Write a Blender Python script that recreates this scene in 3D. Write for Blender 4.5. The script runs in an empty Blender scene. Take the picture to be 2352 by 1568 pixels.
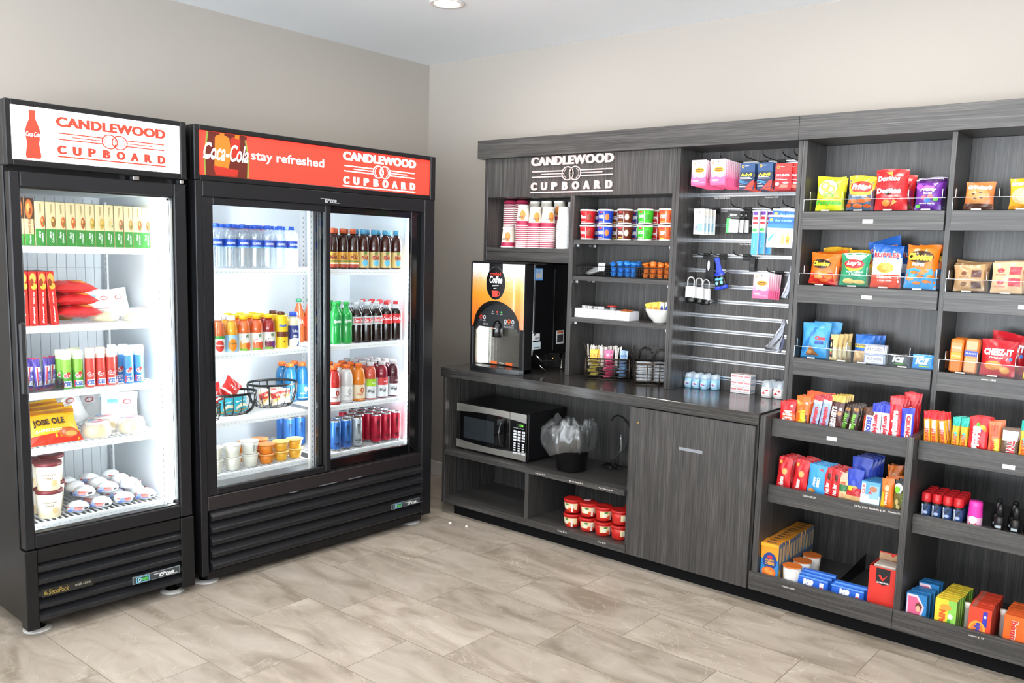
import bpy, math, random
from mathutils import Matrix, Vector, Euler
S = bpy.context.scene
COL = S.collection
PI = math.pi
# ------------------------------------------------------------------ camera
cam_d = bpy.data.cameras.new('camera'); cam = bpy.data.objects.new('camera', cam_d); COL.objects.link(cam)
FPX, YAW, PITCH, ROLL = 1992.25, math.radians(38.8477), math.radians(-7.047), math.radians(1.6594)
fw = Vector((-math.sin(YAW)*math.cos(PITCH), math.cos(YAW)*math.cos(PITCH), math.sin(PITCH)))
rt = fw.cross(Vector((0, 0, 1))).normalized(); up = rt.cross(fw)
r2 = rt*math.cos(ROLL)+up*math.sin(ROLL); u2 = -rt*math.sin(ROLL)+up*math.cos(ROLL)
cam.matrix_world = Matrix(((r2.x, u2.x, -fw.x, 4.2712), (r2.y, u2.y, -fw.y, -4.0853), (r2.z, u2.z, -fw.z, 1.5299), (0, 0, 0, 1)))
cam_d.sensor_width = 36; cam_d.lens = FPX/2352*36; cam_d.shift_x = -59.5/2352; cam_d.shift_y = 42.05/2352
cam_d.clip_start = 0.05
S.camera = cam
# ------------------------------------------------------------------ world, lights, exposure
S.view_settings.view_transform = 'Standard'; S.view_settings.look = 'None'; S.view_settings.gamma = 1
S.view_settings.use_curve_mapping = False
S.view_settings.exposure = 0.4
LOWER_GLOW, SKY = 14.0, 1.0
W = bpy.data.worlds.new('daylight'); S.world = W; W.use_nodes = True
bg = W.node_tree.nodes['Background']; bg.inputs[0].default_value = (0.86, 0.93, 1.0, 1); bg.inputs[1].default_value = 1.0
_n, _l = W.node_tree.nodes, W.node_tree.links      # overcast sky; brighter lower half is added to light the ceiling from below
_tc = _n.new('ShaderNodeTexCoord'); _sp = _n.new('ShaderNodeSeparateXYZ'); _l.new(_tc.outputs['Generated'], _sp.inputs[0])
_mr = _n.new('ShaderNodeMapRange'); _mr.inputs['From Min'].default_value = -.06; _mr.inputs['From Max'].default_value = .06
_mr.inputs['To Min'].default_value = LOWER_GLOW; _mr.inputs['To Max'].default_value = SKY; _l.new(_sp.outputs[2], _mr.inputs['Value']); _l.new(_mr.outputs[0], bg.inputs[1])
CEIL = 2.72
RX, RY = 6.6, -7.6            # far ends of the room, behind the camera
def area(name, loc, size, power, col, rot=(0, 0, 0), sy=None, shape='DISK'):
    l = bpy.data.lights.new(name, 'AREA'); l.shape = shape; l.size = size; l.energy = power; l.color = col
    if sy: l.size_y = sy
    o = bpy.data.objects.new(name, l); o.location = loc; o.rotation_euler = rot; COL.objects.link(o)
    return o
# daylight through the glazed lobby front behind the camera
area('window_daylight', (4.0, RY+0.15, 1.45), 4.6, 25, (0.93, 0.97, 1.0), (PI/2, 0, 0), 2.3, 'RECTANGLE')
area('window_daylight', (RX-0.15, -4.2, 1.45), 4.4, 15, (0.93, 0.97, 1.0), (PI/2, 0, PI/2), 2.3, 'RECTANGLE')
LAMPS = [(1.134, -0.975), (3.0, -0.975), (4.9, -0.975), (1.134, -2.9), (3.0, -2.9), (4.9, -2.9), (1.134, -4.9), (3.0, -4.9), (4.9, -4.9)]
# ------------------------------------------------------------------ materials
def lin(h):
    if not isinstance(h, str): return tuple(h)+(1,)
    c = [int(h[i:i+2], 16)/255 for i in (0, 2, 4)]
    return tuple((x/12.92 if x <= .04045 else ((x+.055)/1.055)**2.4) for x in c)+(1,)
_M = {}
def pm(name, col, rough=.5, metal=0, emis=0, alpha=1, spec=.5, coat=0):
    m = bpy.data.materials.new(name); m.use_nodes = True
    b = m.node_tree.nodes['Principled BSDF']
    b.inputs['Base Color'].default_value = lin(col); b.inputs['Roughness'].default_value = rough
    b.inputs['Metallic'].default_value = metal; b.inputs['Specular IOR Level'].default_value = spec
    b.inputs['Coat Weight'].default_value = coat
    if emis:
        b.inputs['Emission Color'].default_value = lin(col); b.inputs['Emission Strength'].default_value = emis
    m.diffuse_color = lin(col)
    return m
def c(h, rough=.42, **k):
    key = (h, rough, tuple(sorted(k.items())))
    if key not in _M: _M[key] = pm('print_'+h, h, rough, **k)
    return _M[key]
def clearmat(name, tint, gloss=.05, rough=.03, haze=0, ior=1.45):
    m = bpy.data.materials.new(name); m.use_nodes = True; n = m.node_tree.nodes; l = m.node_tree.links
    n.clear(); out = n.new('ShaderNodeOutputMaterial'); mx = n.new('ShaderNodeMixShader')
    t = n.new('ShaderNodeBsdfTransparent'); g = n.new('ShaderNodeBsdfGlossy'); fr = n.new('ShaderNodeLayerWeight')
    t.inputs[0].default_value = lin(tint); g.inputs['Roughness'].default_value = rough
    fr.inputs[0].default_value = .5; f0 = ((ior-1)/(ior+1))**2      # Schlick, the same from both faces of a thin sheet
    pw = n.new('ShaderNodeMath'); pw.operation = 'POWER'; pw.inputs[1].default_value = 5; l.new(fr.outputs['Facing'], pw.inputs[0])
    sc_ = n.new('ShaderNodeMath'); sc_.operation = 'MULTIPLY_ADD'; sc_.inputs[1].default_value = 1-f0; sc_.inputs[2].default_value = f0; l.new(pw.outputs[0], sc_.inputs[0])
    ad = n.new('ShaderNodeMath'); ad.operation = 'ADD'; ad.inputs[1].default_value = gloss; ad.use_clamp = True; l.new(sc_.outputs[0], ad.inputs[0])
    l.new(ad.outputs[0], mx.inputs[0]); l.new(t.outputs[0], mx.inputs[1]); l.new(g.outputs[0], mx.inputs[2])
    fin = mx.outputs[0]
    if haze:
        df = n.new('ShaderNodeBsdfDiffuse'); df.inputs[0].default_value = (.85, .87, .88, 1); tl = n.new('ShaderNodeBsdfTranslucent'); tl.inputs[0].default_value = (.85, .87, .88, 1)
        ds = n.new('ShaderNodeAddShader'); l.new(df.outputs[0], ds.inputs[0]); l.new(tl.outputs[0], ds.inputs[1])
        m2 = n.new('ShaderNodeMixShader'); m2.inputs[0].default_value = haze; l.new(fin, m2.inputs[1]); l.new(ds.outputs[0], m2.inputs[2]); fin = m2.outputs[0]
    l.new(fin, out.inputs[0])
    return m
def wood(name, vertical, rough=.36, gain=1.0):
    m = pm(name, '4a4745', rough); n = m.node_tree.nodes; l = m.node_tree.links; b = n['Principled BSDF']
    tc = n.new('ShaderNodeTexCoord'); mp = n.new('ShaderNodeMapping'); l.new(tc.outputs['Object'], mp.inputs[0])
    mp.inputs['Scale'].default_value = (260, 260, 4.0) if vertical else (4.0, 200, 230)
    nz = n.new('ShaderNodeTexNoise'); nz.inputs['Scale'].default_value = 1; nz.inputs['Detail'].default_value = 3
    nz.inputs['Roughness'].default_value = .6; l.new(mp.outputs[0], nz.inputs['Vector'])
    mp2 = n.new('ShaderNodeMapping'); l.new(tc.outputs['Object'], mp2.inputs[0])
    mp2.inputs['Scale'].default_value = (60, 60, 1.2) if vertical else (1.6, 40, 60)
    n2 = n.new('ShaderNodeTexNoise'); n2.inputs['Scale'].default_value = 1; n2.inputs['Detail'].default_value = 2; l.new(mp2.outputs[0], n2.inputs['Vector'])
    mx = n.new('ShaderNodeMath'); mx.operation = 'MULTIPLY_ADD'; mx.inputs[1].default_value = .42
    l.new(n2.outputs[0], mx.inputs[0]); l.new(nz.outputs[0], mx.inputs[2])
    cr = n.new('ShaderNodeValToRGB'); e = cr.color_ramp.elements
    e[0].position = .48; e[0].color = lin('302f2f'); e[1].position = .96; e[1].color = lin('65625f')
    x = cr.color_ramp.elements.new(.71); x.color = lin('484645')
    for q in cr.color_ramp.elements: q.color = tuple(min(1, v*gain*.8) for v in q.color[:3])+(1,)
    l.new(mx.outputs[0], cr.inputs[0]); l.new(cr.outputs[0], b.inputs['Base Color'])
    bp = n.new('ShaderNodeBump'); bp.inputs['Strength'].default_value = .12; bp.inputs['Distance'].default_value = .001
    l.new(nz.outputs[0], bp.inputs['Height']); l.new(bp.outputs[0], b.inputs['Normal'])
    return m
WV = wood('laminate_vertical', True); WH = wood('laminate_horizontal', False); WT = wood('laminate_worktop', False, .16, .85)
WS = wood('laminate_side', True, .2, .9)
def paint(name, col, bump=.05):
    m = pm(name, col, .75); n = m.node_tree.nodes; l = m.node_tree.links
    nz = n.new('ShaderNodeTexNoise'); nz.inputs['Scale'].default_value = 260
    tc = n.new('ShaderNodeTexCoord'); l.new(tc.outputs['Object'], nz.inputs['Vector'])
    bp = n.new('ShaderNodeBump'); bp.inputs['Strength'].default_value = bump; bp.inputs['Distance'].default_value = .001
    l.new(nz.outputs[0], bp.inputs['Height']); l.new(bp.outputs[0], n['Principled BSDF'].inputs['Normal'])
    return m
WALL = paint('wall_paint', 'a39c94'); CEILM = paint('ceiling_paint', 'eef2f5'); BASEM = paint('skirting_paint', 'cfcac8', .01)
def floor_mat():
    m = pm('porcelain_tile', 'b0a290', .33); n = m.node_tree.nodes; l = m.node_tree.links; b = n['Principled BSDF']
    def math_(op, a=None, v=None, v2=None):
        q = n.new('ShaderNodeMath'); q.operation = op
        if a is not None: l.new(a, q.inputs[0])
        if v is not None:
            if isinstance(v, (int, float)): q.inputs[1].default_value = v
            else: l.new(v, q.inputs[1])
        if v2 is not None:
            if isinstance(v2, (int, float)): q.inputs[2].default_value = v2
            else: l.new(v2, q.inputs[2])
        return q.outputs[0]
    tc = n.new('ShaderNodeTexCoord'); sp = n.new('ShaderNodeSeparateXYZ'); l.new(tc.outputs['Object'], sp.inputs[0])
    X, Y = sp.outputs[0], sp.outputs[1]
    ry = math_('DIVIDE', math_('ADD', Y, .945), -.304)       # row coordinate
    row = math_('FLOOR', ry); fy = math_('FRACT', ry)
    rx = math_('DIVIDE', math_('ADD', math_('MULTIPLY', row, .2017), math_('SUBTRACT', X, 2.46)), .63)
    fx = math_('FRACT', rx); colm = math_('FLOOR', rx)
    ex = math_('MULTIPLY', math_('MINIMUM', fx, math_('SUBTRACT', 1.0, fx) if False else math_('MULTIPLY_ADD', fx, -1.0, 1.0)), .63)
    ey = math_('MULTIPLY', math_('MINIMUM', fy, math_('MULTIPLY_ADD', fy, -1.0, 1.0)), .304)
    ed = math_('MINIMUM', ex, ey)
    grout = math_('LESS_THAN', ed, .0019)
    cv = n.new('ShaderNodeCombineXYZ'); l.new(colm, cv.inputs[0]); l.new(row, cv.inputs[1])
    wn = n.new('ShaderNodeTexWhiteNoise'); wn.noise_dimensions = '2D'; l.new(cv.outputs[0], wn.inputs['Vector'])
    off = n.new('ShaderNodeVectorMath'); off.operation = 'MULTIPLY_ADD'; l.new(wn.outputs['Color'], off.inputs[0]); off.inputs[1].default_value = (9, 9, 9); l.new(tc.outputs['Object'], off.inputs[2])
    mp = n.new('ShaderNodeMapping'); l.new(off.outputs[0], mp.inputs[0]); mp.inputs['Rotation'].default_value = (0, 0, .5); mp.inputs['Scale'].default_value = (2.2, 6.5, 1)
    nz = n.new('ShaderNodeTexNoise'); nz.inputs['Scale'].default_value = 1.2; nz.inputs['Detail'].default_value = 9; nz.inputs['Roughness'].default_value = .58; nz.inputs['Distortion'].default_value = .9
    l.new(mp.outputs[0], nz.inputs['Vector'])
    cr = n.new('ShaderNodeValToRGB'); e = cr.color_ramp.elements
    e[0].position = .32; e[0].color = lin('938779'); e[1].position = .74; e[1].color = lin('c6bdb1')
    q = e.new(.5); q.color = lin('b1a698'); l.new(nz.outputs[0], cr.inputs[0])
    # thin pale veins
    vz = n.new('ShaderNodeTexNoise'); vz.inputs['Scale'].default_value = 2.6; vz.inputs['Detail'].default_value = 4; vz.inputs['Distortion'].default_value = 1.6; l.new(off.outputs[0], vz.inputs['Vector'])
    va = math_('ABSOLUTE', math_('SUBTRACT', vz.outputs[0], .5)); vm = n.new('ShaderNodeMapRange'); vm.inputs['From Min'].default_value = .0; vm.inputs['From Max'].default_value = .006
    vm.inputs['To Min'].default_value = .45; vm.inputs['To Max'].default_value = 0; l.new(va, vm.inputs['Value'])
    m1 = n.new('ShaderNodeMix'); m1.data_type = 'RGBA'; l.new(vm.outputs[0], m1.inputs[0]); l.new(cr.outputs[0], m1.inputs[6]); m1.inputs[7].default_value = lin('d9cfc0')
    tv = n.new('ShaderNodeMapRange'); tv.inputs['To Min'].default_value = .88; tv.inputs['To Max'].default_value = 1.1; l.new(wn.outputs[0], tv.inputs['Value'])
    hs = n.new('ShaderNodeHueSaturation'); l.new(m1.outputs[2], hs.inputs['Color']); l.new(tv.outputs[0], hs.inputs['Value'])
    m2 = n.new('ShaderNodeMix'); m2.data_type = 'RGBA'; l.new(grout, m2.inputs[0]); l.new(hs.outputs[0], m2.inputs[6]); m2.inputs[7].default_value = lin('8d8272')
    l.new(m2.outputs[2], b.inputs['Base Color'])
    rr = n.new('ShaderNodeMapRange'); rr.inputs['To Min'].default_value = .26; rr.inputs['To Max'].default_value = .42; l.new(nz.outputs[0], rr.inputs['Value']); l.new(rr.outputs[0], b.inputs['Roughness'])
    bp = n.new('ShaderNodeBump'); bp.inputs['Strength'].default_value = .5; bp.inputs['Distance'].default_value = .0015; bp.invert = True
    l.new(grout, bp.inputs['Height']); l.new(bp.outputs[0], b.inputs['Normal'])
    return m
FLOORM = floor_mat()
BLK = c('161618', .36, spec=.3); BLK2 = c('1b1b1e', .4, spec=.3); BLKG = c('0e0e10', .12); CHR = c('d0d2d4', .16, metal=1.0); STEEL = c('b9b7b2', .22, metal=1.0)
ALU = c('c9cbce', .25, metal=1.0); WHT = c('f2f3f4', .4); LINER = c('e3e9ee', .45); RAILW = c('f7f9fb', .4)
DKWIRE = c('33302e', .35, metal=.6); BLKW = c('141414', .3)
GLASS = clearmat('door_glass', 'fafcfc', .0, ior=1.28); ACR = clearmat('clear_acrylic', 'f6f9fa', .0, .05, 0, 1.13); FILM = clearmat('clear_film', 'eef0f1', .04, .12)
PETW = clearmat('clear_bottle_plastic', 'f4f9fc', .10, .06, .10)
BAGF = clearmat('bin_liner_film', 'eceff0', .07, .2, .05)
WRAP = clearmat('cloudy_wrap', 'eceff0', .08, .25, .22)
LED = pm('led_strip', 'f4faff', .5, emis=14)
LAMPM = pm('lamp_lens', 'fff4e4', .5, emis=9)
# ------------------------------------------------------------------ mesh builder
class MB:
    def __init__(s): s.v = []; s.f = []; s.m = []; s.mats = []; s.sm = []
    def mi(s, m):
        if isinstance(m, str): m = c(m)
        if m not in s.mats: s.mats.append(m)
        return s.mats.index(m)
    def face(s, pts, m, sm=False):
        i = len(s.v); s.v += [tuple(p) for p in pts]; s.f.append(tuple(range(i, i+len(pts)))); s.m.append(s.mi(m)); s.sm.append(sm)
    def mesh(s, V, F, m, sm=False):
        i = len(s.v); s.v += [tuple(p) for p in V]; k = s.mi(m)
        for f in F: s.f.append(tuple(i+j for j in f)); s.m.append(k); s.sm.append(sm)
    def box(s, x0, x1, y0, y1, z0, z1, m, b=0):
        if b <= 0:
            V = [(x, y, z) for z in (z0, z1) for y in (y0, y1) for x in (x0, x1)]
            s.mesh(V, [(0, 2, 3, 1), (4, 5, 7, 6), (0, 1, 5, 4), (2, 6, 7, 3), (0, 4, 6, 2), (1, 3, 7, 5)], m); return s
        b = min(b, (x1-x0)/2.01, (y1-y0)/2.01, (z1-z0)/2.01)
        V = []; 
        for sx in (0, 1):
            for sy in (0, 1):
                for sz in (0, 1):
                    X, Y, Z = (x0, x1)[sx], (y0, y1)[sy], (z0, z1)[sz]; dx, dy, dz = (b, -b)[sx], (b, -b)[sy], (b, -b)[sz]
                    V += [(X, Y+dy, Z+dz), (X+dx, Y, Z+dz), (X+dx, Y+dy, Z)]
        I = lambda a, bb, cc, k: (a*4+bb*2+cc)*3+k
        F = []
        for a in (0, 1):
            q = [I(a, 0, 0, 0), I(a, 1, 0, 0), I(a, 1, 1, 0), I(a, 0, 1, 0)]; F.append(q if a else q[::-1])
            q = [I(0, a, 0, 1), I(0, a, 1, 1), I(1, a, 1, 1), I(1, a, 0, 1)]; F.append(q if a else q[::-1])
            q = [I(0, 0, a, 2), I(1, 0, a, 2), I(1, 1, a, 2), I(0, 1, a, 2)]; F.append(q if a else q[::-1])
        for a in (0, 1):
            for d in (0, 1):
                F += [(I(a, d, 0, 0), I(a, d, 1, 0), I(a, d, 1, 1), I(a, d, 0, 1)), (I(a, 0, d, 0), I(a, 1, d, 0), I(a, 1, d, 2), I(a, 0, d, 2)), (I(0, a, d, 1), I(1, a, d, 1), I(1, a, d, 2), I(0, a, d, 2))]
                for e in (0, 1): F.append((I(a, d, e, 0), I(a, d, e, 1), I(a, d, e, 2)))
        # fix winding from the centre
        cx = Vector(((x0+x1)/2, (y0+y1)/2, (z0+z1)/2)); G = []
        for f in F:
            p = [Vector(V[j]) for j in f]; nn = (p[1]-p[0]).cross(p[2]-p[0]); ce = sum(p, Vector())/len(p)
            G.append(tuple(f) if nn.dot(ce-cx) > 0 else tuple(f)[::-1])
        s.mesh(V, G, m); return s
    def lathe(s, prof, seg=20, cx=0, cy=0, cz=0, sx=1, sy=1, caps=True, wob=None):
        """prof: (r, z, material used up to the next ring)"""
        n = len(prof); V = []
        for (r, z, *_) in prof:
            for k in range(seg):
                a = 2*PI*k/seg; rr = r*(wob(a, z) if wob else 1)
                V.append((cx+rr*math.cos(a)*sx, cy+rr*math.sin(a)*sy, cz+z))
        i0 = len(s.v); s.v += V
        for i in range(n-1):
            k = s.mi(prof[i][2])
            for j in range(seg):
                a, b = i*seg+j, i*seg+(j+1) % seg
                s.f.append((i0+a, i0+b, i0+b+seg, i0+a+seg)); s.m.append(k); s.sm.append(True)
        if caps:
            if prof[0][0] > 1e-4: s.f.append(tuple(i0+j for j in range(seg))[::-1]); s.m.append(s.mi(prof[0][2])); s.sm.append(False)
            if prof[-1][0] > 1e-4: s.f.append(tuple(i0+(n-1)*seg+j for j in range(seg))); s.m.append(s.mi(prof[-2][2])); s.sm.append(False)
        return s
    def tube(s, pts, r, m, seg=6, flat=None):
        pts = [Vector(p) for p in pts]; V = []; n = len(pts); pu = None
        for i, p in enumerate(pts):
            d = (pts[min(i+1, n-1)]-pts[max(i-1, 0)]).normalized()
            u = pu if pu is not None else (Vector((0, 0, 1)) if abs(d.z) < .9 else Vector((1, 0, 0)))
            a = d.cross(u).normalized(); u = a.cross(d).normalized(); pu = u
            for k in range(seg):
                t = 2*PI*(k+.5)/seg; V.append(p+a*math.cos(t)*r+u*math.sin(t)*(flat or r))
        F = [(i*seg+k, i*seg+(k+1) % seg, (i+1)*seg+(k+1) % seg, (i+1)*seg+k) for i in range(n-1) for k in range(seg)]
        F += [tuple(range(seg))[::-1], tuple((n-1)*seg+k for k in range(seg))]
        s.mesh(V, F, m, seg > 4); return s
    def grid(s, fn, nu, nv, m, u0=0, u1=1, v0=0, v1=1, sm=True, off=0):
        V = [fn(u0+(u1-u0)*i/nu, v0+(v1-v0)*j/nv, off) for j in range(nv+1) for i in range(nu+1)]
        F = [(j*(nu+1)+i, j*(nu+1)+i+1, (j+1)*(nu+1)+i+1, (j+1)*(nu+1)+i) for j in range(nv) for i in range(nu)]
        s.mesh(V, F, m, sm); return s
    def data(s, name):
        me = bpy.data.meshes.new(name); me.from_pydata(s.v, [], s.f)
        for m in s.mats: me.materials.append(m)
        me.polygons.foreach_set('material_index', s.m); me.polygons.foreach_set('use_smooth', s.sm)
        me.update(); return me
_T = {}
def text2d(body, bold=0.0, shear=0.0, ext=0.0):
    key = (body, bold, shear, ext)
    if key in _T: return _T[key]
    cu = bpy.data.curves.new('t', 'FONT'); cu.body = body; cu.offset = bold; cu.shear = shear; cu.extrude = ext; cu.space_character = 1+bold*1.6; cu.resolution_u = 6 if len(body) < 2 or body in ('CANDLEWOOD', 'Coca-Cola', 'stay refreshed', 'Coffee') else 3
    o = bpy.data.objects.new('t', cu); me = bpy.data.meshes.new_from_object(o)
    V = [tuple(v.co) for v in me.vertices]; F = [tuple(p.vertices) for p in me.polygons]
    xs = [v[0] for v in V]; ys = [v[1] for v in V]; a, b, cc, d = min(xs), max(xs), min(ys), max(ys)
    V = [((x-a)/(b-a), (y-cc)/(d-cc), z) for x, y, z in V]
    bpy.data.objects.remove(o); bpy.data.curves.remove(cu); bpy.data.meshes.remove(me)
    _T[key] = (V, F); return _T[key]
def txt(mb, mp, body, cu, cv, w, h, m, off=0, rot=0, bold=.02, shear=0, thick=0):
    """writes body inside a w x h box centred on (cu, cv); rot in quarter turns"""
    V, F = text2d(body, bold, shear, .5 if thick else 0)
    P = []
    for x, y, z in V:
        a, b = (x-.5), (y-.5)
        if rot == 0: u, v = cu+a*w, cv+b*h
        elif rot == 1: u, v = cu-b*w, cv+a*h      # reads upwards
        elif rot == 2: u, v = cu-a*w, cv-b*h
        else: u, v = cu+b*w, cv-a*h               # reads downwards
        P.append(mp(u, v, off+(z+.5)*thick))
    mb.mesh(P, F, m)
def flatmap(x0, x1, z0, z1, y, sgn=-1):
    return lambda u, v, o=0: (x0+(x1-x0)*u, y+sgn*o, z0+(z1-z0)*v)
def ellipse(mb, mp, cu, cv, ru, rv, m, off=0, rings=2, seg=20, r0=0.0, a0=0.0, a1=2*PI):
    V = []; n = seg+1
    for i in range(rings+1):
        t = r0+(1-r0)*i/rings
        for k in range(n):
            a = a0+(a1-a0)*k/seg; V.append(mp(cu+ru*t*math.cos(a), cv+rv*t*math.sin(a), off))
    F = [(i*n+k, i*n+k+1, (i+1)*n+k+1, (i+1)*n+k)[::-1] for i in range(rings) for k in range(seg)]
    mb.mesh(V, F, m)
def decals(mb, mp, spec, off=.0006, step=.0005, curved=False, tx=.0012):
    for d in spec:
        k = d[0]
        if k == 'r':
            _, a, b, cc, dd, m = d; mb.grid(mp, max(1, int(abs(cc-a)*8+1)) if curved else 1, max(1, int(abs(dd-b)*8+1)) if curved else 1, m, a, cc, b, dd, False, off)
        elif k == 'e': ellipse(mb, mp, d[1], d[2], d[3], d[4], d[5], off, 3 if curved else 1)
        elif k == 'o': ellipse(mb, mp, d[1], d[2], d[3], d[4], d[5], off, 1, 22, d[6])
        elif k == 'p':
            if not curved: mb.face([mp(u, v, off) for u, v in d[1]], d[2])
            else:      # follow the surface: a finely divided fan round the middle
                P_ = d[1]; n_ = len(P_); mu, mv = sum(q[0] for q in P_)/n_, sum(q[1] for q in P_)/n_
                for i_ in range(n_):
                    a_, b_ = P_[i_], P_[(i_+1) % n_]
                    mb.grid(lambda s_, t_, o_=0: mp(mu+(a_[0]+(b_[0]-a_[0])*s_-mu)*t_, mv+(a_[1]+(b_[1]-a_[1])*s_-mv)*t_, o_), 3, 3, d[2], 0, 1, 0, 1, False, off)
        elif k == 't':
            o = dict(rot=0, bold=.02, shear=0); o.update(d[7] if len(d) > 7 else {})
            txt(mb, mp, d[1], d[2], d[3], d[4], d[5], d[6], off+(tx if curved else 0), **o)
        off += step
def logo(mb, mp, u0, v0, w, h, fg, bgm, off=.0006, thick=0, bold=.045):
    """stacked two-word store logo; (u0, v0) lower-left of its box in map units"""
    U = lambda x: u0+x*w
    V = lambda y: v0+(1-y/.385)*h
    hh = h/.385
    sh = thick or 0
    def bar(xa, xb, ya, yb, sk=0.012):
        for o in ([off, off+sh] if sh else [off]):
            mb.face([mp(U(xa), V(ya), o), mp(U(xa+sk), V(yb), o), mp(U(xb), V(yb), o), mp(U(xb+sk if xb > .5 else xb), V(ya), o)][::-1], fg)
        if sh:
            for p, q in (((xa, ya), (xb, ya)), ((xa, yb), (xb, yb)), ((xb, ya), (xb, yb)), ((xa, ya), (xa+sk, yb))):
                mb.face([mp(U(p[0]), V(p[1]), off), mp(U(q[0]), V(q[1]), off), mp(U(q[0]), V(q[1]), off+sh), mp(U(p[0]), V(p[1]), off+sh)], fg)
    for s_ in (-1, 0, 1): txt(mb, mp, 'CANDLEWOOD', U(.5)+s_*.0045*w, V(.047), w*.985, .094*hh, fg, off+s_*.00006, 0, bold, 0, thick)
    for i, ch in enumerate('CUPBOARD'):
        [txt(mb, mp, ch, U(.045+i*.1295)+s_*.006*w, V(.313), .066*w*(.9 if ch in 'PB' else 1.08 if ch in 'OA' else 1), .084*hh, fg, off+s_*.00006, 0, bold, 0, thick) for s_ in (-1, 0, 1)]
    bar(.012, .41, .150, .162); bar(.13, .41, .180, .190); bar(.012, .41, .208, .220)
    bar(.61, .975, .150, .162); bar(.61, .86, .180, .190); bar(.61, .975, .208, .220)
    bar(.0, .985, .371, .385)
    o = off+sh+.0003
    ellipse(mb, mp, U(.465), V(.186), .0745*w, .0745*hh, fg, o, 1, 28, .84); ellipse(mb, mp, U(.555), V(.186), .0745*w, .0745*hh, fg, o, 1, 28, .84)
    ellipse(mb, mp, U(.472), V(.186), .055*w, .055*hh, fg, o, 1, 12, .9, PI*.62, PI*1.38); ellipse(mb, mp, U(.548), V(.186), .055*w, .055*hh, fg, o, 1, 12, .9, -PI*.38, PI*.38)
    pts = []
    for k in range(9): a = -PI*.27+PI*.54*k/8; pts.append((U(.458+.064*math.cos(a)), V(.186-.064*math.sin(a))))
    for k in range(9): a = PI*.73+PI*.54*k/8; pts.append((U(.562+.064*math.cos(a)), V(.186-.064*math.sin(a))))
    mb.face([mp(u, v, o+.0002) for u, v in pts], fg)
    fl = [(.512, .140), (.498, .178), (.506, .196), (.499, .222), (.522, .196), (.512, .176)]
    mb.face([mp(U(x), V(y), o+.0006) for x, y in fl], bgm)
# ------------------------------------------------------------------ placing
FR = {'W': Matrix.Identity(4),
      'A': Matrix.Translation((.7899, -2.8276, 0)) @ Matrix.Rotation(PI/2-math.atan(.0193/.6699), 4, 'Z'),
      'B': Matrix.Translation((.8018, -2.1139, 0)) @ Matrix.Rotation(PI/2-math.atan(.0276/1.3743), 4, 'Z')}
def tag(o, label=None, cat=None, group=None, kind=None):
    if label: o['label'] = label
    if cat: o['category'] = cat
    if group: o['group'] = group
    if kind: o['kind'] = kind
    return o
def child(name, me, par, label=None, loc=(0, 0, 0), rot=(0, 0, 0), kind=None):
    if isinstance(me, MB): me = me.data(name)
    o = bpy.data.objects.new(name, me); COL.objects.link(o); o.parent = par; o.location = loc; o.rotation_euler = rot
    return tag(o, label, None, None, kind)
def root(name, fr, loc, label, cat, group=None, rot=(0, 0, 0), me=None, sc=1):
    if isinstance(me, MB): me = me.data(name)
    o = bpy.data.objects.new(name, me); COL.objects.link(o)
    o.matrix_world = FR[fr] @ Matrix.Translation(loc) @ Euler(rot).to_matrix().to_4x4() @ Matrix.Diagonal((sc, sc, sc, 1) if not isinstance(sc, tuple) else sc+(1,))
    return tag(o, label, cat, group)
PROTO = {}
def put(kind, fr, loc, label, cat, name=None, group=None, rot=(0, 0, 0), sc=1):
    """a copy of a packaged thing: one mesh, or an Empty with its parts"""
    P = PROTO[kind]; nm = name or P['name']
    if P['lo'] > -.002 and (rot[0] or rot[1]):      # stand it on its lowest point
        Q = Euler(rot).to_matrix(); k3 = sc if isinstance(sc, tuple) else (sc, sc, sc)
        lo = min((Q @ Vector((v[0]*k3[0], v[1]*k3[1], v[2]*k3[2]))).z for v in P['pts'])
        loc = (loc[0], loc[1], loc[2]-lo)
    if len(P['parts']) == 1: return root(nm, fr, loc, label, cat, group, rot, P['parts'][0][1], sc)
    r = root(nm, fr, loc, label, cat, group, rot, None, sc); r.empty_display_size = .02
    for pn, me, *pl in P['parts']: child(pn, me, r, pl[0] if pl else None)
    return r
def proto(kind, name, *parts):
    PROTO[kind] = dict(name=name, parts=[(p[0], p[1].data(p[0]) if isinstance(p[1], MB) else p[1])+tuple(p[2:]) for p in parts])
    pts = [tuple(v.co) for p in PROTO[kind]['parts'] for v in p[1].vertices]
    PROTO[kind]['pts'] = pts[::max(1, len(pts)//900)] if len(pts) > 1800 else pts; PROTO[kind]['lo'] = min(p[2] for p in pts)
ORD = ['first', 'second', 'third', 'fourth', 'fifth', 'sixth', 'seventh', 'eighth', 'ninth', 'tenth', 'eleventh', 'twelfth', 'thirteenth', 'fourteenth', 'fifteenth', 'sixteenth', 'seventeenth', 'eighteenth', 'nineteenth', 'twentieth', 'twenty-first', 'twenty-second', 'twenty-third']
def struct(name, mb):
    o = bpy.data.objects.new(name, mb.data(name)); COL.objects.link(o); o['kind'] = 'structure'; return o
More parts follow.
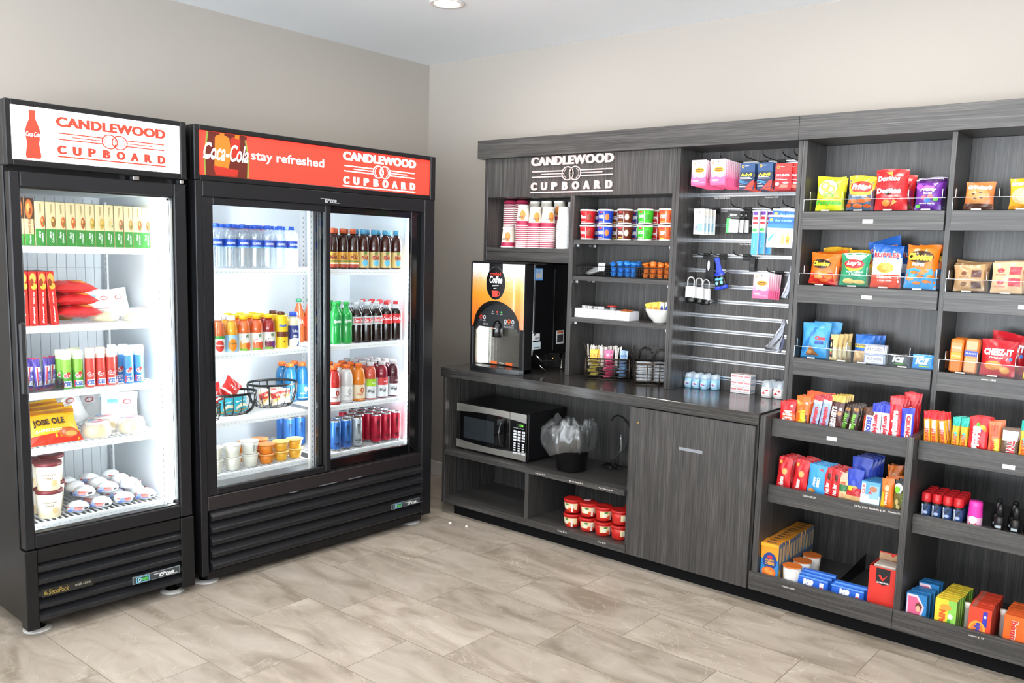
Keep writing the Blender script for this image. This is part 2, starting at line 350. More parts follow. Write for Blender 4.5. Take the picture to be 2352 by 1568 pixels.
# ------------------------------------------------------------------ the room
m = MB(); m.box(-.2, RX+.2, RY-.2, .2, -.1, 0, FLOORM); struct('floor', m)
m = MB(); m.box(-.2, RX+.2, RY-.2, .2, CEIL, CEIL+.1, CEILM); struct('ceiling', m)
m = MB(); m.box(-.15, 0, RY-.15, .15, 0, CEIL, WALL); struct('wall_left', m)
m = MB(); m.box(0, RX+.15, 0, .15, 0, CEIL, WALL); struct('wall_back', m)
def glazed(name, along_x, a0, a1, pos, n):
    m = MB()
    def bx(a, b, z0, z1, t0=0, t1=.12):
        if along_x: m.box(a, b, pos-t1, pos-t0, z0, z1, WALL)
        else: m.box(pos+t0, pos+t1, a, b, z0, z1, WALL)
    bx(a0, a1, 0, .08); bx(a0, a1, 2.6, CEIL)
    w = (a1-a0)/n
    for i in range(n+1): x = a0+i*w; bx(max(a0, x-.12), min(a1, x+.12), .08, 2.6)
    struct(name, m)
glazed('wall_front', True, 0, RX, RY, 4); glazed('wall_right', False, RY, -4.6, RX, 2)
m = MB(); m.box(RX, RX+.12, -4.6, 0, 0, CEIL, WALL); struct('wall_right', m)
m = MB(); m.box(0, .012, RY, -2.9, 0, .1, BASEM, .003); m.box(0, .012, -.7, 0, 0, .1, BASEM, .003); struct('baseboard_left', m)
m = MB(); m.box(.012, .76, -.012, 0, 0, .1, BASEM, .003); struct('baseboard_back', m)
# border course of tile along the cabinets
# downlights
for i, (x, y) in enumerate(LAMPS):
    ring = MB(); ring.lathe([(.078, 0, 'dedad4'), (.086, -.004, 'dedad4'), (.082, -.008, 'e9e5df'), (.062, -.006, 'e9e5df'), (.060, .0, 'e9e5df')], 32, caps=False)
    lens = MB(); lens.lathe([(.061, -.001, LAMPM), (.061, -.004, LAMPM), (.04, -.0055, LAMPM), (.001, -.006, LAMPM)], 32)
    if i == 0:
        r = root('ceiling_downlight', 'W', (x, y, CEIL), 'round recessed ceiling downlight, lit, at the top edge near the room corner', 'light')
    else:
        r = root('ceiling_downlight', 'W', (x, y, CEIL), 'round recessed ceiling downlight further into the room, out of the picture', 'light', 'ceiling downlights')
    child('trim_ring', ring, r); child('lens', lens, r)
    area('downlight_beam', (x, y, CEIL-.02), .11, 9 if i else 8, (1, .93, .84))
# ------------------------------------------------------------------ coolers
def frame4(mb, x0, x1, z0, z1, a, b, cc, d, y0, y1, m, bev=.003):
    """picture frame: outer box, bar widths left a, right b, bottom cc, top d"""
    mb.box(x0, x0+a, y0, y1, z0, z1, m, bev); mb.box(x1-b, x1, y0, y1, z0, z1, m, bev)
    mb.box(x0+a, x1-b, y0, y1, z0, z0+cc, m, bev); mb.box(x0+a, x1-b, y0, y1, z1-d, z1, m, bev)
    # mitre lines
    for px, pz, qx, qz in ((x0, z0, x0+a, z0+cc), (x1, z0, x1-b, z0+cc), (x0, z1, x0+a, z1-d), (x1, z1, x1-b, z1-d)):
        mb.face([(px, y0-.0004, pz), (qx, y0-.0004, qz), (qx, y0-.0004, qz+.0012), (px, y0-.0004, pz+.0012)], '3a3a3e')
def wire_shelf(par, x0, x1, y0, y1, z, name='shelf'):
    m = MB(); n = int((x1-x0)/.022)
    m.box(x0, x1, y0, y0+.006, z-.026, z, RAILW, .0015); m.box(x0, x1, y1-.006, y1, z-.012, z, RAILW)
    for x in (x0, x1-.006): m.box(x, x+.006, y0+.006, y1-.006, z-.012, z-.003, RAILW)
    for i in range(1, n): x = x0+(x1-x0)*i/n; m.box(x-.0022, x+.0022, y0+.006, y1-.006, z-.006, z, RAILW)
    for k in (.25, .5, .75): y = y0+(y1-y0)*k; m.box(x0, x1, y-.003, y+.003, z-.012, z-.006, RAILW)
    s = child(name, m, par)
    r = MB(); r.box(x0+.002, x1-.002, y0-.004, y0, z-.025, z-.001, RAILW, .001)
    k = int((x1-x0)/.02)
    for i in range(k): x = x0+.008+(x1-x0-.01)*i/k; r.box(x, x+.009, y0-.0045, y0-.0039, z-.0145, z-.0125, 'b9bfc4')
    child('price_rail', r, s)
    return s
def pilaster(mb, x0, x1, y0, y1, z0, z1, side):
    mb.box(x0, x1, y0, y1, z0, z1, RAILW)
    z = z0+.02
    while z < z1-.02:
        if side == 'x': mb.box(x0-.0006, x0, (y0+y1)/2-.002, (y0+y1)/2+.002, z, z+.010, '8d9499')
        else: mb.box((x0+x1)/2-.002, (x0+x1)/2+.002, y0-.0006, y0, z, z+.010, '8d9499')
        z += .026
def liner(par, W, x0, x1, y0, y1, z0, z1):
    m = MB()
    m.box(x0-.012, x0, y0, y1, z0, z1, LINER); m.box(x1, x1+.012, y0, y1, z0, z1, LINER)
    m.box(x0-.012, x1+.012, y1, y1+.012, z0-.012, z1+.012, LINER); m.box(x0-.012, x1+.012, y0, y1, z0-.012, z0, c('b3b2ae', .3, metal=.7)); m.box(x0-.012, x1+.012, y0, y1, z1, z1+.012, LINER)
    return child('interior_liner', m, par)
def shell(par, W, D, z0, z1, f=.05):
    m = MB()
    m.box(0, .022, f, D, z0, z1, BLK, .003); m.box(W-.022, W, f, D, z0, z1, BLK, .003)
    m.box(.022, W-.022, D-.02, D, z0, z1, BLK); m.box(.022, W-.022, f, D-.02, z1-.02, z1, BLK); m.box(.022, W-.022, f, D-.02, z0, z0+.28, BLK)
    return child('cabinet_shell', m, par)
def grille(par, x0, x1, z0, z1, n, y=0.0):
    m = MB(); h = (z1-z0)/n
    m.box(x0, x1, y+.04, y+.05, z0, z1, BLKG)
    for i in range(n):
        z = z0+i*h; V = []
        prof = [(y+.036, z), (y+.004, z+.012), (y, z+.02), (y+.002, z+.03), (y+.034, z+h+.004), (y+.038, z+h)]
        for x in (x0, x1): V += [(x, p, q) for p, q in prof]
        k = len(prof); m.mesh(V, [(j, (j+1) % k, k+(j+1) % k, k+j)[::-1] for j in range(k)]+[tuple(range(k)), tuple(range(k, 2*k))[::-1]], c('202124', .35, spec=.35))
    return child('grille', m, par)
def true_badge(mb, mp, u0, v0, w, h, full=True, m='aeb2b8'):
    txt(mb, mp, 'true', u0+w*.55, v0+h*.48, w*.62, h*.72, m, .0012, 0, .03, .35)
    mb.face([mp(u0, v0+h*.70, .0012), mp(u0+w*.5, v0+h*.70, .0012), mp(u0+w*.5, v0+h*.80, .0012), mp(u0+.05*w, v0+h*.80, .0012)], m)
    mb.face([mp(u0+w*.6, v0+h*.1, .0012), mp(u0+w, v0+h*.1, .0012), mp(u0+w*.98, v0+h*.2, .0012), mp(u0+w*.62, v0+h*.2, .0012)], m)
def eco_badge(x0, x1, z0, z1, y):
    b = MB(); b.box(x0, x1, y-.004, y, z0, z1, c('8a9298', .3, metal=.6), .001); b.box(x0+.004, x1-.004, y-.0046, y-.004, z0+.003, z1-.003, '3c4347')
    mp = flatmap(0, 1, 0, 1, y-.0046); w, h = x1-x0, z1-z0
    decals(b, mp, [('r', x0+.07*w, z0+.12*h, x0+.34*w, z1-.12*h, '7fd0ee'), ('r', x0+.085*w, z0+.2*h, x0+.325*w, z1-.2*h, '2f4a52'), ('r', x0+.19*w, z0+.3*h, x0+.31*w, z1-.35*h, '4cb749'),
                    ('o', x0+.14*w, z0+.5*h, .035*w, .26*h, 'cdeefa', .6)])
    true_badge(b, mp, x0+.42*w, z0+.1*h, w*.52, h*.8, m='e6e8ea')
    return b
LITW = pm('sign_white', 'fbfcff', .3, emis=1.05); LITR = pm('sign_red', 'f0392b', .35, emis=.75); SRED = pm('sign_print_red', 'ee3524', .4, emis=.55)
def bottle_outline(cx, z0, h, w):
    pr = [(0, .42), (.03, .5), (.10, .5), (.2, .44), (.32, .40), (.45, .47), (.58, .49), (.68, .40), (.8, .24), (.9, .19), (.93, .20), (.935, .23), (1, .22)]
    return [(cx+w*r, z0+h*t) for t, r in pr]+[(cx-w*r, z0+h*t) for t, r in pr[::-1]]
# -- upright single-door cooler
WA, DA = .6755, .74
fa = root('display_cooler', 'A', (0, 0, 0), 'black single-door upright display cooler with white lit sign, standing at far left', 'refrigerator')
shell(fa, WA, DA, .05, 1.79)
liner(fa, WA, .05, .60, .09, .66, .36, 1.72)
hd = MB(); frame4(hd, 0, WA, 1.788, 2.022, .02, .026, .023, .019, 0, .03, BLK, .003); hd.box(0, WA, .03, DA-.1, 1.788, 2.022, BLK, .004)
h = child('header_box', hd, fa)
sg = MB(); sg.box(.02, WA-.026, .008, .03, 1.811, 2.003, LITW); mp = flatmap(0, 1, 0, 1, .008)
logo(sg, mp, .172, 1.832, .42, .148, SRED, LITW, bold=.035)
for i in range(1):
    pts = bottle_outline(.0925, 1.8185, .172, .052); k = len(pts)//2
    for j in range(k-1): sg.face([mp(*pts[j], .0008), mp(*pts[j+1], .0008), mp(*pts[-2-j], .0008), mp(*pts[-1-j], .0008)], SRED)
txt(sg, mp, 'Coca-Cola', .0925, 1.905, .047, .017, LITW, .0016, 0, .0, .35)
child('sign_panel', sg, h)
dr = MB(); frame4(dr, .004, .670, .350, 1.768, .036, .053, .055, .055, 0, .045, BLK2, .004)
frame4(dr, .038, .619, .403, 1.715, .006, .006, .006, .006, .012, .04, '0c0c0d', .001)
d = child('door', dr, fa)
g = MB(); g.box(.042, .617, .018, .022, .406, 1.712, GLASS); child('glass_pane', g, d)
hn = MB(); hn.box(.010, .034, -.022, -.006, .95, 1.22, c('1d1d20', .5), .006); hn.box(.012, .032, -.008, .001, .955, .975, BLK); hn.box(.012, .032, -.008, .001, 1.195, 1.215, BLK); child('handle', hn, d)
for a_, b_ in ((.45, .475), (.645, .66)): hg = MB(); hg.box(a_, b_, -.002, .03, 1.770, 1.785, CHR, .002); child('hinge', hg, fa)
for i, z in enumerate((1.500, 1.193, .934, .717, .418)): wire_shelf(fa, .052, .598, .10, .62, z)
pl = MB()
pilaster(pl, .592, .600, .085, .105, .38, 1.70, 'x'); pilaster(pl, .592, .600, .60, .62, .38, 1.70, 'x'); pilaster(pl, .05, .058, .60, .62, .38, 1.70, 'x'); child('shelf_standard', pl, fa)
lr = MB()
for x in [.08+.04*i for i in range(13)]: lr.box(x, x+.0025, .6575, .66, .37, 1.71, 'bcc6cd')
for z in (1.40,): lr.box(.05, .60, .6585, .66, z, z+.0025, 'c3ccd2')
child('rear_wall_ribs', lr, fa)
ls = MB(); ls.box(.602, .616, .05, .075, .42, 1.70, LED); ls.box(.60, .62, .075, .09, .40, 1.715, WHT); child('led_strip', ls, fa)
ls = MB(); ls.box(.044, .050, .05, .075, .42, 1.70, LED); child('led_strip', ls, fa)
fr_ = MB(); fr_.box(0, .045, .0, .06, .03, .345, BLK, .003); fr_.box(.616, WA, 0, .06, .03, .345, BLK, .003); fr_.box(.045, .616, .004, .06, .29, .345, BLK, .003)
child('kick_frame', fr_, fa)
gr = grille(fa, .045, .616, .045, .29, 5)
child('badge', eco_badge(.400, .605, .107, .140, .0), gr)
bg_ = MB(); bg_.box(.055, .245, -.002, .001, .152, .184, '1d1c18'); mp = flatmap(0, 1, 0, 1, -.002)
txt(bg_, mp, 'SecoPack', .115, .169, .075, .022, c('b7a25a', .3, metal=.8), .0006, 0, .02, .2); txt(bg_, mp, '6', .068, .169, .012, .02, c('b7a25a', .3, metal=.8), .0006); txt(bg_, mp, '845-206', .205, .170, .06, .010, '9b9a90', .0006); child('badge', bg_, gr)
def foot(par, x, y, r):
    ft = MB(); ft.lathe([(r, 0, 'dcdcda'), (r, .006, 'b9b9b7'), (r*.6, .012, STEEL), (.015, .014, STEEL), (.015, .052, STEEL)], 20, x, y); child('leveling_foot', ft, par)
for x in (.06, .61): foot(fa, x, .08, .05); foot(fa, x, .66, .03)
# -- wide sliding-door cooler
WB, DB = 1.3743, .75
fb = root('display_cooler', 'B', (0, 0, 0), 'wide black sliding-door display cooler with red lit sign, beside the room corner', 'refrigerator')
shell(fb, WB, DB, .05, 1.80)
liner(fb, WB, .05, 1.325, .10, .67, .40, 1.73)
hd = MB(); frame4(hd, -.001, WB+.003, 1.793, 2.023, .024, .036, .024, .021, 0, .03, BLK, .003); hd.box(0, WB, .03, DB-.1, 1.793, 2.023, BLK, .004)
h = child('header_box', hd, fb)
sg = MB(); sg.box(.023, WB-.033, .010, .03, 1.817, 2.002, LITR); mp = flatmap(0, 1, 0, 1, .010)
# printed close-up of a bottle behind the lettering
dk = pm('sign_print_brown', '5a1a10', .4, emis=.25); am = pm('sign_print_amber', 'd86a1c', .4, emis=.5); gn = pm('sign_print_glass', '7d8a3a', .4, emis=.4); wd = pm('sign_print_wine', 'a3271a', .4, emis=.4)
sg.face([mp(.050, 1.818, .0004), mp(.258, 1.818, .0004), mp(.262, 1.90, .0004), mp(.245, 2.001, .0004), mp(.062, 2.001, .0004), mp(.047, 1.9, .0004)], gn)
sg.face([mp(.056, 1.818, .0008), mp(.250, 1.818, .0008), mp(.254, 1.90, .0008), mp(.238, 2.001, .0008), mp(.070, 2.001, .0008), mp(.054, 1.9, .0008)], dk)
sg.face([mp(.095, 1.85, .0011), mp(.16, 1.845, .0011), mp(.175, 1.92, .0011), mp(.165, 1.99, .0011), mp(.10, 1.99, .0011)], am)
sg.face([mp(.175, 1.90, .0012), mp(.215, 1.90, .0012), mp(.22, 1.985, .0012), mp(.17, 1.99, .0012)], wd); sg.face([mp(.10, 1.82, .0012), mp(.20, 1.82, .0012), mp(.21, 1.85, .0012), mp(.09, 1.86, .0012)], wd)
for k in range(5): sg.face([mp(.085+.036*k, 1.985, .0014), mp(.105+.036*k, 1.982, .0014), mp(.108+.036*k, 2.0, .0014), mp(.086+.036*k, 2.0, .0014)], am if k % 2 else dk)
txt(sg, mp, 'Coca-Cola', .152, 1.920, .212, .072, LITW, .002, 0, .014, .38)
sg.face([mp(.042, 1.886, .002), mp(.075, 1.897, .002), mp(.12, 1.886, .002), mp(.08, 1.906, .002), mp(.05, 1.905, .002)], LITW)
txt(sg, mp, 'stay refreshed', .4655, 1.9165, .388, .052, LITW, .0012, 0, .016)
logo(sg, mp, .770, 1.824, .475, .168, LITW, LITR, bold=.035)
child('sign_panel', sg, h)
bf = MB()
bf.box(0, .033, .0, .06, .05, 1.793, BLK2, .003); bf.box(1.302, WB, .0, .06, .05, 1.793, BLK2, .003)
bf.box(.033, 1.302, .0, .06, 1.726, 1.793, BLK2, .003); bf.box(.033, 1.302, .0, .06, .346, .410, c('242022', .35), .003)
mp = flatmap(0, 1, 0, 1, 0); true_badge(bf, mp, .630, 1.735, .112, .028)
for x, z, w_ in ((.62, .352, .11), (.45, .350, .05), (.80, .353, .09)): bf.box(x, x+w_, -.0008, .0, z-.004, z+.001, '6a6f73')
child('front_frame', bf, fb)
d1 = MB(); frame4(d1, .034, .696, .412, 1.726, .048, .032, .030, .032, .004, .028, BLK2, .003); d = child('sliding_door', d1, fb)
g = MB(); g.box(.082, .664, .014, .018, .442, 1.694, GLASS); child('glass_pane', g, d)
st = MB(); st.box(.6635, .6665, .010, .026, .442, 1.694, CHR); child('glass_edge_trim', st, d)
hn = MB(); hn.box(.058, .078, -.004, .008, .93, 1.19, c('0b0b0c', .6, spec=.1), .005); child('finger_pull', hn, d)
d2 = MB(); frame4(d2, .640, 1.302, .412, 1.726, .060, .066, .050, .034, .032, .054, BLKG, .003); d = child('sliding_door', d2, fb)
g = MB(); g.box(.700, 1.238, .042, .046, .462, 1.692, GLASS); child('glass_pane', g, d)
hn = MB(); hn.box(1.258, 1.272, .026, .036, .90, 1.13, c('0b0b0c', .6, spec=.1), .005); child('finger_pull', hn, d)
SH = (1.416, 1.032, .720, .474)
for i, z in enumerate(SH):
    wire_shelf(fb, .056, .628, .10, .63, z); wire_shelf(fb, .712, 1.262 if i else 1.255, .10, .63, z)
pl = MB()
pilaster(pl, .640, .664, .10, .118, .40, 1.72, 'y'); pilaster(pl, .672, .700, .10, .118, .40, 1.72, 'y'); pl.box(.664, .672, .10, .114, .40, 1.72, ALU)
pilaster(pl, 1.268, 1.290, .10, .118, .40, 1.72, 'y')
for x in (.30, .42, .98): pilaster(pl, x, x+.02, .655, .67, .41, 1.72, 'y')
child('shelf_standard', pl, fb)
ls = MB(); ls.box(1.296, 1.318, .075, .098, .46, 1.70, LED); ls.box(1.29, 1.325, .098, .11, .42, 1.72, WHT); child('led_strip', ls, fb)
ls = MB(); ls.box(.050, .056, .075, .098, .46, 1.70, LED); child('led_strip', ls, fb)
ls = MB(); ls.box(.66, .685, .122, .14, .50, 1.70, LED); child('led_strip', ls, fb)
gr = grille(fb, .045, 1.305, .062, .345, 5, -.012)
child('badge', eco_badge(1.075, 1.277, .134, .165, -.012), gr)
ft = MB(); ft.box(.03, 1.31, .01, .05, .028, .064, BLK); child('kick_rail', ft, fb)
for x in (.06, 1.29): foot(fb, x, .08, .055); foot(fb, x, .66, .03)
for nm, fr, pts, pw in (('cooler_light', 'A', [(.595, .11)], 6), ('cooler_light', 'B', [(1.285, .13), (.69, .15), (.075, .13)], 2.9)):
    for x, y in pts:
        l = area(nm, (0, 0, 0), 1.25, pw, (.93, .97, 1), (0, 0, 0), .02, 'RECTANGLE')
        l.matrix_world = FR[fr] @ Matrix.Translation((x, y, 1.07)) @ Matrix.Rotation(math.radians(-35 if x > .1 else 35), 4, 'Z') @ Matrix.Rotation(PI/2 if x > .1 else -PI/2, 4, 'Y')
# ------------------------------------------------------------------ cabinetry along the back wall
YC, YU, YCR, YB, ZC = -.5737, -.2861, -.3163, -.06, .8605
def bxo(name, par, args, mat, label=None):
    m = MB()
    for a in args: m.box(*a[:6], a[6] if len(a) > 6 else mat, .0012)
    return child(name, m, par, label)
def price(par, items, y):
    for x0, x1, z, s in items:
        b = MB(); b.box(x0-.001, x1+.001, y-.0006, y+.0004, z-.006, z+.006, c('48443f', .4)); txt(b, flatmap(0, 1, 0, 1, y-.0006), s, (x0+x1)/2, z, x1-x0, .0085, 'f2f0ec', .0004, 0, .01); child('price_text', b, par)
oc = root('base_cabinet', 'W', (0, 0, 0), 'open dark wood base cabinet holding microwave and bin, under the left worktop', 'cabinet')
bxo('side_panel', oc, [(.7476, .770, YC, -.02, .066, .807)], WS); bxo('side_panel', oc, [(2.012, 2.030, YC+.02, -.02, .066, .807)], WV)
bxo('back_panel', oc, [(.770, 2.012, -.14, -.12, .104, .807)], WV)
t_ = bxo('shelf', oc, [(.770, 2.012, YC, -.14, .354, .381)], WH)
price(t_, [(1.450, 1.514, .3675, 'Fresh Fruit $0.75'), (1.6755, 1.763, .3675, 'Mac and Cheese $2.50'), (1.860, 1.945, .3675, "Cup O' Noodles $1.50")], YC-.001)
bxo('divider', oc, [(1.376, 1.400, YC+.002, -.14, .104, .354)], WV)
t_ = bxo('bottom_panel', oc, [(.770, 2.030, YC, -.02, .066, .104)], WH)
price(t_, [(1.610, 1.670, .088, 'Snacks $1.75'), (1.868, 1.915, .089, 'Soups $2.50')], YC-.001)
dc = root('base_cabinet', 'W', (0, 0, 0), 'closed dark wood base cabinet with one tall door and keyhole, right of microwave', 'cabinet')
bxo('carcass', dc, [(2.031, 2.050, YC+.02, -.02, .066, .807), (2.660, 2.684, YC+.02, -.02, .066, .807), (2.05, 2.66, YC+.02, -.02, .066, .09), (2.05, 2.66, -.04, -.02, .09, .807)], WV)
dd = bxo('door', dc, [(2.0335, 2.677, YC, YC+.019, .066, .803)], WV)
k = MB(); k.box(2.305, 2.425, YC-.0008, YC-.0002, .636, .650, c('8b8f96', .3)); child('reflection_strip', k, dd)  # pale strip painting a blurred reflection on the door face
k = MB(); k.lathe([(.006, 0, 'cdb790'), (.0062, .002, '8a6a3c'), (.004, .0025, '3a2a18')], 14); ko = child('keyhole', k, dd, None, (2.0727, YC, .7291), (PI/2, 0, 0))
tk = MB(); tk.box(.8114, 4.2, -.5328, -.5128, 0, .0655, c('121214', .7, spec=.1)); tk.box(.8114, .8314, -.5128, -.02, 0, .0655, c('121214', .7, spec=.1)); o = root('toe_kick', 'W', (0, 0, 0), 'long black toe kick board along the floor under the cabinets', 'toe kick', me=tk)
ct = MB(); ct.box(.727, 2.690, YC-.002, -.002, .8077, ZC, WT, .0015); root('worktop', 'W', (0, 0, 0), 'dark wood laminate worktop carrying the coffee machine and condiment racks', 'countertop', me=ct)
# hutch over the coffee machine
hu = root('hutch', 'W', (0, 0, 0), 'dark wood open hutch holding cups and cereal above the coffee machine', 'shelving unit')
ZT = 2.057
bxo('side_panel', hu, [(.776, .800, YU, -.002, ZC, ZT)], WS); bxo('divider', hu, [(1.404, 1.432, YU, YB, ZC, 1.838)], WV)
bxo('side_panel', hu, [(2.034, 2.052, YU, -.002, ZC, ZT)], WV)
bxo('title_panel', hu, [(.800, 2.034, YU, YU+.02, 1.838, ZT)], WV)
bxo('back_panel', hu, [(.800, 2.034, YB, YB+.018, ZC, 1.838)], WV)
bxo('shelf', hu, [(.800, 1.404, YU, YB, 1.53, 1.5525)], WH); bxo('rail', hu, [(.800, 1.404, YU+.002, YU+.02, 1.476, 1.53)], WH)
for z in (1.606, 1.411, 1.186):
    s_ = bxo('shelf', hu, [(1.432, 2.034, YU+.004, YB, z-.025, z)], WH)
    for x in (1.445, 2.02):
        for y in (YU+.03, YB-.04): p = MB(); p.box(x-.008, x+.008, y-.005, y+.005, z-.040, z-.025, c('c8ccd0', .2, metal=.7), .002); child('shelf_pin', p, s_)
bxo('top_panel', hu, [(.800, 2.034, YU+.02, YB, 1.838, 1.856)], WH)
# wall sign
sg = MB(); mp = flatmap(0, 1, 0, 1, YU); logo(sg, mp, 1.130, 1.856, .556, .196, c('e6cfca', .35, metal=.35), WV, off=.004, thick=.008, bold=.035)
o = root('store_sign', 'W', (0, 0, 0), 'brushed metal CANDLEWOOD CUPBOARD letters and ring emblem on hutch panel', 'sign', me=sg)
# slat wall
sw = root('slatwall_unit', 'W', (0, 0, 0), 'dark wood slatwall bay with aluminium grooves holding hanging travel items', 'shelving unit')
bxo('side_panel', sw, [(2.053, 2.072, YU, -.002, ZC, ZT)], WS)
bxo('side_panel', sw, [(2.670, 2.690, YU, -.002, ZC, ZT)], WV)
SZ = [1.993, 1.9205, 1.844, 1.768, 1.6915, 1.6155, 1.5395, 1.463, 1.3855, 1.308, 1.2325, 1.157, 1.0815, 1.005, .920]
bp = MB(); zz = [ZC]+sorted(sum(([z-.009, z+.009] for z in SZ), []))+[ZT]
for i in range(0, len(zz), 2): bp.box(2.072, 2.670, YB, YB+.018, zz[i], zz[i+1], WV)
bp.box(2.072, 2.670, YB+.018, YB+.03, ZC, ZT, BLK)
bk = child('back_panel', bp, sw)
for z in SZ:
    a = MB(); a.box(2.072, 2.670, YB-.0015, YB+.018, z-.009, z-.0035, ALU); a.box(2.072, 2.670, YB-.0015, YB, z+.0035, z+.009, ALU); a.box(2.072, 2.670, YB+.014, YB+.018, z-.0045, z+.0045, c('aeb2b6', .3, metal=1.0)); a.box(2.072, 2.67, YB+.0, YB+.014, z-.0045, z-.0035, ALU)
    child('groove_insert', a, sw)
price(sw, [(2.150, 2.235, 1.829, 'Hand Sanitizer $2.00'), (2.42, 2.49, 1.828, 'Toothbrush $1.50'), (2.30, 2.375, 1.599, 'Wet Wipes $2.00')], YB-.0008)
# snack racks
def rack(x0, x1, xr, label, texts, last):
    r = root('snack_rack', 'W', (0, 0, 0), label, 'shelving unit')
    bxo('side_panel', r, [(x0, x0+.021, YU, -.002, .8555, ZT)], WV); 
    if last: bxo('side_panel', r, [(xr, xr+.021, YU, -.002, .8555, ZT)], WV)
    bxo('side_panel', r, [(x0 if x0 > 3 else 2.6965, (x0 if x0 > 3 else 2.6965)+.0275, YC, -.002, .150, .8545)], WV)
    if last: bxo('side_panel', r, [(xr, xr+.028, YC, -.002, .150, .8545)], WV)
    bxo('back_panel', r, [(x0+.021, xr, YB, YB+.018, .09, ZT)], WV)
    res = []
    for i, z in enumerate((1.745, 1.420, 1.0915)):
        s_ = bxo('shelf', r, [(x0+.022, xr-.001, YU+.019, YB, z-.022, z-.002), (x0+.022, xr-.001, YU-.012, YU+.018, z-.080, z)], WH); res.append(s_)
    lx0 = x0+.029 if x0 > 3 else 2.726
    for i, (z, dz) in enumerate(((.838, .036), (.540, .012))):
        s_ = bxo('shelf', r, [(lx0, xr-.001, -.496, YB, z-dz-.02, z-dz), (lx0, xr-.001, -.515, -.497, z-.078, z)], WH); res.append(s_)
    s_ = bxo('base', r, [(x0 if x0 > 3 else 2.686, xr, YC, YC+.018, .0665, .1495), (x0 if x0 > 3 else 2.686, xr, YC+.018, -.02, .0665, .108)], WH); res.append(s_)
    for i, items in texts.items():
        for t in items:
            if t[2] is None:
                y = (YU-.012, YU-.012, YU-.012, -.515, -.515, YC)[i]; b = MB(); b.box(t[0], t[1], y-.0012, y+.0002, t[3]-.008, t[3]+.008, 'f4f2ee', .0004); child('price_tag', b, res[i])
            else:
                y = (YU-.012, YU-.012, YU-.012, -.515, -.515, YC)[i]; price(res[i], [t], y-.001)
    return r
rack(2.691, 3.292, 3.308, 'tall dark wood snack rack nearer the slatwall bay, with chip bags on top shelves',
     {0: [(2.981, 3.025, None, 1.702)], 1: [(3.0, 3.044, None, 1.379)], 3: [(2.972, 3.014, None, .789)], 4: [(2.886, 2.942, .523, 'Cookies $2.50'), (3.108, 3.162, .525, 'Clif Bar $2.50'), (3.168, 3.232, .526, 'Granola Bar $1.50'), (3.246, 3.300, .528, 'Pistachios $3.00')], 5: [(2.845, 2.90, .121, 'Pringles $2.50')]}, False)
rack(3.309, 3.93, 3.93, 'tall dark wood snack rack at right edge, with cookie bags on its top shelf',
     {1: [(3.603, 3.646, None, 1.374)], 2: [(3.497, 3.55, 1.079, 'crackers $2.00')], 3: [(3.640, 3.682, None, .788)], 5: [(3.59, 3.644, .131, 'Laundry $1.50')]}, True)
# crown
for i, (a, b, l) in enumerate(((.7403, 2.6785, 'long dark wood crown board above the hutch and slatwall, left of its joint'), (2.6795, 4.05, 'dark wood crown board above the snack racks, right of the joint'))):
    m = MB(); m.box(a, b, YCR, -.002, 2.0575, 2.1616, WH, .0012); root('crown_board', 'W', (0, 0, 0), l, 'cornice', me=m)
# ------------------------------------------------------------------ package shapes
def bagmap(w, h, t, seed=0, back=False, wr=1.0):
    rs = random.Random(seed); ph = [rs.uniform(0, 6.3) for _ in range(6)]
    def f(u, v, o=0):
        uc, vc = min(1, max(0, u)), min(1, max(0, v))
        vv = min(1, max(0, (vc-.05)/.89)); bul = (max(0, 1-(2*uc-1)**2))**.55*(math.sin(PI*vv))**.5 if 0 < vv < 1 else 0
        x = (u-.5)*w*(1-.075*math.sin(PI*vc))
        z = v*h+(.02*h*wr*math.sin(5*uc+ph[0]) if vc > .9 else 0)*(vc-.9)*10
        k = wr*.0028*(math.sin(9*uc+11*vc+ph[1])+math.sin(17*uc-13*vc+ph[2])*.6)*min(1, 4*abs(2*vc-1)**1.5+.15)
        y = -(t/2*bul)+k*(.4+bul)
        if vc > .94 or vc < .05: y = .0016*wr*math.sin(22*uc+ph[3])
        y -= .0006
        if back: return (x, -y*(1 if bul else -1)+.0004+(.0 if bul else 2*y)*0, z)
        return (x, y-o, z)
    return f
def bag(kind, name, w, h, t, base, spec, seed=0, backcol=None, trim=None, rough=.28, wr=1.0, mat=None):
    m = MB(); f = bagmap(w, h, t, seed, False, wr); b = bagmap(w, h, t, seed, True, wr)
    base = mat or c(base, rough); bc = backcol and c(backcol, rough) or base
    nv = 14 if h > .1 else 10
    m.grid(f, 12, nv, base); 
    V = [b(i/12, j/nv) for j in range(nv+1) for i in range(13)]
    m.mesh(V, [(j*13+i, (j+1)*13+i, (j+1)*13+i+1, j*13+i+1) for j in range(nv) for i in range(12)], bc, True)
    if trim: decals(m, f, [('r', 0, .945, 1, 1, trim), ('r', 0, 0, 1, .045, trim)], .0008, curved=True)
    decals(m, f, [tuple(c(x, rough) if isinstance(x, str) and len(x) == 6 and i == len(d)-(1 if d[0] in 'rep' else 99) else x for i, x in enumerate(d)) for d in spec], .0012, .0007, True)
    proto(kind, name, (name, m)); return m
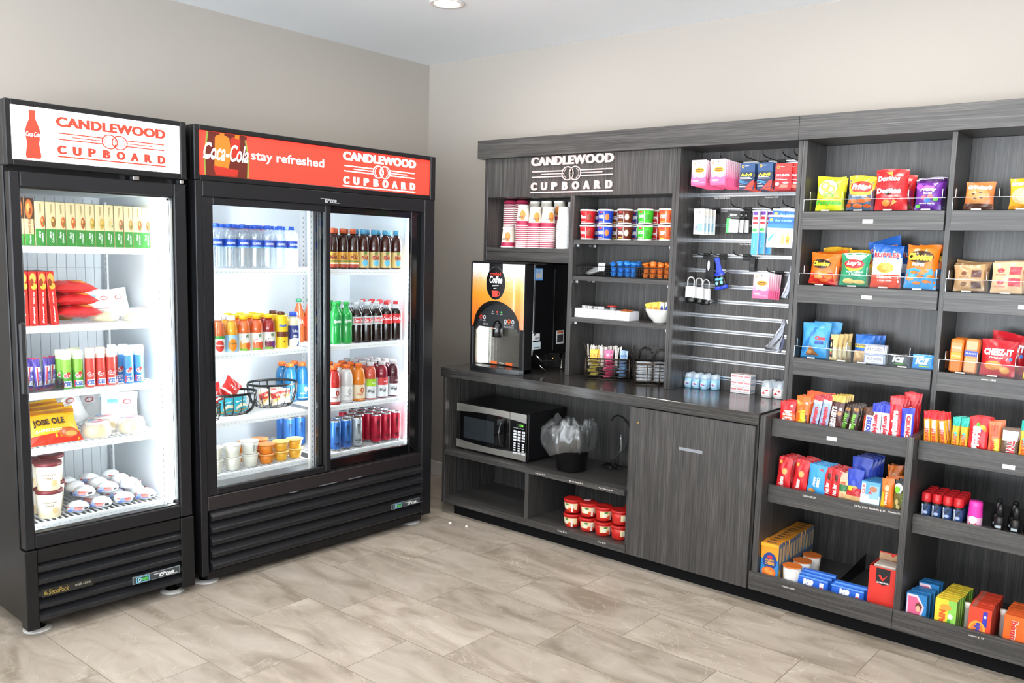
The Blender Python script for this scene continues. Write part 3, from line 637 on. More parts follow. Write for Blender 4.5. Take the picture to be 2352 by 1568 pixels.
def bx(kind, name, w, d, h, base, front=(), top=(), side=(), topc=None, sidec=None, bev=.001, rough=.4, mat=None):
    """carton: origin at the middle of its base"""
    m = MB(); m.box(-w/2, w/2, -d/2, d/2, 0, h, mat or c(base, rough), bev)
    if topc: m.box(-w/2+.0006, w/2-.0006, -d/2+.0006, d/2-.0006, h, h+.0003, c(topc, rough))
    decals(m, flatmap(-w/2, w/2, 0, h, -d/2), list(front))
    decals(m, lambda u, v, o=0: (-w/2+w*u, -d/2+d*v, h+.0002+o), list(top))
    if sidec: side = [('r', 0, 0, 1, 1, sidec)]+list(side)
    decals(m, lambda u, v, o=0: (w/2+o, -d/2+d*u, h*v), list(side))
    proto(kind, name, (name, m)); return m
def cylmap(r, z0, z1, a0=-2.6, a1=-.55, rf=None):
    return lambda u, v, o=0: (((rf(v) if rf else r)+o)*math.cos(a0+(a1-a0)*u), ((rf(v) if rf else r)+o)*math.sin(a0+(a1-a0)*u), z0+(z1-z0)*v)
def bottle(kind, r, h, body, cap, capr, label=None, lz=(.3, .6), spec=(), neckr=.30, shape='round', liquid=None, caph=.014, bodyname='bottle', fill=.86, waist=0, lab2=None):
    """body: plastic or drink colour, label: band colour"""
    b = MB(); B = body; nk = capr*.82; z1, z2 = lz[0]*h, lz[1]*h; sh = h*(1-neckr); top = h-caph
    bm = B if not isinstance(B, str) else c(B, .1, coat=.5)
    lm = c(liquid, .12, coat=.4) if liquid else bm
    P = [(r*.82, 0), (r*.97, .004), (r, .012)]
    if waist: P += [(r, z1-.012), (r*(1-waist), z1-.004)]
    P += [(r*(1-.02-waist), z1), (r*(1-.02-waist), z2)]
    if waist: P += [(r*(1-waist), z2+.003), (r, z2+.012)]
    else: P += [(r, z2+.002)]
    zs = max(z2+.014, sh-.02)
    if shape == 'round': 
        for k in range(1, 7): a = k/6*PI/2; P.append((nk+(r-nk)*math.cos(a), zs+(top-.006-zs)*math.sin(a)*.96))
    else:
        P.append((r*.96, zs))
        for k in range(1, 6): t_ = k/5; P.append((nk+(r*.96-nk)*(1-t_)**1.25, zs+(top-.01-zs)*t_))
    P.append((nk, top))
    prof = []
    zf = fill*h
    for q in P: prof.append((q[0], q[1], lm if q[1] < zf else (bm if liquid is None else PETW)))
    b.lathe(prof, 18); parts = [(bodyname, b)]
    cp = MB(); cp.lathe([(capr, 0, cap), (capr, caph*.85, cap), (capr*.86, caph, cap)], 16, 0, 0, top); cp.lathe([(capr*1.08, -.003, cap), (capr*1.08, 0, cap)], 16, 0, 0, top)
    parts.append(('cap', cp))
    if label:
        l = MB(); rl = r*(1-waist)+.0005; l.lathe([(rl, z1, label), (rl, z2, label)], 24, caps=False)
        if lab2: l.lathe([(rl+.0002, z1+(z2-z1)*lab2[0], lab2[2]), (rl+.0002, z1+(z2-z1)*lab2[1], lab2[2])], 24, caps=False)
        decals(l, cylmap(rl, z1, z2), list(spec), .0005, .0002, True, .0003); parts.append(('label', l))
    proto(kind, 'drink_bottle', *parts)
def can(kind, base, ink, r=.029, h=.158):
    b = MB(); bm = c(base, .25, metal=.25); s_ = c('c9ccd0', .2, metal=1.0)
    b.lathe([(r*.75, 0, s_), (r*.8, .003, s_), (r, .010, bm), (r, h-.014, bm), (r*.93, h-.006, s_), (r*.86, h-.003, s_), (r*.86, h, s_), (r*.80, h, s_), (r*.78, h-.005, s_), (.001, h-.005, s_)], 20)
    f = cylmap(r, 0, h, -2.5, -.75)
    for k, (u, l) in enumerate(((.40, .40), (.50, .33), (.60, .42))):
        decals(b, f, [('p', [(u-.035, .80), (u+.05, .81), (u+.035, .62), (u+.045, .5), (u+.01, .82-l), (u+.0, .6), (u-.02, .72)], ink)], .0008)
    txt(b, f, 'MONSTER', .5, .24, .62, .055, ink, .001, 0, .03); txt(b, f, 'ENERGY', .5, .165, .34, .03, ink, .001)
    proto(kind, 'drink_can', ('drink_can', b))
def tub(kind, r0, r1, h, body, lid, name='tub', spec=(), lidh=.008, band=None, over=1.05, lidname='lid', film=False):
    b = MB(); bd = body if not isinstance(body, str) else c(body, .35)
    P = [(r0*.9, 0, bd), (r0, .003, bd), (r0+(r1-r0)*.5, h*.5, bd), (r1, h, bd)]
    b.lathe(P, 22)
    if band: b.lathe([(r0+(r1-r0)*band[0]+.0006, h*band[0], band[2]), (r0+(r1-r0)*band[1]+.0006, h*band[1], band[2])], 22, caps=False)
    decals(b, cylmap(r1, 0, h, rf=lambda v: r0+(r1-r0)*v), list(spec), .0009, .0003, True, .0006)
    l = MB(); l.lathe([(r1*over, h-lidh*.4, lid), (r1*over, h+lidh*.4, lid), (r1*over*.93, h+lidh*.6, lid), (r1*.8, h+lidh*.35, lid), (.001, h+lidh*.35, lid)], 22)
    proto(kind, name, (name, b), (lidname, l))
def T(s, u, v, w, h, col, **k): return ('t', s, u, v, w, h, col, k)
# ---- frozen meals, ice cream, wraps
GRN, CRM = '3f8a3c', 'e6d2a4'
fcol = ['c4562e', '9c5a2c', 'c8602f', 'd05a33', 'b5522f', 'c99a3e', 'd0a03f', 'e0c59a', 'b06a58', 'b98a55', 'a8643a', '9a5a34']
for i in range(12):
    q = c(fcol[i], .5)
    bx('meal%d' % i, 'frozen_meal_box', .0345, .20, .168, CRM, [('r', 0, 0, 1, .38, GRN), ('e', .72, .55, .26, .15, 'd8c08e'), ('e', .76, .54, .22, .125, q), ('e', .70, .58, .08, .04, 'e9c06a'), ('e', .82, .5, .07, .035, '5f8a3a'),
        T('Marie', .40, .25, .24, .30*.5, 'f4f6ef', rot=1, shear=.4), T('Callender', .66, .19, .20, .24, 'f4f6ef', rot=1, shear=.4), T('CHICKEN POT', .5, .86, .10, .16, '8d7a50', rot=0), ('r', .42, .72, .47, .95, 'a38d5c'), ('r', .54, .74, .58, .95, 'a38d5c')],
       [('r', 0, 0, 1, .35, GRN)], sidec='d9c79c')
bx('mealB', 'frozen_meal_box', .032, .20, .178, 'd8b48a', [('r', 0, 0, 1, .24, GRN), ('r', 0, .56, 1, 1, '4a2f22'), ('e', .5, .77, .40, .20, 'c26a34'), ('e', .42, .80, .2, .09, 'd9a05a'), ('e', .62, .72, .16, .07, '8a3f22'), T('Marie', .55, .12, .2, .4*.5, 'f4f6ef', rot=1, shear=.4), T('POT PIE', .5, .42, .28, .3, '8a5a3a', rot=1)])
bx('redmeal', 'frozen_meal_box', .027, .17, .208, 'cf2b24', [('e', .5, .88, .42, .09, 'e0a04a'), ('e', .6, .73, .40, .06, 'f2a53a'), ('e', .35, .80, .25, .07, '8a3a1c'), T('Salisbury Steak', .55, .52, .26, .22, 'f8e6da', rot=1), T('Banquet', .5, .20, .30, .32, 'ffffff', rot=1, shear=.3)], topc='7a2a22')
bag('brownbag', 'frozen_snack_bag', .13, .15, .05, '8b6134', [('r', .05, .62, .95, .84, '5f3d20'), T('RANGERS', .5, .73, .6, .09, 'f0e2c4'), ('e', .5, .35, .3, .2, 'c99653')], 5)
bag('redbag', 'frozen_snack_bag', .17, .105, .05, 'cf2f33', [('r', .05, .78, .95, .95, 'b55a2a'), ('e', .72, .5, .26, .26, 'e09a4e'), ('e', .68, .42, .2, .12, 'c97a34'), T('POT PIES', .45, .86, .5, .1, 'f3d9a0'), T('NEW', .25, .3, .12, .1, 'ffffff')], 7)
bag('clearpack', 'wrapped_sandwich', .14, .125, .026, 'dfe2e2', [('r', .1, .55, .85, .80, 'f4f6f6'), ('r', .14, .60, .45, .74, '6fb0dc'), ('e', .68, .67, .12, .08, 'c4484a'), ('e', .68, .67, .08, .05, 'f4f6f6')], 9, rough=.3)
def bread(kind, name, lab):
    m = MB(); m.lathe([(.035, 0, 'e2bf76'), (.052, .008, 'e8c987'), (.056, .022, 'dfb366'), (.045, .036, 'd9a95a'), (.02, .044, 'e6c078'), (.001, .045, 'e6c078')], 20)
    w = MB(); w.lathe([(.05, 0, WRAP), (.068, .01, WRAP), (.064, .034, WRAP), (.052, .052, 'f0f2f2'), (.05, .055, 'f0f2f2'), (.001, .056, 'f0f2f2')], 16, wob=lambda a, z: 1+.07*math.sin(5*a+z*60))
    decals(w, lambda u, v, o=0: (-.045+.09*u, -.04+.08*v, .0575+o), [('r', .1, .55, .9, .85, 'f7f7f7'), ('r', .15, .60, .5, .8, '6fb0dc'), ('e', .75, .7, .12, .12, 'cc4a4c'), ('r', .1, .12, .9, .4, 'd98a92')])
    proto(kind, name, ('bread', m), ('wrapper', w))
bread('bun', 'wrapped_bun', None)
bag('josebag', 'burrito_bag', .205, .155, .045, 'f0b81e', [('r', 0, 0, 1, .24, 'd9331f'), ('e', .75, .24, .2, .14, 'c9602a'), ('e', .8, .2, .12, .07, 'e9a04a'), T('JOSE OLE', .42, .55, .62, .22, '3a2118', bold=.05), T('SHREDDED', .38, .33, .5, .08, 'fff2d0'), ('r', 0, .82, 1, .93, 'c97a22')], 12, backcol='c83a22')
def wrapburger(kind):
    m = MB(); wf = c('eceff2', .35)
    m.lathe([(.022, 0, wf), (.042, .006, wf), (.046, .022, wf), (.040, .038, wf), (.022, .048, wf), (.001, .05, wf)], 14, wob=lambda a, z: 1+.09*math.sin(4*a+60*z)+.06*math.sin(9*a+90*z))
    f = cylmap(.049, .008, .040, -2.6, -.5)
    decals(m, f, [T('CHEESE', .42, .32, .5, .22, '4a62b4'), ('r', .05, .62, .5, .82, 'd2554f'), ('e', .3, .6, .14, .28, '9fb0d8'), ('e', .55, .5, .16, .35, 'e8a39c'), T('BURGER', .6, .72, .42, .2, 'd2453f'), ('r', .78, .3, .95, .6, '2c2c30'), ('e', .2, .25, .1, .18, '5c78c0'), ('r', .4, .15, .7, .28, '7c93cc')], .002, .0006, True)
    proto(kind, 'wrapped_burger', ('wrapped_burger', m))
wrapburger('burger')
tub('icecream', .040, .048, .105, 'f2ead8', '7a2f35', 'ice_cream_tub', [('r', .15, .25, .85, .75, 'f8f3e6'), T('Haagen', .5, .62, .5, .09, '8a6b34'), T('Dazs', .5, .5, .3, .09, '8a6b34'), ('e', .72, .3, .14, .12, 'e2c48e')], .014, (.0, .22, 'ead9b6'), 1.04)
def tube(kind, top, mid, low):
    m = MB(); r = .019; h = .150
    m.lathe([(r, 0, low), (r*1.05, .006, low), (r*1.05, h*.5, mid), (r*1.0, h*.78, top), (r*.98, h*.9, top)], 14)
    f0 = lambda u, v, o=0: ((u-.5)*2*r*.98*(1-.06*v), (-(r*.5)*(1-v)-o if o >= 0 else 0)+0, h*.88+v*h*.14)
    m.grid(f0, 4, 3, top); m.grid(lambda u, v, o=0: (f0(1-u, v)[0], -f0(1-u, v)[1], f0(u, v)[2]), 4, 3, top)
    f = cylmap(r*1.06, 0, h*.8, -2.7, -.6)
    decals(m, f, [('e', .5, .62, .36, .13, mid), ('e', .5, .44, .28, .085, 'f4f4f4'), T('ICE', .5, .44, .4, .10, 'd03030', bold=.05), ('r', .14, .06, .86, .27, 'f2f4f6'), T('ICEE', .5, .165, .56, .14, '2f5fb0', bold=.05), ('r', .14, .06, .30, .27, 'd8333a'), ('e', .62, .52, .14, .05, 'd03a34')], .0010, .0006, True)
    proto(kind, 'frozen_treat_tube', ('frozen_treat_tube', m))
tube('tubeG', 'e6efd0', '8cc04a', '57a83c'); tube('tubeR', 'f6d9cc', 'd9473c', 'd84a3c'); tube('tubeB', 'dcecf6', '4b93cf', '2f78bc')
# upright candy bars
def bar(kind, w, h, t, base, spec, seed=3, trim=None, name='candy_bar', **k): bag(kind, name, w, h, t, base, spec, seed, trim=trim, wr=.6, **k)
bar('icebar', .030, .125, .022, '5a4aa8', [('r', .12, .12, .88, .72, 'f0f0f6'), ('r', .2, .14, .36, .7, 'cf3a3f'), T('SNICKERS', .58, .42, .56, .30, '4a3fb0', rot=1, bold=.05)], 4, 'c9344a', 'ice_cream_bar')
# ---- drinks
bottle('water', .0315, .202, PETW, '2f5fd0', .0145, '2552c4', (.48, .66), [T('AQUAFINA', .5, .5, .62, .34, 'f4f8ff', bold=.04), ('r', 0, 0, 1, .14, '7ec3ea')], .26)
bottle('tea', .030, .206, '3a1a10', 'd9633a', .0165, 'f0b548', (.04, .42), [('r', 0, 0, 1, .22, 'b8442a'), ('r', 0, .22, 1, .3, 'f6ead0'), ('r', 0, .36, 1, .46, '5d8a3a'), T('GOLD', .5, .86, .3, .13, '7a2a1a'), T('PEAK', .5, .65, .62, .26, '8a2418', bold=.05)], .38, 'round', caph=.022)
bottle('teaB', .030, .206, '43170f', '4f9fc8', .0165, 'dcc07c', (.04, .44), [('e', .5, .30, .26, .2, '6cc2e6'), T('GOLD', .5, .84, .3, .12, '7a2a1a'), T('PEAK', .5, .62, .62, .26, 'b0302a', bold=.05), ('e', .5, .93, .16, .05, '5d9a4a')], .38, 'round', caph=.022)
bottle('apple', .029, .170, 'd0683a', 'f2f2f2', .019, 'e9f2ee', (.0, .46), [('e', .5, .42, .34, .34, 'cf3a30'), ('r', 0, .84, 1, 1, '3f9a4a'), T('Tropicana', .5, .45, .6, .13, 'f5f5f0')], .34, caph=.018)
bottle('orange', .029, .168, 'eea02a', 'f2f2f2', .019, '9fc6e4', (.0, .48), [('e', .5, .42, .34, .36, 'f08a24'), T('Tropicana', .5, .50, .6, .13, '2f7a3a')], .34, caph=.018)
for k_, l_, s_ in (('splashO', 'df6a28', 'e9a13a'), ('splashP', 'd95f2c', 'e6784a'), ('splashR', '9c1f1c', '7a2340')):
    bottle(k_, .031, .168, l_, 'f2c81e', .019, 'e8e6dc', (.0, .50), [('e', .35, .36, .26, .3, s_), ('e', .75, .3, .2, .26, 'dd5a2a' if k_ != 'splashR' else '6a2a7a'), ('r', .1, .04, .7, .16, '7fae2e'), T('V8', .62, .84, .22, .18, '2f6a38', bold=.05), T('Splash', .5, .55, .62, .26, 'f6f8f2', bold=.05, shear=.3)], .36, caph=.016)
bottle('choc', .031, .178, 'f2c81c', '5a2a18', .019, 'f4cc22', (.02, .86), [('r', 0, .36, 1, .52, '6a3018'), T('Nesquik', .5, .72, .6, .12, '2f66c0', bold=.05, shear=.3), ('e', .6, .2, .06, .03, '6a3018')], .22, caph=.020)
bottle('milk', .029, .174, 'ece6c4', '2f55d4', .020, '2c3c86', (.05, .62), [T('TruMoo', .5, .74, .5, .14, 'f4f4f4', rot=0), ('p', [(0, .0), (.6, 0), (.9, .35), (.4, .42), (0, .3)], 'f1f1ea'), T('Milk', .5, .5, .3, .12, 'ffffff')], .3, caph=.018)
bottle('peach', .030, .225, 'b8492a', '2f7d55', .014, 'c9482c', (.36, .60), [T('TEA', .5, .5, .5, .4, 'f0e2c0')], .34, 'slope', liquid='b0522e')
bottle('lime', .0315, .216, '20a648', '38b858', .0145, '1f9e4a', (.42, .66), [T('Sprite', .5, .5, .62, .4, 'eefaf0', shear=.3, bold=.05)], .36, 'slope')
SODA = '20100c'
bottle('diet', .0315, .212, SODA, 'd7dcdf', .0145, 'c5cacc', (.44, .65), [('r', .12, .25, 1, .8, 'd6343a'), T('Diet Coke', .55, .52, .8, .38, 'f8f8f8', shear=.35)], .36, 'slope', liquid=SODA, fill=.80)
bottle('cola', .0315, .212, SODA, 'd8343c', .0145, 'd62a30', (.44, .68), [T('Coca-Cola', .5, .55, .86, .36, 'ffffff', shear=.4)], .36, 'slope', liquid=SODA, fill=.80)
def sport(kind, col, lab, ink, name=None): bottle(kind, .035, .200, col, 'f0742e', .019, lab, (.06, .44), [('e', .62, .62, .16, .2, ink), T('G', .62, .62, .10, .2, 'f4f4f4', bold=.05), T('ZERO' if kind == 'sportO' else 'GATORADE', .42, .34, .5, .12, ink), ('r', 0, 0, 1, .04, ink)], .36, caph=.016, waist=.05)
sport('sportR', 'c02f2a', 'e4dedd', 'b8342c'); sport('sportW', 'd9d5d4', 'f0eeee', 'b9b4b4'); sport('sportO', 'ea8422', 'efd9b8', 'd0642a'); sport('sportB', '1f6fa8', '2f86c0', 'd9e8f2')
def vit(kind, col, band): bottle(kind, .0325, .200, col, 'd9d3d6', .019, 'e9ebee', (.04, .56), [('r', 0, .62, 1, 1, band), T('vitamin', .32, .38, .66, .17, '1d1d20', rot=1, bold=.04), T('water', .5, .30, .3, .10, '7a7d82', rot=1), T('XXX', .6, .80, .3, .08, 'f2f2f2')], .34, caph=.016)
vit('vitG', 'cf5a44', 'a8d42a'); vit('vitR', '8e1c30', 'd63a3c'); vit('vitD', '521828', '5a1a2a')
can('canB', '3b78c8', '13233c'); can('canS', 'b8bfc4', '2b3034'); can('canR', 'c01f3c', '3a0a14')
tub('yogurt', .030, .040, .058, 'ece9dd', 'f1efe9', 'yogurt_cup', [], .004, None, 1.06, 'foil_lid')
tub('yogurtB', .032, .0415, .062, 'eceae0', 'f1efe9', 'yogurt_cup', [('e', .62, .55, .06, .1, '2f4a9a'), T('Chobani', .78, .6, .2, .1, '3c4c7c'), ('r', .28, .2, .4, .75, 'b9bab4')], .004, None, 1.06, 'foil_lid')
tub('peachcup', .028, .038, .045, 'ee8a2c', 'f2a560', 'fruit_cup', [('e', .3, .5, .12, .3, 'f09a3a'), ('e', .7, .45, .14, .3, 'f3a548')], .007, None, 1.1)
tub('mangocup', .028, .038, .045, 'f6b840', 'f8ce78', 'fruit_cup', [('e', .3, .5, .12, .3, 'f7c860'), ('e', .7, .45, .14, .3, 'efa02e')], .007, None, 1.1)
# ---- fill the single-door cooler
ZA = (1.5012, 1.1942, .9352, .7182, .4192)
xs = [.142, .180, .216, .253, .289, .325, .362, .399, .438, .477, .514, .549]
put('mealB', 'A', (.070, .215, ZA[0]), 'brown-topped frozen meal box half hidden at far left of the cooler top shelf', 'frozen meal', group='frozen meals on top cooler shelf')
put('mealB', 'A', (.1045, .213, ZA[0]), 'brown-topped frozen meal box with large dish photo, beside the green row', 'frozen meal', group='frozen meals on top cooler shelf')
for i, x in enumerate(xs):
    put('meal%d' % i, 'A', (x, .211, ZA[0]), 'narrow cream and green frozen meal box, %s in the top-shelf row' % (ORD[i]+' from left' if i < 11 else 'last on the right'), 'frozen meal', group='frozen meals on top cooler shelf')
for i, (x, a) in enumerate(((.076, 0), (.109, 0), (.142, 0), (.185, .07))):
    put('redmeal', 'A', (x, .20, ZA[1]), 'tall narrow red frozen dinner box, %s from left, second cooler shelf' % ORD[i] if i < 3 else 'tall red frozen dinner box leaning against the bag, second cooler shelf', 'frozen meal', group='red dinner boxes', rot=(0, -a, 0))
put('brownbag', 'A', (.255, .30, ZA[1]), 'brown frozen snack bag standing behind the red bags, second cooler shelf', 'snack bag', rot=(0, .05, 0))
for i, (x, y, z, rx, l) in enumerate(((.295, .215, .0, -1.42, 'lowest'), (.290, .220, .048, -1.42, 'middle'), (.288, .225, .096, -1.42, 'topmost'))):
    put('redbag', 'A', (x, y-.07, ZA[1]+z+.018), 'red frozen pot pie bag, %s of the three-bag pile' % l, 'snack bag', group='red frozen bags', rot=(rx, 0, .06*i))
put('clearpack', 'A', (.42, .30, ZA[1]), 'cloudy wrapped frozen sandwich standing left behind the two rolls, second shelf', 'sandwich', group='wrapped sandwiches second shelf', rot=(-.25, .1, 0))
put('clearpack', 'A', (.51, .33, ZA[1]), 'cloudy wrapped frozen sandwich standing right at the back of second shelf', 'sandwich', group='wrapped sandwiches second shelf', rot=(-.3, -.08, 0))
put('bun', 'A', (.412, .220, ZA[1]), 'wrapped round yellow roll with red print, left one, front of second shelf', 'bread roll', sc=.92); put('bun', 'A', (.530, .165, ZA[1]), 'wrapped round yellow roll, right one beside the cooler wall, second shelf', 'bread roll', sc=.92)
for i, (x, y, a) in enumerate(((.075, .15, 0), (.098, .17, .1), (.128, .15, -.05), (.158, .16, .08), (.182, .18, .12))):
    put('icebar', 'A', (x, y, ZA[2]+.004), 'upright ice cream bar in striped purple wrapper, %s from left, third shelf' % ORD[i], 'ice cream bar', group='ice cream bars in clear bin', rot=(-.05, a, .1*i))
t_ = MB(); 
for a in ((.062, .205, .112, .115, 0, .045), (.062, .205, .20, .203, 0, .045), (.062, .065, .115, .20, 0, .045), (.202, .205, .115, .20, 0, .045), (.065, .202, .115, .20, 0, .003)): t_.box(*a, c('b9c8e8', .2) if 0 else FILM)
root('clear_bin', 'A', (0, 0, ZA[2]), 'low clear plastic bin holding the upright ice cream bars, third shelf', 'bin', me=t_)
for k_, nm, pos in (('tubeG', 'green', [(.228, .145), (.272, .145), (.225, .195), (.268, .20), (.30, .24)]), ('tubeR', 'red', [(.318, .142), (.360, .145), (.402, .145), (.425, .18), (.34, .195), (.385, .20)]), ('tubeB', 'blue', [(.475, .145), (.518, .148), (.462, .20), (.505, .20), (.545, .20), (.50, .25), (.455, .26)])):
    nf = sum(1 for p in pos if p[1] < .165)
    for i, (x, y) in enumerate(pos):
        row = 'front row' if i < nf else 'behind the front row'
        put(k_, 'A', (x, y, ZA[2]), '%s frozen treat tube, %s, %s from left, third cooler shelf' % (nm, row, ORD[i if i < nf else i-nf]), 'frozen treat', group=nm+' frozen treat tubes', rot=(0, 0, -.2+.2*random.Random(i+9).uniform(-1, 1)))
for i, (x, y, rx, z) in enumerate(((.180, .165, -.62, 0), (.172, .245, -.55, .0), (.165, .32, -.42, .0))):
    put('josebag', 'A', (x, y-.03, ZA[3]), 'yellow and red burrito bag leaning back, %s, left of fourth shelf' % ('frontmost', 'second', 'rearmost')[i], 'snack bag', group='yellow burrito bags', rot=(rx, 0, .05))
for i, (x, y, rx, rz) in enumerate(((.325, .365, -.3, .1), (.405, .41, -.25, -.1), (.50, .45, -.2, .1), (.495, .29, -.35, -.1), (.36, .54, -.08, 0))):
    put('clearpack', 'A', (x, y, ZA[3]+.006), 'clear wrapped sandwich with blue label, %s in the fourth-shelf heap' % ('leftmost', 'second from left', 'upper right', 'rightmost front', 'rear middle')[i], 'sandwich', group='wrapped sandwiches fourth shelf', rot=(rx, .12*(i-2), rz), sc=1.15)
for i, (x, y) in enumerate(((.345, .165), (.490, .17), (.415, .265))):
    put('bun', 'A', (x, y, ZA[3]), 'cloudy wrapped bread roll, %s, fourth cooler shelf' % ('front left of the three', 'front right of the three', 'behind the two front rolls')[i], 'bread roll', group='bread rolls fourth shelf', sc=(.86, .86, 1.15))
for i, (x, y, k) in enumerate(((.155, .17, 0), (.155, .17, 1), (.104, .264, 0), (.104, .264, 1), (.212, .300, 0), (.212, .300, 1))):
    put('icecream', 'A', (x, y, ZA[4]+k*.1125), 'cream ice cream tub with dark red lid, %s, bottom cooler shelf' % ('lower front right', 'upper front right', 'lower front left', 'upper front left', 'lower rear', 'upper rear')[i], 'ice cream', group='ice cream tubs', rot=(0, 0, -.3))
rnd = random.Random(4); bpos = []
for r_ in range(4):
    for k in range(4): bpos.append((.258+.0935*k-.003*(r_ % 2), .160+.094*r_, 0))
for r_ in range(3):
    for k in range(3): bpos.append((.305+.0935*k, .207+.094*r_, .0465))
for i, (x, y, z) in enumerate(bpos):
    lab = 'white wrapped burger, %s, %s row, %s from left, cooler floor' % (('bottom layer' if z == 0 else 'upper layer'), ORD[(i//4) if z == 0 else ((i-16)//3)], ORD[(i % 4) if z == 0 else ((i-16) % 3)])
    if not (z == 0 and x < .3 and y > .2): put('burger', 'A', (x, y, ZA[4]+z), lab, 'burger', group='wrapped burgers', rot=(0, 0, rnd.uniform(-.9, 1.1)), sc=.86)
# ---- fill the sliding-door cooler
def row(kind, fr, xs, y0, ny, dy, z, desc, cat, where, group, rz=.25, first=0, dx=0, rows=None, sc=1):
    n = len(xs)
    for j in range(ny):
        for i, x in enumerate(xs):
            pos = '' if n == 1 else (('left one' if i == 0 else 'right one') if n == 2 else ORD[i]+' from left')
            rw = '' if ny == 1 else ('front row' if j == 0 else ('back row' if j == ny-1 else ORD[j]+' row'))
            lab = ', '.join([t for t in (desc, pos, rw, where) if t])
            put(kind, fr, (x+dx*j, y0+dy*j, z), lab, cat, group=group, rot=(0, 0, -.28+.2*math.sin(3.1*i+1.7*j)), sc=sc)
Z1, Z2, Z3, Z4 = [q+.0012 for q in SH]
row('water', 'B', [.108+.066*i for i in range(8)], .145, 3, .067, Z1, 'clear water bottle with blue cap', 'bottle', 'top shelf', 'water bottles', .3)
row('tea', 'B', [.806, .870, .934], .142, 2, .063, Z1, 'dark tea bottle with orange cap', 'bottle', 'top shelf right bay', 'orange-capped tea bottles', .35)
row('tea', 'B', [.575, .512, .449], .41, 2, .063, Z1, 'dark tea bottle with orange cap', 'bottle', 'rear of top shelf', 'rear orange-capped tea bottles', .35)
row('teaB', 'B', [1.002, 1.074, 1.150, 1.226], .142, 2, .063, Z1, 'dark tea bottle with light blue cap', 'bottle', 'top shelf', 'blue-capped tea bottles', .35)
row('apple', 'B', [.120, ], .145, 2, .065, Z2, 'white-capped apple juice bottle', 'bottle', 'at the left end', 'apple juice bottles', .4)
row('apple', 'B', [.178, ], .145, 1, .065, Z2, 'white-capped red juice bottle', 'bottle', 'between apple and orange juice, second shelf', 'apple juice bottles', .4)
row('orange', 'B', [.240, ], .142, 2, .065, Z2, 'yellow orange-juice bottle with white cap', 'bottle', 'second shelf', 'orange juice bottles', .4)
row('splashO', 'B', [.305, ], .145, 3, .068, Z2, 'orange juice drink, yellow-fruit label', 'bottle', 'second shelf', 'juice bottles', .4)
row('splashP', 'B', [.372, ], .145, 3, .068, Z2, 'orange juice drink, peach label', 'bottle', 'second shelf', 'juice bottles', .4)
row('splashR', 'B', [.438, ], .145, 3, .068, Z2, 'deep red juice drink, yellow cap', 'bottle', 'second shelf', 'juice bottles', .4)
row('choc', 'B', [.508], .145, 2, .068, Z2, 'yellow and brown chocolate milk bottle', 'bottle', 'second shelf', 'chocolate milk bottles', .4)
row('milk', 'B', [.577], .145, 1, .068, Z2, 'blue-capped milk bottle with navy label, second shelf', 'bottle', '', 'milk bottles', .4)
row('peach', 'B', [.735, .80], .33, 1, .07, Z2, 'amber drink bottle with green cap', 'bottle', 'deep in the second shelf', 'green-capped bottles', .3)
row('lime', 'B', [.828, .895], .145, 3, .067, Z2, 'green lemon-lime soda bottle', 'bottle', 'second shelf', 'lemon-lime bottles', .4)
row('diet', 'B', [.962, 1.029, 1.096], .145, 3, .067, Z2, 'silver-labelled diet cola bottle', 'bottle', 'second shelf', 'diet cola bottles', .3)
row('cola', 'B', [1.163, 1.230], .145, 4, .067, Z2, 'red-labelled cola bottle with red cap', 'bottle', 'second shelf', 'cola bottles', .3)
row('sportB', 'B', [.70, .775], .36, 2, .072, Z3, 'blue sports drink bottle', 'bottle', 'rear of third shelf', 'blue sports drinks', .3)
row('sportR', 'B', [.820], .148, 2, .072, Z3, 'red sports drink bottle with orange cap', 'bottle', 'third shelf', 'red sports drinks', .4)
row('sportW', 'B', [.899], .148, 3, .072, Z3, 'white sports drink bottle with orange cap', 'bottle', 'third shelf', 'white sports drinks', .4)
row('sportO', 'B', [.980], .148, 3, .072, Z3, 'orange sports drink bottle with orange cap', 'bottle', 'third shelf', 'orange sports drinks', .4)
row('vitG', 'B', [1.058], .148, 4, .068, Z3, 'coral vitamin drink with lime band', 'bottle', 'third shelf', 'vitamin drinks', .45)
row('vitR', 'B', [1.137], .148, 4, .068, Z3, 'crimson vitamin drink with red band', 'bottle', 'third shelf', 'vitamin drinks', .45)
row('vitD', 'B', [1.216], .148, 4, .068, Z3, 'dark purple vitamin drink bottle', 'bottle', 'third shelf', 'vitamin drinks', .45)
row('canB', 'B', [.828, .897], .145, 2, .066, Z4, 'bright blue energy drink can', 'can', 'bottom shelf', 'blue energy drink cans', .35)
row('canB', 'B', [.70, .765], .37, 2, .066, Z4, 'blue energy drink can', 'can', 'rear of bottom shelf', 'rear blue energy drink cans', .35)
row('canS', 'B', [.967], .145, 2, .066, Z4, 'silver energy drink can', 'can', 'bottom shelf', 'silver energy drink cans', .35)
row('canR', 'B', [1.098, 1.166, 1.232], .145, 4, .066, Z4, 'pink-red energy drink can', 'can', 'bottom shelf', 'red energy drink cans', .35)
row('canR', 'B', [1.032], .21, 3, .066, Z4, 'pink-red energy drink can', 'can', 'just behind the silver can', 'red energy drink cans', .35)
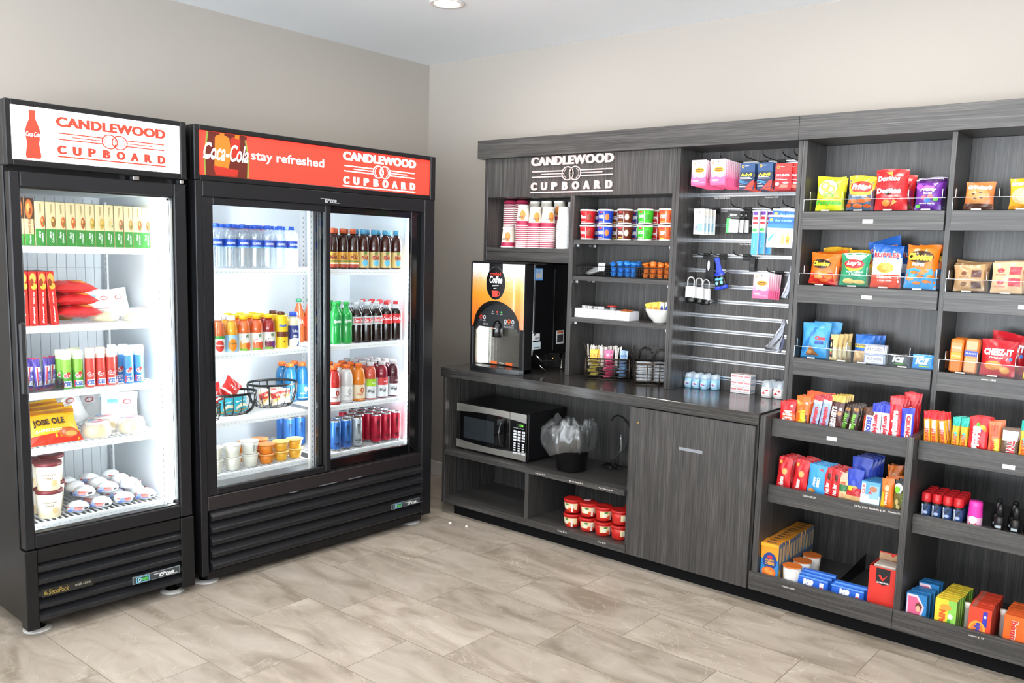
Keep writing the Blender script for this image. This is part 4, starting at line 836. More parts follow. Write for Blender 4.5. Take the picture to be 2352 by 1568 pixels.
for i, (x, y, kd) in enumerate(((.150, .15, 'yogurt'), (.242, .15, 'yogurt'), (.336, .155, 'yogurtB'), (.155, .245, 'yogurt'))):
    for k in range(2):
        put('yogurtB' if (kd == 'yogurtB' and k) else 'yogurt', 'B', (x, y, Z4+k*.0605), 'white yogurt cup, %s of %s, bottom shelf' % (('lower', 'upper')[k], ('the leftmost stack', 'the second stack', 'the stack beside the peach cups', 'the stack behind at left')[i]), 'yogurt', group='yogurt cups', rot=(0, 0, .3))
for i, (x, y, kd) in enumerate(((.422, .15, 'peachcup'), (.506, .155, 'mangocup'), (.590, .16, 'mangocup'), (.37, .25, 'peachcup'), (.462, .27, 'peachcup'))):
    for k in range(2):
        put(kd, 'B', (x, y, Z4+k*.0485), '%s fruit cup, %s of %s, bottom shelf' % ('orange' if kd[0] == 'p' else 'yellow', ('lower', 'upper')[k], ('the left front pair', 'the middle front pair', 'the right front pair', 'the rear left pair', 'the rear right pair')[i]), 'fruit cup', group='fruit cups', rot=(.0, .0, .3+i))
# wire fruit baskets with snacks
def oval_basket(fr, x, y, z, a, b, h, rz, label):
    r = root('wire_basket', fr, (x, y, z), label, 'basket', None, (0, 0, rz))
    e = lambda t, s, zz: (a*s*math.cos(t), b*s*math.sin(t), zz)
    for nm, s, zz, rr in (('rim', 1, h, .0035), ('base_ring', .62, .004, .002)):
        m = MB(); m.tube([e(2*PI*k/36, s, zz) for k in range(37)], rr*.7 if nm == 'base_ring' else .002, BLKW, 6, .006 if nm == 'rim' else None); child(nm, m, r)
    m = MB(); n = 18
    for k in range(n):
        t = 2*PI*k/n; m.tube([e(t, 1, h), e(t, .97, h*.6), e(t, .85, h*.22), e(t, .62, .004)], .0018 if k % 4 else .004, BLKW, 5)
    for k in range(-2, 3): m.tube([(-a*.5, k*b*.22, .004), (a*.5, k*b*.22, .004)], .0015, BLKW, 4)
    child('ribs', m, r); return r
oval_basket('B', .280, .228, Z3+.001, .126, .098, .105, -.15, 'black oval wire basket in front, holding teal wrapped pastries')
oval_basket('B', .545, .280, Z3+.001, .125, .105, .120, -.12, 'black oval wire basket behind, holding red and yellow snack cakes')
r = root('wire_basket', 'B', (.122, .150, Z3+.001), 'small round wire cup at left front holding a pale wrapped cake', 'basket')
m = MB(); m.tube([(.060*math.cos(2*PI*k/28), .045*math.sin(2*PI*k/28), .072) for k in range(29)], .0025, BLKW); m.tube([(.05*math.cos(2*PI*k/28), .033*math.sin(2*PI*k/28), .003) for k in range(29)], .002, BLKW)
for k in range(16): t = 2*PI*k/16; m.tube([(.060*math.cos(t), .045*math.sin(t), .072), (.058*math.cos(t), .040*math.sin(t), .03), (.05*math.cos(t), .033*math.sin(t), .003)], .0012, BLKW, 4)
child('wire_cage', m, r)
m = MB(); m.lathe([(.02, 0, 'efe2bb'), (.036, .008, 'f3e7c4'), (.046, .04, 'f6edd0'), (.038, .058, 'f3e6bf'), (.02, .068, 'f6ecc9'), (.001, .07, 'f6ecc9')], 16, sy=.62, wob=lambda a, z: 1+.06*math.sin(7*a)); root('wrapped_cake', 'B', (.122, .150, Z3+.006), 'pale yellow wrapped cake in the small round wire cup', 'cake', me=m)
bag('tealcake', 'pastry_pack', .10, .085, .03, '2aa6b8', [('p', [(0, .2), (.5, .45), (1, .3), (1, .5), (.5, .65), (0, .4)], 'e4dcc2'), ('p', [(0, .1), (1, .15), (1, .24), (0, .2)], 'b89450'), T('Blueberry', .5, .78, .6, .12, 'f4f8f8')], 31)
bag('redcake', 'pastry_pack', .09, .085, .028, 'd9ccb4', [('r', 0, .45, 1, .85, 'c3372f'), ('p', [(.1, .2), (.9, .5), (.9, .62), (.1, .32)], 'e6b33a'), T('CAKE', .5, .65, .5, .14, 'f6e6b0')], 32)
bag('redsnack', 'pastry_pack', .10, .095, .025, 'd2302c', [T('Pop', .5, .6, .4, .2, 'f4e6e0'), ('r', 0, .2, 1, .3, 'e8e0d8')], 33)
for i, (x, y, z, a, rz) in enumerate(((.318, .195, .008, -.1, .1), (.250, .195, .008, -.1, .0), (.338, .235, .008, -.1, .1), (.275, .23, .008, -.1, 0), (.245, .262, .008, -.1, .0), (.305, .27, .008, -.1, .0))):
    put('tealcake', 'B', (x, y, Z3+z), 'teal wrapped pastry, %s in the front black basket' % ('nearest', 'front left', 'rightmost', 'middle', 'left', 'rearmost')[i], 'pastry', group='teal pastries', rot=(a, .05*i-.12, rz), sc=.82)
for i, (x, y, z, a, ry) in enumerate(((.205, .225, .045, -.1, -.25), (.27, .25, .05, -.1, .7))):
    put('redsnack', 'B', (x, y, Z3+z), 'red snack pouch sticking up %s of the front black basket' % ('at left', 'in the middle')[i], 'pastry', group='red snack pouches', rot=(a, ry, .1))
for i, (x, y, a, rz) in enumerate(((.492, .245, -.1, .1), (.550, .235, -.1, 0), (.600, .265, -.1, .0), (.505, .29, -.1, .1), (.570, .30, -.1, .0))):
    put('redcake', 'B', (x, y, Z3+.014), 'red and yellow wrapped cake, %s in the rear black basket' % ('front left', 'front middle', 'rightmost', 'rear left', 'rear right')[i], 'pastry', group='red and yellow cakes', rot=(a, .1*i-.2, rz), sc=.88)
# ------------------------------------------------------------------ hutch: cups, cereal, creamers
def nest_cup(kind, r0, r1, h, body, band=None, spec=(), lip='f6f4f0', cap=True):
    m = MB(); P = [(r1, 0, lip), (r1*1.03, .003, lip), (r1*1.0, .006, band or body)]
    zb = h*.25 if band else .008
    P += [(r1+(r0-r1)*.25, zb, body), (r0, h, body)]+([(r0*.9, h, body), (r0*.88, h-.005, body), (.001, h-.005, body)] if cap else [])
    m.lathe(P, 22, caps=False)
    if spec: decals(m, cylmap(r1, 0, h, rf=lambda v: r1+(r0-r1)*v), list(spec), .001, .0006, True)
    proto(kind, 'paper_cup', ('paper_cup', m))
MAR = 'a92c4e'
nest_cup('cupN', .031, .0430, .110, MAR, MAR, (), 'efeae4')
nest_cup('cupS', .0405, .0430, .024, MAR, MAR, (), 'efeae4', False)
nest_cup('cupT', .031, .0430, .118, 'efe8da', MAR, [('e', .62, .55, .22, .2, 'e58a3a'), ('r', .5, .3, .75, .6, 'e58a3a'), T('START', .5, .42, .55, .09, '5a3a30', rot=2), ('r', 0, .90, 1, .985, 'f6f4f0')])
nest_cup('cupW', .029, .0400, .105, 'f4f4f4', None, (), 'f8f8f8')
def stack(x, y, n, kind, top, pitch, desc, grp, z0=1.5537, rz=.35):
    for i in range(n):
        last = i == n-1
        if kind == 'cupN' and top == 'cupN' and i*pitch > .168: put('cupS', 'W', (x, y, z0+i*pitch), 'paper cup, %s from the bottom, %s' % (ORD[i], desc), 'cup', group=grp); continue
        put(top if last else kind, 'W', (x, y, z0+i*pitch), '%s, %s' % ('topmost paper cup, printed with orange badge' if last and top == 'cupT' else ('topmost white cup' if last else 'paper cup, %s from the bottom' % ORD[i]), desc), 'cup', group=grp, rot=(0, 0, rz))
# the stacks stand upside down; every cup shows as one maroon rim
stack(.925, -.238, 1, 'cupN', 'cupT', .0125, 'alone in front at the left end', 'cups')
for i, (x, w_) in enumerate(((.845, 'far left'), (.935, 'second from left'))):
    stack(x, -.130, 23, 'cupN', 'cupN', .0112, 'tall maroon stack behind, %s' % w_, 'cups in rear maroon stack %s' % w_)
for i, (x, n, w_) in enumerate(((1.037, 12, 'left'), (1.127, 11, 'middle'), (1.218, 11, 'right'))):
    stack(x, -.238, n, 'cupN', 'cupT', .0112, '%s of the three front stacks' % w_, 'cups in the %s front stack' % w_, rz=.3+.3*i)
for i, (x, w_) in enumerate(((1.030, 'left'), (1.120, 'middle'), (1.213, 'right'))):
    stack(x, -.130, 15, 'cupN', 'cupT', .0108, '%s of the shaded rear stacks' % w_, 'cups in the %s rear stack' % w_, rz=.9-.4*i)
stack(1.325, -.235, 14, 'cupW', 'cupW', .0095, 'white stack right of the maroon ones', 'white foam cups front')
stack(1.306, -.128, 17, 'cupW', 'cupW', .0098, 'white stack hidden behind the other white one', 'white foam cups rear')
def cereal(kind, col, c2, word, ex):
    tub(kind, .036, .0425, .072, col, 'f1efec', 'cereal_cup', [('r', .50, .06, .525, .9, 'f2ece6'), T(word, .30, .52, .36, .26, 'ffffff', bold=.05), ('e', .72, .5, .14, .22, ex), ('e', .30, .84, .12, .06, 'c8303a'), ('r', .1, .14, .44, .19, c2)], .009, (0, .09, 'f1efec'), 1.03)
cereal('cerR', 'cc2026', 'f0d8d0', 'Krave', '8a3a22'); cereal('cerB', '2447b8', 'f3a53a', 'FROSTED', 'e8762a'); cereal('cerC', '6a2a1c', 'e9c84a', 'COCOA', 'e6d2bc'); cereal('cerG', '3fb82c', 'f2f2d8', 'JACKS', '2f9422'); cereal('cerO', 'e0632a', 'f3d24a', 'CRISP', 'c84a20'); cereal('cerN', '2c3a8a', 'c8303a', 'RAISIN', '8a2a2a')
for i, (x, k_, nm) in enumerate(((1.487, 'cerR', 'red'), (1.603, 'cerB', 'blue'), (1.727, 'cerC', 'brown'), (1.852, 'cerG', 'green'), (1.980, 'cerO', 'orange'))):
    for k in range(2):
        put(k_, 'W', (x, -.232, 1.6072+k*.0825), '%s single-serve cereal cup, %s of the front pair' % (nm, ('lower', 'upper')[k]), 'cereal cup', group='cereal cups', rot=(0, 0, .35))
        put(('cerN', 'cerC', 'cerN', 'cerR', 'cerB')[i], 'W', (x+(.012 if i < 4 else 0), -.135, 1.6072+k*.0825), '%s cereal cup behind the %s pair' % (('lower', 'upper')[k], nm), 'cereal cup', group='cereal cups behind', rot=(0, 0, .5))
# creamer basket
r = root('creamer_basket', 'W', (0, 0, 1.4122), 'long black wire basket of creamers on the second hutch shelf', 'basket')
m = MB(); bx0, bx1, by0, by1, bh = 1.446, 2.024, -.272, -.105, .055
for z in (.002, bh): m.tube([(bx0, by0, z), (bx1, by0, z), (bx1, by1, z), (bx0, by1, z), (bx0, by0, z)], .0018, BLKW, 5)
child('rim', m, r)
m = MB()
for i in range(49): x = bx0+(bx1-bx0)*i/48; m.box(x-.0005, x+.0005, by0, by0+.001, .002, bh, BLKW); m.box(x-.0006, x+.0006, by0, by1, .001, .002, BLKW)
for z in (.013, .024, .035, .046): m.box(bx0, bx1, by0, by0+.001, z-.0005, z+.0005, BLKW)
child('wire_mesh', m, r)
m = MB()
for x in (1.64, 1.84): m.box(x, x+.0012, by0, by1, .002, bh, BLKW)
child('divider', m, r)
def creamer(kind, col):
    m = MB(); q = c(col, .3); m.lathe([(.011, 0, q), (.0135, .004, q), (.0155, .020, q), (.020, .0205, q), (.020, .022, q), (.001, .0222, q)], 14); proto(kind, 'creamer', ('creamer', m))
creamer('crB', '2f7fd6'); creamer('crO', 'd9742a')
rnd = random.Random(11)
for k_, x0, nm in (('crB', 1.655, 'blue'), ('crO', 1.853, 'orange')):
    n = 0
    for lay in range(3):
        for iy in range(3 if lay < 2 else 2):
            for ix in range(4):
                x = x0+.022+ix*.043+rnd.uniform(-.004, .004); y = -.247+iy*.046+rnd.uniform(-.004, .004)
                put(k_, 'W', (x, y, 1.416+lay*.0245+rnd.uniform(0, .001)), '%s creamer capsule in the creamer basket, %s layer' % (nm, ('bottom', 'middle', 'top')[lay]), 'creamer', group='%s creamers %s layer' % (nm, ('bottom', 'middle', 'top')[lay]), rot=(rnd.choice((0, 0, PI))*0+rnd.uniform(-.5, .5)*(lay > 1), rnd.uniform(-.5, .5)*(lay > 1), rnd.uniform(0, 3)))
def packet(kind, w, h, col, spec=(), t=.004): bag(kind, 'sugar_packet', w, h, t, col, list(spec), random.Random(kind).randint(0, 99), wr=.35)
packet('pkW', .032, .060, 'f3f4f6', [('r', .2, .4, .8, .6, 'c9d3e4')]); packet('pkY', .036, .066, 'f0c53a', [('r', .2, .35, .8, .6, 'e8902a')]); packet('pkL', .036, .066, 'e9dd86', [('r', .2, .4, .8, .6, 'd9b83a')])
packet('pkP', .036, .066, 'ec6d9c', [('r', .2, .4, .8, .6, 'f6c6d6')]); packet('pkB', .036, .066, 'a9c9ea', [('r', .2, .4, .8, .6, '5f88c6')]); packet('pkO', .045, .04, 'e2854a', [('r', .2, .4, .8, .6, 'f0d0b0')]); packet('pkN', .036, .09, 'e7ebf5', [('e', .5, .55, .3, .25, '3a4fae')]); packet('stirP', .026, .10, 'd8d9da')
for i in range(9): put('stirP', 'W', (1.50+.015*i, -.20, 1.4165+.0045*i), 'clear flat utensil packet lying in the creamer basket left section', 'packet', group='flat packets in creamer basket', rot=(-PI/2+.03, 0, .9+.08*i), name='utensil_packet')
m = MB(); m.box(-.022, .022, -.0008, .0008, 0, .045, 'eceeef'); o = root('paper_card', 'W', (1.572, -.215, 1.44), 'small white card standing among flat packets in the creamer basket', 'card', rot=(-.2, 0, 0), me=m)
# white organiser boxes
wb = c('eef0f6', .25)
for i in range(4):
    x = 1.432+.009+.0895*i; m = MB(); x1 = x+.086
    for a in ((x, x+.002, -.262, -.165, 0, .048), (x1-.002, x1, -.262, -.165, 0, .048), (x+.002, x1-.002, -.262, -.260, 0, .048), (x+.002, x1-.002, -.167, -.165, 0, .048), (x+.002, x1-.002, -.260, -.167, 0, .002)): m.box(*a, wb)
    root('condiment_box', 'W', (0, 0, 1.187), 'small white condiment box, %s, third hutch shelf' % ('leftmost of four', 'second from left', 'third from left', 'rightmost of four, with orange packets')[i], 'box', 'white condiment boxes', me=m)
    rnd = random.Random(i)
    for k in range(9 if i < 2 else (5 if i == 3 else 4)):
        kd, nm, cl = (('pkW', 'white sugar packet', 'sugar_packet') if i < 2 else (('pkO', 'orange sauce packet', 'sauce_packet') if i == 3 else ('pkW', 'white salt packet', 'salt_packet')))
        put(kd, 'W', (x+.018+.0065*k if i < 2 else x+.02+.010*k, -.215+.02*rnd.uniform(-1, 1), 1.193 if i != 3 else 1.205), '%s standing in the %s white condiment box' % (nm, ('leftmost', 'second', 'third', 'rightmost')[i]), 'packet', name=cl, group='%ss box %s' % (nm, ORD[i]), rot=(rnd.uniform(-.15, .15), rnd.uniform(-.12, .12), PI/2+rnd.uniform(-.25, .25)), sc=.92)
m = MB(); m.lathe([(.028, 0, 'c62a2a'), (.03, .003, 'c62a2a'), (.02, .006, 'd8443a'), (.001, .007, 'd8443a')], 16); root('red_lid', 'W', (1.657, -.215, 1.2525), 'small red round lid lying on the third white condiment box', 'lid', me=m)
m = MB(); wc = c('ebe9e2', .18, coat=.5); m.lathe([(.036, 0, wc), (.038, .004, wc), (.040, .008, wc), (.062, .03, wc), (.076, .055, wc), (.080, .072, wc), (.077, .072, wc), (.072, .054, wc), (.058, .032, wc), (.03, .012, wc), (.001, .010, wc)], 28)
root('bowl', 'W', (1.945, -.195, 1.187), 'white ceramic bowl of packets at right of the third hutch shelf', 'bowl', me=m)
rnd = random.Random(3)
for k in range(7): put('pkY', 'W', (1.902+.009*k, -.215+.012*(k % 3), 1.222+.002*k), 'yellow tea packet standing in left half of the white bowl', 'packet', name='tea_packet', group='yellow tea packets', rot=(rnd.uniform(-.3, .1), -.35+.07*k, .5), sc=.95)
for k in range(5): put('pkN', 'W', (1.962+.008*k, -.21+.012*(k % 3), 1.212), 'white and blue packet standing in right half of the white bowl', 'packet', name='tea_packet', group='blue and white packets', rot=(rnd.uniform(-.2, .1), .05+.06*k, -.3), sc=.9)
# ------------------------------------------------------------------ sweetener racks on the worktop
ZW = ZC+.001
rw = c('4a4038', .3, metal=.7)
def rackbox(loc, rz, w, d, h, nlev, lab, handle):
    r = root('packet_rack', 'W', loc, lab, 'rack', None, (0, 0, rz))
    m = MB()
    for i in range(nlev+1):
        z = .004+(h-.006)*i/nlev; m.tube([(-w/2, -d/2, z), (w/2, -d/2, z), (w/2, d/2, z), (-w/2, d/2, z), (-w/2, -d/2, z)], .0022, rw, 5, .0022 if i < nlev else .005)
    child('side_wires', m, r)
    m = MB()
    for x in [-w/2+w*k/3 for k in range(4)]:
        m.tube([(x, -d/2, .003), (x, -d/2, h)], .003, rw, 5); m.tube([(x, d/2, .003), (x, d/2, h)], .003, rw, 5); m.tube([(x, -d/2, .004), (x, d/2, .004)], .002, rw, 5)
    child('uprights', m, r)
    if handle:
        for s in (-1, 1):
            m = MB(); m.tube([(s*w/2, 0, h-.01), (s*(w/2+.006), 0, h+.03), (s*(w/2+.016), 0, h+.06), (s*(w/2+.022), 0, h+.075)], .011, c('3b332e', .3, metal=.5), 8, .003); child('handle', m, r)
    return r
LX, LY, LR = 1.640, -.205, .50
rackbox((LX, LY, ZW), LR, .235, .145, .115, 6, 'wire rack of yellow, pink and blue sweetener packets, left on the worktop', True)
def inrack(cx, cy, rz, u, v): return cx+math.cos(rz)*u-math.sin(rz)*v, cy+math.sin(rz)*u+math.cos(rz)*v
rnd = random.Random(8)
for j, (kd, nm) in enumerate((('pkL', 'pale yellow'), ('pkP', 'pink'), ('pkB', 'light blue'))):
    for k in range(15):
        u = -.079+.078*j+rnd.uniform(-.006, .006); v = -.035+rnd.uniform(-.006, .006); x, y = inrack(LX, LY, LR, u, v)
        put(kd, 'W', (x, y, ZW+.008+.0062*k), '%s sweetener packet, %s from the bottom of its pile, left wire rack' % (nm, ORD[k]), 'packet', name='sweetener_packet', group='%s sweetener packets' % nm, rot=(-PI/2+rnd.uniform(-.08, .08), 0, LR+rnd.uniform(-.35, .35)), sc=1.05)
    for k in range(4):
        u = -.079+.078*j+rnd.uniform(-.014, .014); x, y = inrack(LX, LY, LR, u, -.01+.012*k)
        put(('pkY', 'pkP', 'pkB')[j], 'W', (x, y, ZW+.100), '%s sweetener packet standing on top in the left wire rack' % (('yellow', 'pink', 'light blue')[j]), 'packet', name='sweetener_packet', group='standing %s packets' % nm, rot=(-.1, rnd.uniform(-.15, .15), LR+rnd.uniform(-.2, .2)), sc=.8)
m = MB(); m.box(-.0045, .0045, -.0010, .0010, 0, .112, 'f6efe8'); st_ = m.data('stir_stick')
for i in range(44):
    j = i % 4; u = (-.098, -.045, -.002, .045)[j]+rnd.uniform(-.017, .017); x, y = inrack(LX, LY, LR, u, .04+rnd.uniform(-.012, .014))
    root('stir_stick', 'W', (x, y, ZW+.058), 'white stir stick standing in the %s bundle of the left wire rack' % ('first', 'second', 'third', 'fourth')[j], 'stir stick', 'stir sticks bundle %s' % ORD[j], (rnd.uniform(-.12, .12), rnd.uniform(-.12, .12), rnd.uniform(0, 3)), st_, (1, 1, .95+.12*rnd.random()))
RX_, RY_, RR = 1.905, -.185, .62
rackbox((RX_, RY_, ZW), RR, .19, .150, .115, 6, 'black wire rack stacked with white napkin packets, right on the worktop', False)
for i, (u, v, a) in enumerate(((-.03, .06, 0), (.05, -.02, .3))):
    x, y = inrack(RX_, RY_, RR, u, v)
    m = MB(); m.tube([(-.05, 0, 0), (-.045, 0, .045), (-.015, 0, .065), (.02, 0, .060), (.042, 0, .035), (.048, 0, 0)], .004, c('2b2724', .3, metal=.5), 8, .006); root('rack_handle', 'W', (x, y, ZW+.118), 'curved dark metal handle rising %s the napkin rack' % ('behind', 'in front over')[i], 'handle', None, (0, 0, -.1+a), m)
packet('napk', .088, .062, 'f0f3f7', [('r', .15, .3, .6, .7, 'b7d0ea')], .009)
for j in range(2):
    for k in range(12):
        x, y = inrack(RX_, RY_, RR, -.045+.09*j+rnd.uniform(-.003, .003), -.030+rnd.uniform(-.003, .003))
        put('napk', 'W', (x, y, ZW+.008+.0088*k), 'white paper packet, %s from the bottom, %s column of the black rack' % (ORD[k], ('left', 'right')[j]), 'packet', name='napkin_packet', group='white packets %s column' % ('left', 'right')[j], rot=(-PI/2, 0, RR+rnd.uniform(-.06, .06)), sc=.95)
# ------------------------------------------------------------------ coffee machine
cm = root('coffee_machine', 'W', (.862, -.530, ZW), 'black coffee machine with orange speckled front and steel cup bay, on worktop left end', 'coffee machine')
def cmg():
    m = pm('orange_speckle_graphic', 'f08a3a', .18, coat=.6); n = m.node_tree.nodes; l = m.node_tree.links
    tc = n.new('ShaderNodeTexCoord'); sp = n.new('ShaderNodeSeparateXYZ'); l.new(tc.outputs['Object'], sp.inputs[0])
    nz = n.new('ShaderNodeTexNoise'); nz.inputs['Scale'].default_value = 190; nz.inputs['Detail'].default_value = 1; l.new(tc.outputs['Object'], nz.inputs['Vector'])
    q = n.new('ShaderNodeMath'); q.operation = 'MULTIPLY_ADD'; q.inputs[1].default_value = .11; l.new(nz.outputs[0], q.inputs[0]); l.new(sp.outputs[2], q.inputs[2])
    mr = n.new('ShaderNodeMapRange'); mr.inputs['From Min'].default_value = .24; mr.inputs['From Max'].default_value = .655; l.new(q.outputs[0], mr.inputs['Value'])
    cr = n.new('ShaderNodeValToRGB'); e = cr.color_ramp.elements; e[0].position = 0; e[0].color = lin('e8622a'); e[1].position = .93; e[1].color = lin('f6f6f4')
    for p, h_ in ((.38, 'ee8434'), (.60, 'f09a30'), (.78, 'f3b877'), (.86, 'f6ded0')): x = e.new(p); x.color = lin(h_)
    l.new(mr.outputs[0], cr.inputs[0]); l.new(cr.outputs[0], n['Principled BSDF'].inputs['Base Color']); return m
m = MB(); m.box(.03, .400, .1255, .455, .098, .608, BLKG, .006); m.box(.395, .4012, .135, .14, .12, .60, '4a4c50'); m.box(.395, .4012, .31, .314, .12, .58, '2c2d30')
f = lambda u, v, o=0: (.400+o, .105+.35*u, .098+.51*v)
decals(m, f, [('r', .07, .82, .28, .95, '4f8fd2'), ('r', .09, .84, .26, .935, 'a9a8a4'), ('r', .09, .895, .22, .93, '6f93bd'), ('r', .04, .17, .24, .245, 'd8dcde'), ('r', .12, .18, .22, .205, '8d9196'), ('r', .04, .075, .26, .155, 'c6d6de'), ('r', .1, .085, .24, .1, '6f7478'), ('r', .66, .11, .86, .26, 'e8e8e6'), ('r', .68, .225, .84, .25, 'd9622a'), ('r', .68, .13, .84, .215, '3a3a3c')], .0008)
child('housing', m, cm)
m = MB()
for y in (.14, .43): m.lathe([(.012, 0, BLKW), (.008, .006, STEEL), (.008, .10, STEEL)], 12, .375, y)
child('leg', m, cm)
m = MB(); m.lathe([(.009, 0, STEEL), (.010, .004, STEEL), (.001, .005, STEEL)], 14); child('lock', m, cm, 'round silver key lock', (.4005, .14, .222), (0, PI/2, 0))
# front shell: side cheeks, arch and graphic door
WM = .402; bow = lambda x, y=0: .042+.018*((2*x/WM-1)**2)
def archz(x):
    t = (x-.195)/.172
    return .245+.150*math.sqrt(max(0, 1-t*t)) if abs(t) < 1 else None
m = MB(); n = 40; o_ = []
for i in range(n+1):
    x = .004+(WM-.008)*i/n; z = archz(x); o_.append((x, z if z else .245))
gm = cmg()
for i in range(n):
    (xa, za), (xb, zb) = o_[i], o_[i+1]
    for k in range(6):
        z0a, z1a = za+(.600-za)*k/6, za+(.600-za)*(k+1)/6; z0b, z1b = zb+(.600-zb)*k/6, zb+(.600-zb)*(k+1)/6
        m.face([(xa, bow(xa), z0a), (xb, bow(xb), z0b), (xb, bow(xb), z1b), (xa, bow(xa), z1a)], gm, True)
dm = lambda u, v, o=0: (u, bow(u)-o, v)
m.grid(dm, 8, 2, c('141416', .3), .146, .246, .55, .601, True, .001)
ellipse(m, dm, .196, .492, .070, .090, c('141416', .25), .0016, 3, 30); ellipse(m, dm, .196, .492, .071, .091, c('8f9092', .3), .0014, 1, 30, .975)
txt(m, dm, 'crushed', .196, .545, .078, .020, 'c83a2c', .003, 0, .02); txt(m, dm, 'Coffee', .199, .513, .094, .040, 'f2f2f2', .003, 0, .03, .25)
m.face([dm(.170, .475, .003), dm(.215, .478, .003), dm(.222, .483, .003), dm(.175, .481, .003)], 'e6e6e6'); m.face([dm(.182, .462, .003), dm(.205, .464, .003), dm(.208, .468, .003), dm(.185, .467, .003)], 'c8c8c8')
m.face([dm(.176, .418, .003), dm(.212, .418, .003), dm(.217, .452, .003), dm(.170, .452, .003)], 'e0483c'); ellipse(m, dm, .219, .436, .012, .014, 'e0483c', .003, 1, 14, .6)
child('graphic_door', m, cm)
m = MB()   # black shell around and under the arch
for sgn, xa, xb in ((-1, 0, .024), (1, .366, WM)):
    m.box(xa, xb, .050, .125, .0, .245, BLK, .006)
m.box(0, .005, .052, .125, .24, .606, BLK); m.box(WM-.006, WM+.0, .052, .125, .24, .606, BLK); m.box(0, WM, .062, .125, .598, .612, BLK, .004)
m.box(.02, .38, .119, .125, .25, .60, BLKW)
for i in range(n):       # rim thickness following the arch
    (xa, za), (xb, zb) = o_[i], o_[i+1]
    m.face([(xa, bow(xa)-.0006, za+.001), (xb, bow(xb)-.0006, zb+.001), (xb*.93+.0137, bow(xb)-.0006, zb-.018), (xa*.93+.0137, bow(xa)-.0006, za-.018)], BLKW)
    m.face([(xa*.93+.0137, bow(xa)-.0006, za-.018), (xb*.93+.0137, bow(xb)-.0006, zb-.018), (xb*.93+.0137, .085, zb-.018), (xa*.93+.0137, .085, za-.018)], BLKW)
child('front_shell', m, cm)
m = MB(); pc = c('2b2e30', .35)
for i in range(n):
    (xa, za), (xb, zb) = o_[i], o_[i+1]
    m.face([(xa*.93+.0137, .070, .243), (xb*.93+.0137, .070, .243), (xb*.93+.0137, .070, max(.243, zb-.016)), (xa*.93+.0137, .070, max(.243, za-.016))], pc)
m.face([(.028, .070, .243), (.362, .070, .243), (.362, .10, .243), (.028, .10, .243)], pc)
pm_ = lambda u, v, o=0: (u, .070-o, v)
for x, z, q in ((.066, .298, 'd23a30'), (.093, .297, 'd0d2d4'), (.250, .283, 'd0d2d4'), (.277, .286, 'e2622a'), (.305, .283, 'd0d2d4')): ellipse(m, pm_, x, z, .012 if q[0] in 'de' and q != 'd0d2d4' else .010, .012, q, .0008, 1, 18, .6)
for x, q in ((.155, '8a8c8e'), (.188, 'f2322a'), (.220, '3fd04a')): ellipse(m, pm_, x, .332, .0045, .0045, pm('lamp_'+q, q, .4, emis=1.5 if x > .16 else 0), .001, 1, 12)
for x, z, s_ in ((.155, .321, 'READY'), (.188, .320, 'ERROR'), (.220, .319, 'BREW'), (.066, .279, 'STOP'), (.093, .277, 'START'), (.250, .266, 'REGULAR'), (.277, .266, 'LARGE'), (.305, .264, 'SMALL')): txt(m, pm_, s_, x, z, .018, .0045, 'd8dadc', .0008, 0, .01)
for z in (.262, .256): txt(m, pm_, 'PRESS TO BREW', .105, z, .040, .0045, 'c2c4c6', .0008, 0, .0); txt(m, pm_, 'HOLD CUP UNDER SPOUT', .278, z-.006, .070, .0045, 'c2c4c6', .0008, 0, .0)
child('control_panel', m, cm)
m = MB()   # curved polished cup bay
for i in range(24):
    a0, a1 = PI*i/24, PI*(i+1)/24
    p = [(.195-.171*math.cos(a), .075+.044*math.sin(a)) for a in (a0, a1)]
    m.face([(p[0][0], p[0][1], .030), (p[1][0], p[1][1], .030), (p[1][0], p[1][1], .25), (p[0][0], p[0][1], .25)], c('dcd8cc', .2, metal=.9), True)
mp2 = lambda u, v, o=0: (u, .075+.044*math.sqrt(max(0, 1-((u-.195)/.171)**2))-o-.002, v)
for x, w_ in ((.130, .044), (.245, .050)): m.face([mp2(x-w_/2, .032), mp2(x+w_/2, .032), mp2(x+w_/2, .047), mp2(x-w_/2, .047)], 'e8672c')
txt(m, mp2, 'WARNING HOT', .188, .040, .038, .006, 'f2f2f2', .001)
child('cup_bay', m, cm)
m = MB(); m.lathe([(.027, 0, BLKG), (.029, .010, BLKG), (.029, .055, BLKG), (.026, .075, BLKG), (.015, .090, BLKG), (.001, .094, BLKG)], 24)
f = cylmap(.029, 0, .08); decals(m, f, [('r', .05, .56, .35, .68, 'e8672c'), T('COFFEE', .55, .62, .3, .07, 'e8e8e8')], .0006, .0005, True)
child('spout', m, cm, None, (.195, .068, .192))
m = MB(); V = []
k = 24
for z in (0, .026):
    for i in range(k+1): x = WM*i/k; V.append((x, .055-.055*math.sin(PI*i/k)**.6, z))
    V.append((WM, .125, z)); V.append((0, .125, z))
nn = k+3; m.mesh(V, [tuple(range(nn))[::-1], tuple(range(nn, 2*nn))]+[(i, (i+1) % nn, nn+(i+1) % nn, nn+i) for i in range(nn)], c('202124', .22))
ellipse(m, lambda u, v, o=0: (u, v, .0265+o), .195, .052, .055, .028, c('c9cbcd', .15, metal=1.0), .0005, 1, 28, .55)
for j in range(4): m.box(.15, .24, .034+.012*j, .036+.012*j, .0262, .0275, c('c9cbcd', .15, metal=1.0))
child('drip_tray', m, cm)
